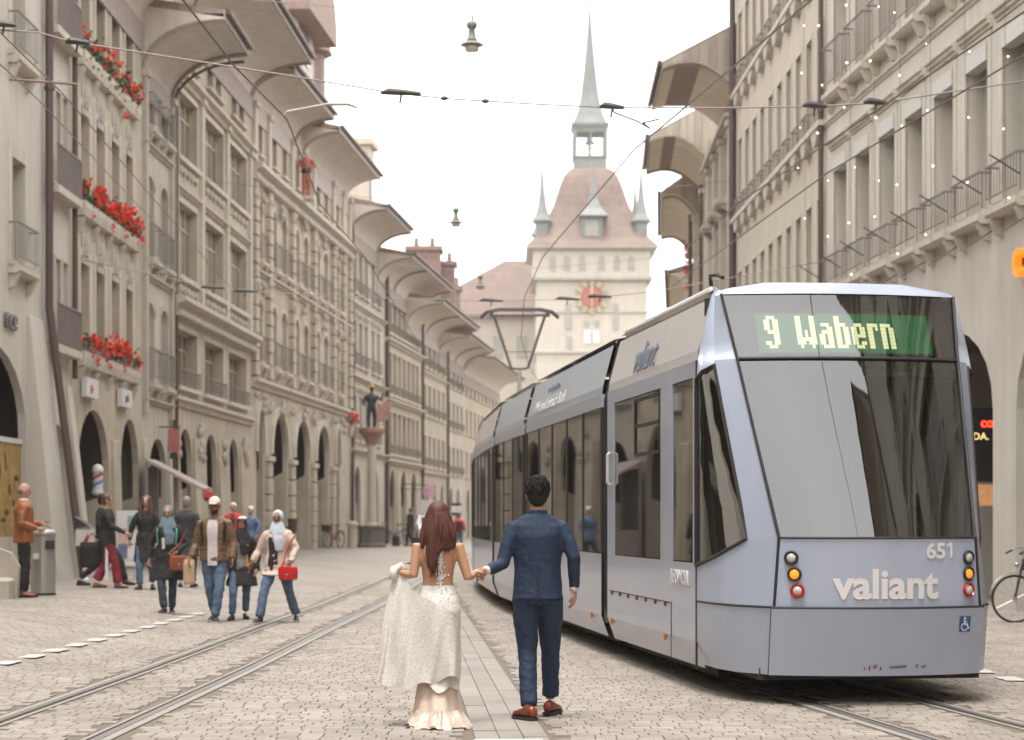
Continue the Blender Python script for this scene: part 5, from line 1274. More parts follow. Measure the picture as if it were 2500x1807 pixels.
# kiosk with slanted awning
AWN = mat('awning_canvas', (.40, .33, .29), .8, .12, 4, .2)
t = thing('market_stall', 'market stall with a slanting canvas awning in front of the arches', 'market stall', at(440, 53), 0)
m_ = MB(); m_.hexa([(-.78, -.9, 2.75), (.72, -.9, 1.98), (.72, .9, 1.98), (-.78, .9, 2.75), (-.78, -.9, 2.83), (.72, -.9, 2.06), (.72, .9, 2.06), (-.78, .9, 2.83)]); m_.build('awning', AWN, t)
m_ = MB()
for k in range(8):
    y = -.9+1.8*k/8; m_.box(.715, .73, y+.01, y+.215, 1.82, 2.02)
m_.build('valance', SIGNR, t)
for x, z in ((-.74, 2.72), (.1, 2.3)):
    for y in (-.8, .8): MB().box(x-.03, x+.03, y-.03, y+.03, 0, z).build('post', FASC, t)
MB().box(-.7, .05, -.75, .75, 0, .95).build('counter', FASC, t); MB().box(-.76, -.72, -.75, .75, .9, 2.6).build('back_panel', DARKM, t)
t = thing('shop_lantern', 'red lantern sign hung at the low end of the stall awning', 'sign', at(510, 53.2)); t.location.z += 1.72
MB().lathe([(.02, .28), (.12, .24), (.14, .05), (.10, 0), (.02, -.02)], 10).build('shade', SIGNR, t); MB().tube([(0, 0, .26), (0, 0, .4)], .012, 5).build('hanger', IRON, t)
t = thing('barber_pole', 'lit white barber pole with red and blue stripes in the first oval arch', 'barber pole', (-9.62, 46.6, 2.05))
MB().lathe([(.06, .0), (.13, .02), (.14, .06), (.14, .1), (.12, .11)], 16).build('base_cap', WHT, t)
MB().lathe([(.12, .1), (.12, .52)], 16).build('cylinder', WHT, t); MB().lathe([(.14, .52), (.14, .56), (.13, .62), (.08, .70), (0, .73)], 16).build('dome', WHT, t, smooth=True)
for ph, mm in ((0, SIGNR), (PI, mat('stripe_blue', (.12, .22, .42), .5, .05, 3))):
    m_ = MB(); pts = [(.122*math.cos(a+ph), .122*math.sin(a+ph), .14+.34*a/(2*PI)) for a in [k*2*PI/20 for k in range(21)]]
    for p, q in zip(pts, pts[1:]): m_.q(p, q, (q[0]*1.01, q[1]*1.01, q[2]+.075), (p[0]*1.01, p[1]*1.01, p[2]+.075))
    m_.build('stripe', mm, t)
MB().tube([(0, 0, .3), (-.25, 0, .35)], .02, 6).build('bracket', IRON, t)
t = thing('hanging_sign', 'pinkish red shop sign hanging by the grey balcony house', 'sign', (-9.3, 55.2, 3.35))
MB().box(-.16, .16, -.06, .06, 0, .62).build('panel', mat('pink_sign', (.42, .13, .12), .5, .2, 5), t); MB().tube([(-.4, 0, .68), (.15, 0, .68)], .02, 5).build('arm', IRON, t); MB().box(-.1, .1, -.07, .07, -.2, -.02).build('tail', BLK, t)
t = thing('stone_bollard', 'stout stone pillar with a flat cap before the palace', 'bollard', at(860, 86)); m_ = MB(); m_.lathe([(.20, 0), (.19, .95), (.24, .97)], 14); m_.build('shaft', STONE2, t); MB().lathe([(.27, .97), (.27, 1.06), (.16, 1.14), (.05, 1.17)], 14).build('cap', STONE2, t)
t = thing('wall_bin', 'small brown bin fixed to a palace pillar', 'litter bin', (-8.25, 75.5, .95)); MB().lathe([(.10, 0), (.15, .05), (.19, .5), (.21, .52), (.21, .56), (.05, .57)], 14).build('pot', mat('rust_brown', (.10, .06, .045), .6, .2, 5), t); MB().box(-.5, .0, -.03, .03, .2, .26).build('bracket', IRON, t)
# bicycle
def bicycle(label, loc, rz, col, group, bag=False):
    t = thing('bicycle', label, 'bicycle', loc, rz, group); R_ = .35
    for x in (-.53, .53):
        m_ = MB(); m_.loft([[( x+(R_-.018+.018*math.cos(a))*math.cos(b), .018*math.sin(a), R_+(R_-.018+.018*math.cos(a))*math.sin(b)) for a in [j*PI/3 for j in range(6)]] for b in [k*2*PI/28 for k in range(29)]], cap=False); wh = m_.build('wheel', BLK, t, smooth=True)
        m_ = MB()
        for k in range(14):
            a = k*2*PI/14; m_.tube([(x, 0, R_), (x+.31*math.cos(a), 0, R_+.31*math.sin(a))], .003, 4)
        m_.build('spokes', STEEL, wh); MB().lathe([(.03, -.04), (.03, .04)], 8).build('hub', STEEL, wh, (x, 0, R_)).rotation_euler = (PI/2, 0, 0)
        m_ = MB(); arc = [math.radians(d) for d in range(10 if x < 0 else 30, 171, 16)]
        for a, b in zip(arc, arc[1:]): m_.hexa([(x+.375*math.cos(q), y, R_+.375*math.sin(q)) for q, y in ((a, -.03), (a, .03), (b, .03), (b, -.03))]+[(x+.383*math.cos(q), y, R_+.383*math.sin(q)) for q, y in ((a, -.03), (a, .03), (b, .03), (b, -.03))])
        m_.build('mudguard', STEEL if x < 0 else col, t)
    m_ = MB()
    for a, b, r_ in (((-.53, 0, .35), (-.40, 0, .92), .018), ((-.42, 0, .86), (.02, 0, .32), .02), ((-.43, 0, .80), (.16, 0, .40), .018), ((.0, 0, .32), (.20, 0, .85), .018), ((0, 0, .32), (.53, 0, .35), .012), ((.17, 0, .75), (.53, 0, .35), .010)): m_.tube([a, b], r_, 7)
    m_.build('frame', col, t)
    m_ = MB(); m_.tube([(-.40, 0, .92), (-.38, 0, 1.06)], .015, 6); m_.tube([(-.52, -.28, 1.02), (-.42, -.24, 1.08), (-.38, -.06, 1.08), (-.38, .06, 1.08), (-.42, .24, 1.08), (-.52, .28, 1.02)], .013, 6); m_.build('handlebar', STEEL, t)
    for y in (-.26, .26): MB().tube([(-.44 if False else -.47, y*.98, 1.05), (-.30 if False else -.56, y*1.1, 1.0)], .018, 6).build('grip', BLK, t)
    m_ = MB(); m_.tube([(.2, 0, .85), (.22, 0, .94)], .015, 6); m_.loft([[(.10, y*.04, .95+z) for y, z in ((-1, 0), (1, 0), (1, .04), (-1, .04))], [(.36, y*.11, .95+z) for y, z in ((-1, 0), (1, 0), (1, .06), (-1, .06))]]); m_.build('saddle', mat('saddle_leather', (.14, .055, .035), .5, .1, 5), t)
    m_ = MB(); m_.tube([(0, -.09, .32), (.10, -.09, .22)], .012, 6); m_.tube([(0, .09, .32), (-.10, .09, .42)], .012, 6); m_.lathe([(.09, -.01), (.09, .01)], 14, (0, 0, .32)); m_.build('crank', STEEL, t)
    m_ = MB(); m_.box(.38, .72, -.07, .07, .74, .76); m_.tube([(.68, .06, .74), (.54, .06, .36)], .007, 5); m_.build('carrier', IRON, t)
    m_ = MB(); m_.ell((-.50, 0, .84), .04, .035, .04, 8, 5); m_.build('headlamp', STEEL, t)
    if bag: MB().bbox(-.68, -.44, -.2, .2, .72, 1.0, .03).build('basket', IRON, t)
    return t
BG = 'parked bicycles'
bicycle('dark green bicycle parked against the department store at the right edge', (7.75, 28.9, gh(7.7, 28.9)), .12, mat('bike_green', (.025, .035, .025), .35, .1, 3), BG)
bicycle('bicycle with a dark basket leaning by the palace arches', at(815, 86), 1.1, mat('bike_red', (.16, .03, .03), .4, .1, 3), BG, True)
bicycle('bicycle parked by the yellow stone house behind the man in black', at(962, 99), .4, mat('bike_dark', (.03, .03, .035), .4, .1, 3), BG)
# white car far down the street
t = thing('parked_car', 'white car at the far kerb, half hidden behind the bride', 'car', (-4.05, 101, gh(-4.05, 101)), .15)
CARW = mat('car_white', (.62, .61, .60), .25, .03, 2, coat=.6); CGL = mat('car_glass', (.03, .035, .04), .05, .1, 2)
prof = [(-1.9, .32), (-1.95, .75), (-1.75, .95), (-1.0, 1.0), (-.45, 1.42), (.9, 1.45), (1.6, 1.05), (1.95, .95), (1.98, .4), (1.9, .28)]
m_ = MB(); m_.loft([[(y, x*.8, z) for y, z in prof] if False else [(x*(.86 if z < 1.02 else .70), y, z) for y, z in prof] for x in (-1, -.98, .98, 1)], cap=True); m_.build('body', CARW, t, smooth=False)
m_ = MB(); m_.box(-.60, .60, -1.02, -.50, 1.03, 1.36); m_.box(-.60, .60, .95, 1.5, 1.06, 1.38); m_.build('windscreen', CGL, t)
for x in (-.8, .8):
    for y in (-1.25, 1.25): m_ = MB(); m_.loft([[(x+w_, y+.31*math.cos(a), .31+.31*math.sin(a)) for a in [k*PI/8 for k in range(16)]] for w_ in (-.1, .1)]); m_.build('wheel', BLK, t)
    MB().box(x*.8-.12, x*.8+.12, -1.99, -1.9, .66, .8).build('headlight', WHL, t)
MB().box(-.55, .55, -2.0, -1.92, .4, .58).build('grille', BLK, t); MB().box(-.25, .25, -2.02, -1.95, .45, .55).build('number_plate', SIGNW, t)
t = thing('sign_post', 'black and white stacked sign post behind the bride', 'sign', at(1114, 95)); MB().tube([(0, 0, 0), (0, 0, 2.2)], .03, 6).build('post', IRON, t)
for k in range(4): MB().box(-.24, .24, -.03, .03, 1.62+k*.15, 1.74+k*.15).build('sign_panel', BLK if k in (0, 3) else (WHT if k == 2 else BLK) if k != 1 else WHT, t)
t = thing('white_board', 'white board hung before the far arcade left of the bride', 'sign', (-4.5, 106.5, 1.75), 0); MB().box(-.34, .34, -.04, .04, 0, .75).build('panel', WHT, t); MB().tube([(0, 0, .75), (0, 0, 1.3), (-1.5, .1, 1.35)], .02, 5).build('arm', IRON, t)
t = thing('round_sign', 'round pink sign above the far arcade', 'sign', (-4.45, 108, 3.0)); m_ = MB(); m_.lathe([(0, -.05), (.36, -.05), (.36, .05), (0, .05)], 18); m_.build('disc', mat('pink_disc', (.62, .36, .42), .5, .05, 3), t).rotation_euler = (PI/2, 0, 0); MB().tube([(0, 0, .3), (-1.5, .1, .4)], .025, 5).build('arm', IRON, t)
# fountain column with figure
t = thing('fountain', 'column fountain topped by a dark armoured banner figure', 'fountain', (-6.15, 88, gh(-6.15, 88)))
MB().lathe([(.62, 0), (.64, .12), (.58, .2), (.58, .8), (.64, .86), (.64, .95), (.5, .95), (.48, .7)], 8).build('basin', mat('basin_stone', (.13, .12, .105), .9, .2, 4), t)
MB().lathe([(.30, .6), (.26, 1.0), (.2, 1.1), (.2, 3.9), (.17, 4.5), (.24, 4.6)], 14).build('column', STONE2, t)
MB().lathe([(.22, 4.5), (.30, 4.7), (.46, 4.95), (.58, 5.05), (.58, 5.2), (.5, 5.25)], 14).build('capital', mat('painted_capital', (.28, .17, .12), .7, .4, 6), t)
ARM = mat('dark_armour', (.035, .035, .04), .4, .3, 5, metal=.4)
m_ = MB()
for x in (-.13, .13): m_.tube([(x, 0, 5.25), (x*1.1, -.03, 5.65), (x*.8, 0, 6.1)], [.08, .09, .12], 8)
m_.ell((0, 0, 6.2), .20, .15, .2, 10, 6); m_.ell((0, 0, 6.5), .25, .17, .28, 10, 6); m_.tube([(0, 0, 6.7), (0, 0, 6.85)], .07, 8); m_.ell((0, -.02, 6.98), .11, .13, .14, 10, 7)
m_.tube([(-.22, 0, 6.65), (-.38, -.05, 6.4), (-.3, -.2, 6.2)], [.08, .07, .05], 7); m_.tube([(.22, 0, 6.65), (.42, -.05, 6.45), (.5, -.1, 6.75)], [.08, .07, .05], 7)
remesh(m_, 'statue', ARM, t, .025, 3)
m_ = MB(); m_.lathe([(.16, 7.02), (.12, 7.08), (.08, 7.2), (.0, 7.26)], 10); m_.build('plume', mat('plume_gold', (.45, .24, .06), .6, .2, 6), t)
m_ = MB(); m_.tube([(.5, -.1, 5.3), (.5, -.1, 7.4)], .025, 6); m_.hexa([(.2, -.22, 5.45), (.75, -.24, 5.6), (.75, -.2, 5.6), (.2, -.18, 5.45), (.3, -.22, 6.2), (.9, -.24, 6.45), (.9, -.2, 6.45), (.3, -.18, 6.2)]); m_.build('banner', mat('banner_cloth', (.36, .20, .16), .8, .4, 5), t)
# painted stone figure on the palace cornice
t = thing('statue', 'painted orange figure standing on the cornice of the arcaded palace', 'statue', (-8.05, 78.5, 14.1))
m_ = MB(); m_.tube([(-.1, 0, 0), (-.1, 0, .5), (-.06, 0, .9)], [.07, .09, .12], 8); m_.tube([(.1, 0, 0), (.12, -.05, .5), (.06, 0, .9)], [.07, .09, .12], 8); m_.ell((0, 0, 1.2), .22, .16, .38, 10, 7); m_.tube([(.2, 0, 1.45), (.36, -.1, 1.2), (.2, -.22, 1.05)], [.07, .07, .05], 7); m_.tube([(-.2, 0, 1.45), (-.32, -.05, 1.15), (-.26, -.1, .9)], [.07, .07, .05], 7)
remesh(m_, 'figure', mat('painted_orange', (.42, .13, .07), .7, .25, 4), t, .025, 3)
MB().ell((0, -.01, 1.72), .11, .12, .14, 10, 7).build('head', TRIM, t, smooth=True); MB().lathe([(.19, .92), (.21, 1.0), (.19, 1.08)], 12).build('belt', BLK, t); MB().box(-.3, .3, -.25, .25, -.12, .01).build('base', TRIM, t)
# shop signs in the right arcade
REDN = mat('red_neon', (.6, .02, .01), .4, .0, 1, emit=(1, .03, .01), estr=2.2); YELN = mat('yellow_letters', (.6, .42, .12), .4, 0, 1, emit=(1, .7, .3), estr=.5); ORAN = mat('orange_sign', (.75, .16, .01), .4, .03, 3, emit=(1, .2, .01), estr=.5)
t = thing('hanging_sign', 'dark arcade sign with red and yellow letters, right of the tram', 'sign', (8.7, 38.0, 2.2)); MB().box(.0, 1.6, 0, .08, .0, 1.4).build('panel', BLK, t)
text('lettering', 'co', .25, REDN, t, rotx((.17, -.012, 1.04)), .006, .02); text('lettering', 'DA.', .19, YELN, t, rotx((.02, -.012, .80)), .006, .008)
MB().box(.12, .4, -.03, -.002, -.45, -.05).build('menu_picture', mat('menu_print', (.45, .20, .08), .5, .6, 9, emit=(1, .5, .2), estr=.15), t); MB().tube([(.8, .04, 1.4), (.8, .04, 3.0)], .02, 5).build('hanger', IRON, t)
t = thing('wall_sign', 'orange letter of a shop sign cut by the right frame edge', 'sign', R1.root.matrix_basis @ Vector((R1.W-(32.3-10)*k_, -.10, 5.40)), R1.root.rotation_euler.z)
text('lettering', 'c', .9, ORAN, t, rotx((-.1, 0, 0)), .06, .015); MB().box(-.1, .7, .06, .1, .2, .3).build('sign_rail', IRON, t)
# ================================================================ PEOPLE
SK = mat('skin_light', (.47, .265, .185), .5, .05, 9, spec=.35); SKT = mat('skin_tan', (.36, .19, .115), .5, .05, 9, spec=.35); SKD = mat('skin_brown', (.24, .115, .065), .5, .05, 9, spec=.35); SKP = mat('skin_peach', (.46, .25, .15), .5, .05, 9, spec=.35)
H_BLK = mat('hair_black', (.012, .008, .007), .55, .3, 30, stretch=(1, 1, .1), spec=.3); H_BR = mat('hair_brown', (.065, .03, .018), .45, .3, 30, stretch=(1, 1, .1)); H_AUB = mat('hair_auburn', (.085, .024, .012), .6, .55, 34, .2, stretch=(1, 1, .08))
H_GR = mat('hair_grey', (.22, .20, .18), .6, .2, 20); H_WH = mat('hair_white', (.58, .54, .48), .6, .1, 20); EYE = mat('eye_dark', (.02, .014, .012), .3, 0, 1); LIP = mat('lips', (.36, .10, .085), .5, 0, 1)
def cl(name, c, rough=.85, var=.12, sc=14, bump=.35, **k): return mat(name, c, rough, var, sc, bump, 22, **k)
C_BLK = cl('black_wool', (.016, .014, .014)); C_NAVY = cl('navy_suit', (.0105, .025, .058), .75, .10, 60); C_JEAN = cl('blue_denim', (.075, .12, .19), .85, .3, 9); C_JEAND = cl('dark_denim', (.035, .05, .075), .85, .25, 9)
C_LEATH = cl('tan_leather', (.30, .10, .028), .5, .2, 7); C_RED = cl('red_cloth', (.48, .025, .03), .8, .1); C_WINE = cl('wine_trousers', (.22, .012, .03), .8, .12); C_BLUE = cl('blue_jacket', (.09, .14, .22)); C_QUILT = cl('brown_quilt', (.15, .085, .04), .6, .3, 7)
C_CREAM = cl('cream_coat', (.56, .43, .36)); C_SHIRT = cl('white_shirt', (.62, .60, .60)); C_LILAC = cl('pale_pink_shirt', (.55, .48, .49)); C_TEALH = cl('slate_blue_hijab', (.13, .18, .215)); C_WHIJ = cl('pale_blue_hijab', (.46, .50, .54)); C_TEAL = mat('mint_strap', (.10, .42, .32), .6, .1, 5)
C_CHAR = cl('charcoal_coat', (.035, .033, .034)); C_KHAKI = cl('olive_coat', (.10, .085, .05)); C_YEL = mat('yellow_strap', (.55, .26, .02), .6, .1, 5); C_PAT = cl('patterned_top', (.22, .20, .18), .85, .9, 18); C_CAP = cl('cream_cap', (.62, .56, .48))
SHOE = mat('dark_shoe', (.025, .02, .02), .5, .2, 6); SHOER = mat('red_brown_shoe', (.22, .045, .022), .32, .25, 9); SHOEW = mat('shoe_sole', (.5, .46, .42), .7, .1, 6); SHOEB = mat('tan_shoe', (.34, .16, .10), .5, .2, 6)
def tor(f):
    if f: return [(.83, .11, .09), (.90, .165, .115), (.97, .160, .112), (1.08, .122, .092), (1.20, .135, .105), (1.30, .145, .115), (1.38, .145, .09), (1.44, .105, .07), (1.48, .055, .055)]
    return [(.83, .12, .10), (.90, .160, .115), (.98, .155, .108), (1.09, .145, .105), (1.22, .158, .115), (1.33, .170, .118), (1.40, .168, .10), (1.45, .12, .078), (1.49, .06, .06)]
def ring(cx, cy, z, rx, ry, n=18): return [(cx+rx*math.cos(2*PI*k/n), cy+ry*math.sin(2*PI*k/n), z) for k in range(n)]
def hand(ex, wrist, d, n, curl=.5, sc=1.0, spread=1.0):
    d = d.normalized(); n = (n-d*n.dot(d)).normalized(); s = d.cross(n)
    for k, (o, ln) in enumerate(((-.030, .066), (-.010, .075), (.010, .070), (.029, .055))):
        p = wrist+d*.075*sc+s*o*sc; c = curl*(1+.08*k); q = [p-d*.02*sc, p]; a = 0
        for f_, seg in ((.6, .45), (1.0, .32), (1.0, .23)):
            a += c*f_; q.append(q[-1]+(d*math.cos(a)+n*math.sin(a))*ln*seg*sc)
        ex.tube(q, [.0095*sc, .0095*sc, .009*sc, .008*sc, .006*sc], 6)
    b = wrist+d*.025*sc-s*.028*sc; t = (d*.75-s*.55+n*.35).normalized()
    ex.tube([b-t*.01, b+t*.03*sc, b+t*.03*sc+(d*.9+n*.4).normalized()*.035*sc], [.012*sc, .0105*sc, .007*sc], 6)
def palm(mb, wrist, d, n, sc=1.0):
    d = d.normalized(); n = (n-d*n.dot(d)).normalized(); s = d.cross(n)
    R = []
    for t, w_, h_ in ((-.03, .026, .022), (0, .028, .019), (.03, .038, .017), (.065, .042, .015), (.085, .036, .011)):
        c = wrist+d*t*sc; R.append([c+s*w_*sc*math.cos(a)+n*h_*sc*math.sin(a) for a in [k*PI/5 for k in range(10)]])
    mb.loft(R)
def shoe(parent, p, dirv, m, sole=BLK, sc=1.0, pitch=0.0, name='shoe'):
    d = Vector((dirv[0], dirv[1], 0)).normalized(); s = Vector((d.y, -d.x, 0)); mb = MB(); R = []
    for t, w_, h_ in ((-.075, .022, .055), (-.06, .036, .085), (-.02, .040, .095), (.04, .042, .075), (.11, .047, .055), (.16, .040, .042), (.19, .02, .025)):
        c = Vector(p)+d*t*sc; zo = max(0, -math.sin(pitch)*(t-.16)*sc)
        R.append([c+s*w_*sc*math.cos(a)+Vector((0, 0, .016*sc+zo+h_*sc*(.5+.5*math.sin(a)))) for a in [k*PI/5 for k in range(10)]])
    mb.loft(R); o = mb.build(name, m, parent, smooth=True)
    mb = MB(); R = []
    for t, w_ in ((-.08, .02), (-.065, .038), (0, .042), (.05, .042), (.11, .051), (.165, .043), (.197, .02)):
        c = Vector(p)+d*t*sc; zo = max(0, -math.sin(pitch)*(t-.16)*sc); R.append([c+s*w_*sc+Vector((0, 0, zo)), c-s*w_*sc+Vector((0, 0, zo)), c-s*w_*sc+Vector((0, 0, zo+.022*sc)), c+s*w_*sc+Vector((0, 0, zo+.022*sc))])
    mb.loft(R); mb.build('sole', sole, o)
def person(label, loc, yaw, h, female=False, skin=SK, hair=('short', H_BR), top=None, legs=C_JEAN, shoes=SHOE, sole=BLK, arms=None, feet=None, fine=False, group=None, face=True, flare=0.0, handsc=1.0):
    S = h/1.75; V = lambda x, y, z: Vector((x*S, y*S, z*S)); T = [(z*S, rx*S, ry*S) for z, rx, ry in tor(female)]
    sx = .165 if female else .185; vx = .010 if fine else .016
    arms = arms or {-1: ((-.25, -.03, 1.14), (-.26, .08, .90)), 1: ((.25, -.03, 1.14), (.26, .08, .90))}
    feet = feet or {-1: ((-.10, -.20), (-.09, .0), 0), 1: ((.10, .22), (.10, .20), 0)}
    m = MB(); ex = MB()
    m.loft([ring(0, 0, z, rx, ry) for z, rx, ry in T])
    m.tube([V(0, -.01, 1.44), V(0, .0, 1.57)], [.058*S, .052*S], 12)
    m.ell(V(0, .005, 1.645), .074*S, .093*S, .108*S, 14, 10); m.ell(V(0, .035, 1.578), .054*S, .060*S, .056*S, 10, 7); m.ell(V(0, .10, 1.622), .018*S, .026*S, .030*S, 8, 6); m.ell(V(0, .08, 1.668), .05*S, .018*S, .014*S, 8, 5)
    for s in (-1, 1): m.ell(V(s*.076, .0, 1.628), .013*S, .024*S, .034*S, 8, 6)
    A = {}
    for s in (-1, 1):
        e, w_ = [Vector(q) for q in arms[s]]; sh = V(s*sx, 0, 1.395); A[s] = (sh, e, w_)
        m.tube([V(s*sx*.6, 0, 1.375), sh-V(s*.02, 0, .022), sh.lerp(e, .5), e, e.lerp(w_, .35), w_], [.045*S, .044*S, .044*S, .038*S, .037*S, .025*S], 12)
        d = w_-e; n = Vector((-s*.9, .35, 0)) if not fine else Vector((-s, .25, .1)); palm(m, w_, d, n, S*handsc); hand(ex, w_, d, n, .45, S*handsc)
        (fx, fy), (kx, ky), pit = feet[s][:3]; an = Vector((fx, fy, .08*S+max(0, math.sin(-pit))*.15)); kn = V(0, 0, .48)+Vector((kx, ky, 0)); hp = V(s*.088, 0, .88)
        m.tube([hp, hp.lerp(kn, .5), kn, kn.lerp(an, .35), an], [.088*S, .072*S, .054*S, .052*S, .036*S], 12)
    o = remesh(m, 'person', skin, None, vx, 2, loc, yaw, extra=ex); tag(o, label, 'person', group)
    if face:
        e = MB()
        for s in (-1, 1): e.ell(V(s*.032, .086, 1.646), .016*S, .010*S, .010*S, 8, 5); e.ell(V(s*.032, .086, 1.674), .024*S, .010*S, .006*S, 8, 4)
        e.build('eyes', EYE, o, smooth=True); MB().ell(V(0, .088, 1.578), .028*S, .014*S, .011*S, 8, 5).build('mouth', LIP, o, smooth=True)
    # hair
    st, hm = hair; m = MB()
    if st in ('short', 'long', 'crop'):
        m.ell(V(0, -.014, 1.668), .083*S, .098*S, .100*S, 16, 10); m.ell(V(0, -.045, 1.62), .076*S, .062*S, .085*S, 14, 8)
        if st == 'short':
            for s in (-1, 1): m.ell(V(s*.068, .02, 1.66), .018*S, .04*S, .045*S, 8, 6)
        if st == 'long':
            for s in (-1, 1): m.tube([V(s*.055, .03, 1.73), V(s*.088, .03, 1.62), V(s*.105, .06, 1.48), V(s*.105, .10, 1.30)], [.034*S, .042*S, .05*S, .028*S], 8)
            m.tube([V(0, -.05, 1.65), V(0, -.085, 1.5), V(0, -.11, 1.34)], [(.085*S, .05*S), (.10*S, .045*S), (.09*S, .03*S)], 12)
        remesh(m, 'hair', hm, o, vx*.9, 2)
    elif st == 'bald':
        for s in (-1, 1): m.tube([V(s*.066, .012, 1.66), V(s*.068, -.03, 1.64), V(s*.045, -.07, 1.62), V(0, -.08, 1.615)], [(.008*S, .02*S), (.014*S, .034*S), (.018*S, .04*S), (.018*S, .042*S)], 8)
        m.build('hair', hm, o, smooth=True)
    elif st == 'cap':
        m.ell(V(0, -.005, 1.69), .086*S, .102*S, .085*S, 16, 10); m.build('cap', hm, o, smooth=True); b_ = MB(); b_.loft([[V(x, y, 1.69-.05*k+.004) for x, y in ((-.075, .07), (-.05, .16), (0, .185), (.05, .16), (.075, .07))] for k in (0, .2)], cap=False, close=False); b_.loft([[V(x*.85, .06, 1.69), V(x*.85, .06, 1.705)] for x in (-.08, .08)]); b_.hexa([V(-.075, .07, 1.68), V(.075, .07, 1.68), V(.045, .18, 1.66), V(-.045, .18, 1.66), V(-.075, .07, 1.70), V(.075, .07, 1.70), V(.045, .18, 1.672), V(-.045, .18, 1.672)]); b_.build('cap_brim', hm, o)
        m = MB(); m.ell(V(0, -.04, 1.625), .076*S, .06*S, .06*S, 12, 8); m.ell(V(0, .045, 1.562), .052*S, .058*S, .045*S, 12, 8); m.build('beard', H_BLK, o, smooth=True)
    elif st == 'hijab':
        m.ell(V(0, -.028, 1.65), .098*S, .112*S, .125*S, 16, 10); m.tube([V(0, .0, 1.56), V(0, .02, 1.47), V(0, .02, 1.40)], [(.095*S, .10*S), (.13*S, .115*S), (.165*S, .135*S)], 16)
        m.tube([V(-.02, .06, 1.46), V(-.05, .135, 1.30), V(-.06, .15, 1.12)], [(.12*S, .06*S), (.10*S, .035*S), (.075*S, .02*S)], 12)
        remesh(m, 'headscarf', hm, o, .014, 3)
        fm = MB(); fm.ell(V(0, .052, 1.628), .062*S, .062*S, .082*S, 14, 10); fm.ell(V(0, .114, 1.615), .012*S, .014*S, .022*S, 8, 5); f_ = fm.build('face', skin, o, smooth=True)
        e = MB()
        for s in (-1, 1): e.ell(V(s*.029, .104, 1.646), .016*S, .009*S, .010*S, 8, 5); e.ell(V(s*.029, .100, 1.670), .021*S, .009*S, .006*S, 8, 4)
        e.build('eyes', EYE, f_, smooth=True); MB().ell(V(0, .106, 1.582), .026*S, .010*S, .010*S, 8, 5).build('mouth', LIP, f_, smooth=True)
    # trousers
    m = MB(); m.loft([ring(0, 0, z, rx+.018*S, ry+.018*S) for z, rx, ry in T[:4]])
    for s in (-1, 1):
        (fx, fy), (kx, ky), pit = feet[s][:3]; an = Vector((fx, fy, .085*S+max(0, math.sin(-pit))*.16)); kn = V(0, 0, .48)+Vector((kx, ky, 0)); hp = V(s*.088, 0, .89)
        m.tube([hp, hp.lerp(kn, .5), kn, kn.lerp(an, .5), an.lerp(kn, .04)], [.103*S, .090*S, (.072+flare*.2)*S, (.066+flare*.6)*S, (.060+flare)*S], 14)
    remesh(m, 'trousers', legs, o, vx, 3, wr=.006 if fine else .010)
    for s in (-1, 1):
        (fx, fy), kxy, pit = feet[s][:3]; dv = (s*.22, 1) if len(feet[s]) < 4 else feet[s][3]
        shoe(o, (fx, fy, 0), dv, shoes, sole, S, pit)
    # top
    if top:
        tm, zend = top['mat'], top.get('z', .84); off = top.get('off', .026)*S; m = MB(); fl = top.get('flare', .03)
        R = []
        for z, rx, ry in T:
            if z > zend*S+.03: R.append(ring(0, 0, z, rx+off, ry+off))
        k0 = T[1]
        if zend < .80: R = [ring(0, 0, zend*S, (k0[1]+off+fl*S*1.3), (k0[2]+off+fl*S*1.6)), ring(0, 0, (zend+.82)/2*S, k0[1]+off+fl*S*.7, k0[2]+off+fl*S*.8), ring(0, 0, .82*S, k0[1]+off+.004, k0[2]+off+.004)]+R[1:]
        else: R = [ring(0, 0, zend*S, k0[1]+off+.004, k0[2]+off+.008)]+R
        m.loft(R)
        for s in (-1, 1):
            sh, e, w_ = A[s]; r = top.get('sleeve', .062)*S
            m.tube([V(s*sx*.55, 0, 1.395), sh+V(-s*.012, 0, -.008), sh.lerp(e, .5), e, e.lerp(w_, .5), e.lerp(w_, .93)], [.058*S, r*1.08, r, r*.88, r*.80, r*.66], 12)
        remesh(m, top.get('name', 'jacket'), tm, o, vx, top.get('sm', 3), wr=.0035 if fine else .009)
        def patch(name, mt, a0, a1, z0, z1, d=.012):
            mb = MB(); rs = []; Tz = sorted([(z, rx, ry) for z, rx, ry in T])
            for k in range(9):
                z = lerp(z0, z1, k/8)*S; rx = interp([(q[0], q[1]) for q in Tz], max(z, .86*S))+off+d*S; ry = interp([(q[0], q[2]) for q in Tz], max(z, .86*S))+off+d*S
                if z < .86*S: rx += fl*S*(.86*S-z)/(.3*S); ry += fl*S*(.86*S-z)/(.3*S)
                rs.append([(rx*math.cos(a), ry*math.sin(a), z) for a in [PI/2+lerp(a0, a1, j/6) for j in range(7)]])
            mb.loft(rs, close=False, cap=False); mb.build(name, mt, o, smooth=True)
        for p in top.get('patch', ()): patch(*p)
        if 'collar' in top:
            c = MB(); c.loft([ring(0, -.004, 1.44*S, .10*S, .082*S), ring(0, -.004, 1.50*S, .074*S, .072*S), ring(0, -.002, 1.515*S, .070*S, .070*S), ring(0, 0, 1.47*S, .062*S, .062*S)], cap=False); c.build('collar', top['collar'], o, smooth=True)
    return o
def prop(name, label, cat, per, off, build, rz=0):
    M = per.matrix_basis; t = thing(name, label, cat, M @ Vector(off), per.rotation_euler.z+rz); build(t); return t
walk = lambda a=.24: {-1: ((-.09, -a), (-.09, -.02), -.35), 1: ((.09, a), (.10, a*.75), 0)}
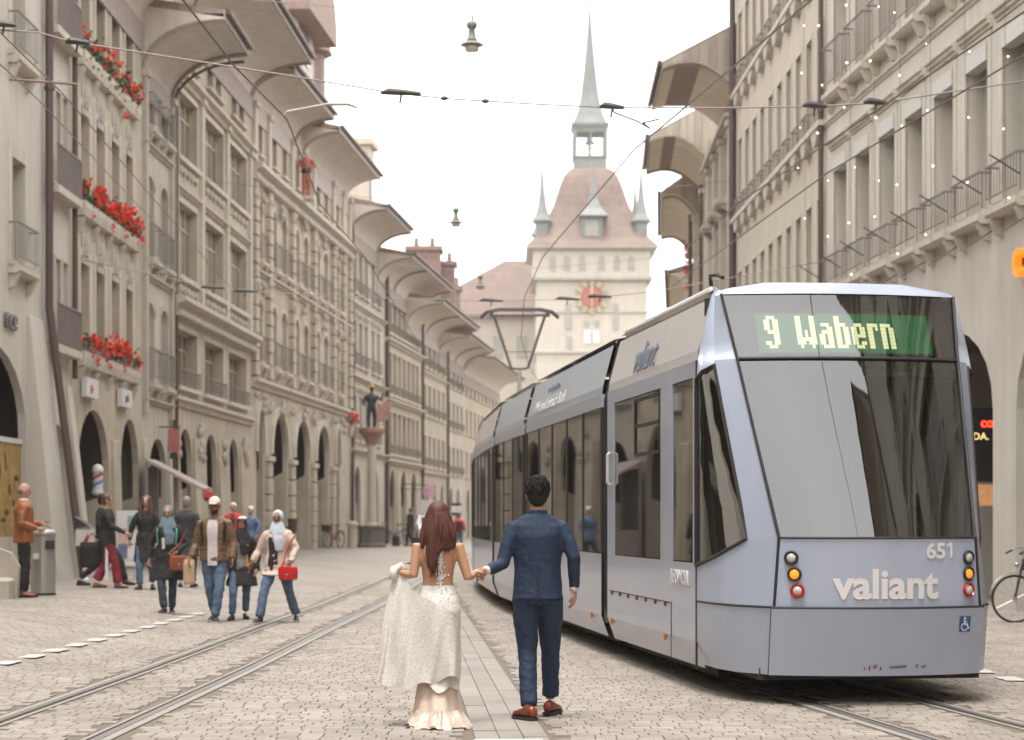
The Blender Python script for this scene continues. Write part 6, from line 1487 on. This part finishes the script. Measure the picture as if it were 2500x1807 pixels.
walk2 = lambda a=.24: {1: ((.09, -a), (.09, -.02), -.35), -1: ((-.09, a), (-.10, a*.75), 0)}
# --- groom
loc = (.19, 14.95, .016)
groom = person('groom in navy blue suit and brown shoes, holding the bride by the hand', loc, 0, 1.79, hair=('short', H_BLK), skin=SK, legs=C_NAVY, shoes=SHOER, fine=True, handsc=1.05,
    arms={-1: ((-.262, -.06, 1.15), (-.385, -.22, 1.10)), 1: ((.268, -.04, 1.20), (.275, .03, .955))},
    feet={-1: ((-.065, -.13), (-.075, .02), 0, (-.55, .85)), 1: ((.10, .30), (.10, .20), -.25, (.35, .95))},
    top=dict(mat=C_NAVY, z=.87, off=.024, sleeve=.058, sm=5, collar=C_NAVY), face=False)
hm_ = MB(); rg = random.Random(4); S_ = 1.79/1.75
for k in range(520):
    u, v = rg.uniform(-PI, PI), rg.uniform(-.35, 1.45); n_ = Vector((math.cos(v)*math.cos(u), math.cos(v)*math.sin(u), math.sin(v)))
    if n_.y > .55 and n_.z < .6: continue
    p = Vector((n_.x*.083*S_, -.014*S_+n_.y*.098*S_, 1.668*S_+n_.z*.098*S_)); tdir = Vector((.3, -.35, -1.0)); tdir = (tdir-n_*tdir.dot(n_)).normalized(); ln = rg.uniform(.03, .05)
    hm_.tube([p-n_*.004, p+tdir*ln*.5+n_*rg.uniform(.001, .005), p+tdir*ln+n_*rg.uniform(-.004, .006)], [.004, .0035, .0015], 4)
kind(hm_.build('hair_strands', H_BLK, [q for q in groom.children if q.name.startswith('hair')][0], smooth=True), 'stuff')
c = MB(); c.loft([ring(0, -.004, 1.49, .074, .070), ring(0, -.006, 1.545, .066, .064), ring(0, -.004, 1.55, .062, .060)], cap=False); c.build('shirt_collar', C_SHIRT, groom, smooth=True)
for s, a, b_ in ((-1, (-.262, -.06, 1.15), (-.385, -.22, 1.10)), (1, (.268, -.04, 1.20), (.275, .03, .955))):
    a, b_ = Vector(a), Vector(b_); MB().tube([a.lerp(b_, .86), a.lerp(b_, 1.02)], .036, 12).build('cuff', C_SHIRT, groom, smooth=True)
MB().box(-.003, .003, -.1745, -.160, .86, 1.12).build('jacket_vent', C_BLK, groom)
# --- bride
LACE = bpy.data.materials.new('bridal_lace'); LACE.use_nodes = True; t_ = LACE.node_tree; b_ = t_.nodes['Principled BSDF']
tc = t_.nodes.new('ShaderNodeTexCoord'); vo = t_.nodes.new('ShaderNodeTexVoronoi'); vo.inputs['Scale'].default_value = 42; n_ = t_.nodes.new('ShaderNodeTexNoise'); n_.inputs['Scale'].default_value = 60; n_.inputs['Detail'].default_value = 5
t_.links.new(tc.outputs['Object'], vo.inputs['Vector']); t_.links.new(tc.outputs['Object'], n_.inputs['Vector'])
r_ = t_.nodes.new('ShaderNodeMapRange'); r_.inputs[1].default_value = .40; r_.inputs[2].default_value = .62; t_.links.new(n_.outputs[0], r_.inputs[0])
mxc = t_.nodes.new('ShaderNodeMix'); mxc.data_type = 'RGBA'; mxc.inputs[6].default_value = (.66, .615, .56, 1); mxc.inputs[7].default_value = (.72, .69, .65, 1); t_.links.new(r_.outputs[0], mxc.inputs[0]); t_.links.new(mxc.outputs[2], b_.inputs['Base Color'])
bp = t_.nodes.new('ShaderNodeBump'); bp.inputs['Strength'].default_value = .22; bp.inputs['Distance'].default_value = .004; t_.links.new(vo.outputs[0], bp.inputs['Height']); t_.links.new(bp.outputs[0], b_.inputs['Normal']); b_.inputs['Roughness'].default_value = .7
LACET = LACE.copy(); LACET.name = 'bridal_lace_sheer'; bb = LACET.node_tree.nodes['Principled BSDF']; r2 = LACET.node_tree.nodes.new('ShaderNodeMapRange'); r2.inputs[1].default_value = .38; r2.inputs[2].default_value = .60; r2.inputs[3].default_value = .84; r2.inputs[4].default_value = .94
LACET.node_tree.links.new([n for n in LACET.node_tree.nodes if n.type == 'TEX_NOISE'][0].outputs[0], r2.inputs[0]); LACET.node_tree.links.new(r2.outputs[0], bb.inputs['Alpha'])
SATIN = mat('blush_satin', (.58, .45, .365), .42, .06, 3, .5, 14, sheen=.3)
BL = (-.535, 14.5, .016); S = .915
m = MB(); ex = MB()
m.loft([ring(0, 0, z, rx, ry, 24) for z, rx, ry in ((.80, .13, .11), (.90, .135, .11), (.98, .116, .092), (1.04, .108, .083), (1.12, .118, .088), (1.21, .138, .094), (1.27, .142, .078), (1.31, .11, .062), (1.345, .055, .05))])
m.tube([(0, -.005, 1.31), (0, .0, 1.44)], [.05, .045], 12); m.ell((0, .005, 1.497), .068, .085, .10, 14, 10); m.ell((0, .035, 1.44), .048, .054, .05, 10, 7); m.ell((0, .092, 1.485), .012, .02, .024, 8, 6)
for s in (-1, 1): m.ell((s*.07, .0, 1.49), .012, .022, .03, 8, 6); m.ell((s*.055, -.068, 1.235), .055, .022, .07, 10, 7)
BA = {-1: ((-.150, -.01, 1.282), (-.175, -.06, 1.075), (-.262, .05, 1.095)), 1: ((.150, -.01, 1.282), (.215, -.04, 1.058), (.275, .11, 1.092))}
for s in (-1, 1):
    sh, e, w_ = [Vector(q) for q in BA[s]]
    m.tube([(s*.09, -.01, 1.275), sh, sh.lerp(e, .5), e, e.lerp(w_, .35), w_], [.042, .044, .038, .032, .032, .022], 14)
    n = Vector((0, -.3, -1)) if s < 0 else Vector((-.2, -.2, -1)); palm(m, w_, w_-e, n, .92); hand(ex, w_, w_-e, n, .85 if s < 0 else .7, .92)
    (kx, ky) = (s*.07, .05+.06*s); m.tube([(s*.08, 0, .82), (kx, ky, .44), (s*.07, .12*s, .08)], [.08, .05, .036], 12)
bride = remesh(m, 'person', SKP, None, .009, 3, BL, .04, extra=ex); tag(bride, 'bride in backless white lace gown with long auburn hair, lifting her train', 'person')
def dress(name, m_, tab, n=96, amp=lambda z: 0, nf=9, ph=0.0, up=None, m2=None, th=.004):
    mb = MB(); R = []
    for k in range(41):
        z = lerp(tab[0][0], tab[-1][0], k/40); cx, cy, rx, ry = [interp([(q[0], q[i]) for q in tab], z) for i in (1, 2, 3, 4)]
        rr_ = []
        for j in range(n):
            a = 2*PI*j/n; f = 1+amp(z)*(math.sin(nf*a+ph+z*3)+.5*math.sin((nf*2+1)*a+1.3*ph-z*5))
            zz = z+(up(a)*max(0, 1-k/14) if up else 0); rr_.append((cx+rx*f*math.cos(a), cy+ry*f*math.sin(a), zz))
        R.append(rr_)
    mb.loft(R, cap=False); return mb.build(name, m_, bride, smooth=True)
dress('gown', LACE, [(.30, -.01, -.03, .165, .165), (.42, -.005, -.01, .143, .135), (.55, 0, 0, .143, .132), (.70, .0, .0, .158, .142), (.82, .0, -.004, .166, .15), (.90, 0, -.002, .152, .132), (.97, 0, 0, .127, .104), (1.005, 0, 0, .118, .094)], amp=lambda z: .05*max(0, .85-z)/.5+.008, nf=4, ph=.7, up=lambda a: .05*math.sin(a*2+.5)+.03*math.sin(5*a))
dress('satin_skirt', SATIN, [(.0, .0, -.09, .215, .27), (.03, .0, -.08, .205, .25), (.10, -.005, -.05, .165, .20), (.20, -.01, -.03, .148, .165), (.32, -.005, -.015, .138, .14), (.46, 0, 0, .132, .125)], amp=lambda z: .085*max(0, .42-z)/.42+.015, nf=5, ph=2.1, up=lambda a: .018*math.sin(6*a)+.012*math.sin(11*a+1))
# gathered hem
mb = MB(); R = []
for k in range(7):
    rr_ = []
    for j in range(120):
        a = 2*PI*j/120; f = 1+.10*math.sin(7*a+.4+math.sin(2*a))+.06*math.sin(17*a+2*math.sin(3*a)); rd = lerp(.17, .262, k/6); rr_.append((rd*f*math.cos(a)*.86, -.075+rd*f*1.05*math.sin(a), max(.004, .12-.12*(k/6)**.7+.022*(1-abs(k-4)/6)*math.sin(9*a+k*.8+math.sin(4*a)))))
    R.append(rr_)
mb.loft(R, cap=False); mb.build('hem_ruffle', SATIN, bride, smooth=True)
# train swept up to the left hand
mb = MB(); nu, nv = 60, 36; G_ = []
hx = Vector((-.275, .075, 1.12))
tp0 = [hx+Vector((-.03, -.02, .01)), hx+Vector((.03, -.03, .0)), Vector((-.19, -.10, .98)), Vector((-.05, -.17, .90)), Vector((.10, -.165, .80)), Vector((.165, -.06, .76))]
bt0 = [Vector((-.455, .02, .30)), Vector((-.36, -.10, .295)), Vector((-.24, -.15, .29)), Vector((-.08, -.19, .31)), Vector((.10, -.19, .34)), Vector((.17, -.06, .36))]
def crv(pts, u):
    x = u*(len(pts)-1); i = min(int(x), len(pts)-2); t = x-i
    p0, p1, p2, p3 = pts[max(i-1, 0)], pts[i], pts[i+1], pts[min(i+2, len(pts)-1)]
    return .5*((2*p1)+(p2-p0)*t+(2*p0-5*p1+4*p2-p3)*t*t+(3*p1-p0-3*p2+p3)*t**3)
for side in (0, 1):
    for j in range(nv+1):
        v = j/nv; row = []
        for i in range(nu+1):
            u = i/nu; p = crv(tp0, u).lerp(crv(bt0, u), v); sw = math.sin(PI*min(1, v*1.2))*.012
            w_ = (v**.8)*(1-.55*u); fold = math.sin(u*34+v*2.5)*.024*w_+math.sin(u*15-v*3+1)*.030*w_+math.sin(u*60+v*6)*.006*v
            p = p+Vector((math.sin(u*21+v*2)*.014*w_-sw*(1-u)*2, fold-.012*v, math.sin(u*26)*.016*v*v+math.sin(u*9+1)*.012*v)); row.append(p+Vector((0, side*.004, 0)))
        G_.append(row)
for side in (0, 1): mb.loft(G_[side*(nv+1):(side+1)*(nv+1)], cap=False, close=False)
mb.build('train', LACET, bride, smooth=True)
mb = MB(); mb.tube([hx+Vector((.045, .0, -.03)), hx+Vector((.0, -.005, .02)), hx+Vector((-.04, -.02, .0)), hx+Vector((-.05, -.03, -.08))], [.02, .032, .034, .03], 10); mb.build('gathered_lace', LACE, bride, smooth=True)
# pearl and lace applique down the spine, straps, sequins
rp_ = random.Random(11); mb = MB()
for k in range(170):
    z = rp_.uniform(.995, 1.275); wv = .016+.012*abs(math.sin(z*24))+(.022 if 1.06 < z < 1.10 else 0); x = .006+.012*math.sin((z-1)*9)+rp_.gauss(0, .5)*wv
    yb = -interp([(.98, .092), (1.04, .083), (1.12, .088), (1.21, .094), (1.29, .078)], z)-.004+.4*x*x; r = rp_.uniform(.004, .0085); mb.ell((x, yb-.0, z), r, r*.6, r, 6, 4)
kind(mb.build('lace_applique', C_SHIRT, bride), 'stuff')
mb = MB()
for k in range(260):
    z = rp_.uniform(.5, 1.0); a = rp_.uniform(PI, 2*PI); rx, ry = interp([(.42, .143), (.55, .143), (.70, .158), (.82, .166), (.90, .152), (1.0, .12)], z), interp([(.42, .135), (.55, .132), (.70, .142), (.82, .15), (.90, .132), (1.0, .095)], z); r = rp_.uniform(.003, .006)
    mb.ell((rx*1.015*math.cos(a), ry*1.015*math.sin(a), z), r, r, r, 5, 3)
kind(mb.build('lace_flowers', C_SHIRT, bride), 'stuff')
mb = MB()
for s in (-1, 1): mb.tube([(s*.085, -.06, 1.285), (s*.09, -.0, 1.312), (s*.085, .05, 1.28)], .006, 6)
mb.build('strap', LACE, bride)
# auburn hair: a shell plus loose locks
m = MB(); m.ell((0, -.012, 1.52), .082, .097, .098, 18, 12); m.tube([(0, -.03, 1.52), (.0, -.06, 1.42), (.01, -.085, 1.33), (.015, -.10, 1.26)], [(.088, .068), (.100, .062), (.108, .045), (.098, .026)], 16)
for s in (-1, 1): m.tube([(s*.055, .01, 1.53), (s*.085, -.005, 1.45), (s*.108, -.03, 1.36), (s*.118, -.055, 1.27)], [.03, .032, .03, .012], 8)
m.tube([(-.02, -.10, 1.33), (-.038, -.118, 1.24), (-.045, -.12, 1.16), (-.032, -.115, 1.09)], [(.06, .03), (.052, .026), (.04, .02), (.012, .008)], 10)
hr = remesh(m, 'hair', H_AUB, bride, .009, 3)
mb = MB()
for k in range(90):
    a = rp_.uniform(-2.6, -.54); x0 = .078*math.cos(a); y0 = .088*math.sin(a)-.012; left = x0 < .02 and rp_.random() < .6
    if left: end = (rp_.gauss(-.040, .018), -.122+rp_.uniform(-.006, .008), rp_.uniform(1.06, 1.2))
    else: end = (x0*1.5+rp_.gauss(.005, .012), -.06-.055*abs(math.sin(a))+rp_.uniform(-.01, .01), rp_.uniform(1.23, 1.31))
    mid = (lerp(x0, end[0], .5)*1.12, min(y0, end[1])-.012, lerp(1.52, end[2], .5)); mb.tube([(x0*.7, y0*.8, 1.575), (x0*1.02, y0*1.04, 1.52), mid, (lerp(mid[0], end[0], .6)+rp_.gauss(0, .006), end[1]-.008, lerp(mid[2], end[2], .6)), end], [.006, .009, .009, .007, .002], 5)
kind(mb.build('hair_locks', H_AUB, hr, smooth=True), 'stuff')
MB().tube([(-.14, .05, 1.22), (-.19, .02, 1.165), (-.235, .01, 1.16)], [.012, .010, .002], 6).build('loose_lock', H_AUB, hr)
# --- pedestrians
def ped(u, y, *a, **k):
    x = (u-1250)*y/F; return (x, y, gh(x, y)+.012)
G_P = 'pedestrians on the left pavement'
p1 = person('bald man in tan leather jacket standing by the steel bin', ped(58, 31.6), -PI/2+.25, 1.80, hair=('bald', H_GR), skin=SK, legs=C_BLK, shoes=SHOER, group=G_P, feet={-1: ((-.09, .02), (-.09, .03), 0), 1: ((.09, -.03), (.09, .0), 0)},
    arms={-1: ((-.24, .02, 1.17), (-.10, .30, 1.16)), 1: ((.25, -.05, 1.16), (.14, .22, 1.08))}, top=dict(mat=C_LEATH, z=.84, off=.04, sleeve=.072, collar=C_SHIRT))
p2 = person('woman in black jacket and wine red trousers striding right with a black bag', ped(262, 36.0), -PI/2+.1, 1.68, True, hair=('short', H_BR), legs=C_WINE, shoes=SHOEB, group=G_P, feet=walk(.20), flare=.03,
    arms={-1: ((-.21, -.06, 1.08), (-.22, -.20, .86)), 1: ((.23, .10, 1.10), (.24, .36, .98))}, top=dict(mat=C_BLK, z=.80, off=.035, sleeve=.062))
MB().box(.158, .163, -.02, .03, .14, .86).build('side_stripe', C_SHIRT, p2)
p2b = person('man in black, mostly hidden behind the woman in red trousers', ped(252, 37.4), -PI/2, 1.70, hair=('short', H_BLK), legs=C_BLK, shoes=SHOE, group=G_P, feet=walk2(.40), top=dict(mat=C_BLK, z=.80, off=.03))
p3 = person('long haired woman in knee length black coat and blue stockings', ped(357, 36.2), PI, 1.70, True, hair=('long', H_BR), legs=C_JEAN, shoes=SHOE, group=G_P, feet=walk(.16), arms={-1: ((-.25, -.02, 1.08), (-.2, .08, .84)), 1: ((.27, -.02, 1.1), (.30, .0, .88))}, top=dict(mat=C_BLK, z=.52, off=.032, flare=.035))
p4 = person('woman in slate blue headscarf and long black coat with mint straps', ped(410, 30.4), PI, 1.62, True, skin=SKT, hair=('hijab', C_TEALH), legs=C_JEAND, shoes=SHOE, sole=SHOEW, group=G_P, face=False, feet={-1: ((-.05, -.05), (-.08, .03), 0), 1: ((.03, .18), (.07, .16), 0)},
    arms={-1: ((-.27, .0, 1.04), (-.16, .20, .92)), 1: ((.26, -.02, 1.04), (.27, .05, .82))}, top=dict(mat=C_BLK, z=.55, off=.05, flare=.05, name='coat', patch=[('strap', C_TEAL, -1.0, -.80, 1.12, 1.40, .012), ('strap', C_TEAL, .80, 1.0, 1.12, 1.40, .012), ('shirt', C_SHIRT, -.42, -.12, 1.06, 1.24, .006)]))
p5 = person('grey haired man in charcoal coat walking away', ped(456, 38.5), .0, 1.74, hair=('short', H_GR), legs=C_CHAR, group=G_P, feet=walk(.2), top=dict(mat=C_CHAR, z=.60, off=.045, flare=.04, name='coat'))
p6 = person('bearded man in cream cap and brown quilted jacket', ped(524, 29.0), PI, 1.79, skin=SKD, hair=('cap', C_CAP), legs=C_JEAN, shoes=SHOE, sole=SHOEW, group=G_P, feet={-1: ((-.04, .20), (-.09, .16), 0), 1: ((.02, -.12), (.07, .02), -.3)},
    arms={1: ((.27, -.04, 1.12), (.33, .10, .92)), -1: ((-.26, -.03, 1.14), (-.27, .08, .90))}, top=dict(mat=C_QUILT, z=.86, off=.05, sleeve=.075, patch=[('shirt', C_LILAC, -.38, .30, .80, 1.44, .006), ('backpack_strap', C_BLK, -.95, -.72, 1.12, 1.42, .014), ('backpack_strap', C_BLK, .66, .9, 1.12, 1.42, .014)]))
q_ = MB()
for k in range(6):
    for a0 in (-1.2, .42):
        a1 = a0+.7; z = .90+.085*k; q_.tube([(.205*math.cos(PI/2+a), .160*math.sin(PI/2+a), z) for a in [lerp(a0, a1, j/5) for j in range(6)]], .009, 5)
q_.build('quilt_ridges', C_QUILT, p6)
p7 = person('white haired man in bright red jacket behind the others', ped(570, 48), PI, 1.66, hair=('short', H_WH), skin=SK, legs=C_CHAR, group=G_P, top=dict(mat=C_RED, z=.82, off=.045, sleeve=.07, patch=[('scarf', C_CHAR, -.25, .25, 1.18, 1.46, .008)]))
p8 = person('white haired person in blue jacket beside the man in red', ped(612, 49.5), PI-.5, 1.60, True, hair=('short', H_WH), legs=C_JEAND, group=G_P, top=dict(mat=C_BLUE, z=.80, off=.045, sleeve=.068))
p9 = person('short woman with black headscarf, open black coat and yellow strap', ped(590, 29.7), PI+.1, 1.50, True, skin=SKT, hair=('hijab', C_BLK), legs=C_JEAN, shoes=SHOE, group=G_P, face=False, feet={-1: ((-.05, -.10), (-.07, .02), -.3), 1: ((.13, .22), (.12, .18), 0)},
    arms={-1: ((-.24, -.02, .95), (-.22, .06, .74)), 1: ((.24, -.02, .95), (.22, .08, .74))}, top=dict(mat=C_BLK, z=.58, off=.045, flare=.06, name='coat', patch=[('top', C_PAT, -.40, .48, .78, 1.34, .006), ('strap', C_YEL, .44, .66, .62, 1.30, .012)]))
MB().ell((-.015, .05, 1.56*1.5/1.75+.16), .07, .08, .03, 10, 6).build('headband', C_SHIRT, p9)
p10 = person('woman in pale blue headscarf and open cream coat with a red bag', ped(678, 28.9), PI-.1, 1.60, True, skin=SKD, hair=('hijab', C_WHIJ), legs=C_JEAN, shoes=SHOE, sole=SHOEW, group=G_P, face=False, feet={1: ((.20, .28), (.16, .20), 0), -1: ((-.24, -.14), (-.17, .02), -.2)}, flare=.012,
    arms={-1: ((-.27, .02, 1.05), (-.22, .18, .86)), 1: ((.27, -.02, 1.04), (.36, .08, .86))}, top=dict(mat=C_CREAM, z=.74, off=.055, sleeve=.075, flare=.05, name='coat', patch=[('top', C_BLK, -.62, .18, .80, 1.34, .006)]))
p11 = person('man in black with dark baggage at the far arches', ped(1002, 92), 1.2, 1.76, hair=('short', H_BR), legs=C_BLK, group='distant pedestrians', top=dict(mat=C_BLK, z=.7, off=.05))
p12 = person('distant pedestrian in black and red beside the tram', ped(1120, 92), 0, 1.72, hair=('short', H_BR), legs=C_JEAN, group='distant pedestrians', top=dict(mat=C_RED, z=.84, off=.04, patch=[('backpack', C_BLK, 2.4, 3.9, .85, 1.4, .03)]))
# --- things they carry
BRL = mat('brown_leather', (.28, .075, .035), .4, .2, 6); RLE = mat('red_leather', (.55, .02, .015), .35, .1, 6); KRAFT = mat('kraft_paper', (.48, .33, .20), .8, .1, 6)
def bagmaker(w_, h_, d_, m_, strap=None, flap=True):
    def f(t):
        mb = MB(); mb.loft([[(x*w_/2*s, y*d_/2*s2, z) for x, y in ((-1, -.6), (-.6, -1), (.6, -1), (1, -.6), (1, .6), (.6, 1), (-.6, 1), (-1, .6))] for s, s2, z in ((.86, .8, 0), (1, 1, h_*.12), (1, 1, h_*.8), (.94, .7, h_))]); mb.build('bag_body', m_, t)
        if flap: MB().box(-w_*.48, w_*.48, -d_*.54, -d_*.5, h_*.35, h_*.9).build('flap', m_, t); MB().box(-.02, .02, -d_*.57, -d_*.54, h_*.34, h_*.44).build('clasp', STEEL, t)
        if strap: MB().tube(strap, .012, 5).build('strap', m_, t)
    return f
prop('handbag', 'brown leather shoulder bag of the woman in slate blue headscarf', 'handbag', p4, (-.20, .24, .66), bagmaker(.27, .22, .12, BRL, [(-.15, 0, .24), (.02, -.0, .40), (.12, -.05, .62)]), PI+.35)
prop('handbag', 'small red bag of the woman in cream coat', 'handbag', p10, (-.21, .27, .62), bagmaker(.28, .19, .09, RLE, [(-.1, 0, .18), (-.02, 0, .42), (.12, -.04, .62)]), PI-.3)
prop('shoulder_bag', 'big black bag swinging behind the woman in red trousers', 'bag', p2, (-.26, -.30, .36), bagmaker(.42, .46, .18, C_BLK, [(-.15, 0, .44), (0, .02, .62), (.15, 0, .44)], False), 1.4)
prop('paper_bag', 'beige paper bag held by the man in the cream cap', 'bag', p6, (.35, .10, .54), bagmaker(.16, .36, .11, KRAFT, [(-.05, 0, .35), (0, 0, .42), (.05, 0, .35)], False), PI)
prop('suitcase', 'black trunk standing beside the far man in black', 'suitcase', p11, (.05, .75, -.01), bagmaker(.75, .5, .35, C_BLK, [(-.2, 0, .5), (0, 0, .6), (.2, 0, .5)], False), .4)
prop('phone', 'pale phone in the hands of the man in tan jacket', 'phone', p1, (-.03, .38, 1.14), lambda t: (MB().bbox(-.035, .035, -.07, .07, 0, .012, .003).build('phone_body', WHT, t), MB().box(-.03, .03, -.062, .062, .012, .014).build('screen', BLK, t)), .2)
# ================================================================ AIR
hz = MB(); hz.box(-60, 60, -50, 215, -1.2, 54); ho = hz.build('haze', [bpy.data.materials.new('haze_air')]); kind(ho, 'stuff')
hm_ = ho.data.materials[0]; hm_.use_nodes = True; ht = hm_.node_tree; ht.nodes.clear(); ou = ht.nodes.new('ShaderNodeOutputMaterial'); pv = ht.nodes.new('ShaderNodeVolumePrincipled')
pv.inputs['Color'].default_value = (.95, .94, .93, 1); pv.inputs['Density'].default_value = .00033; pv.inputs['Anisotropy'].default_value = .1; ht.links.new(pv.outputs[0], ou.inputs['Volume'])
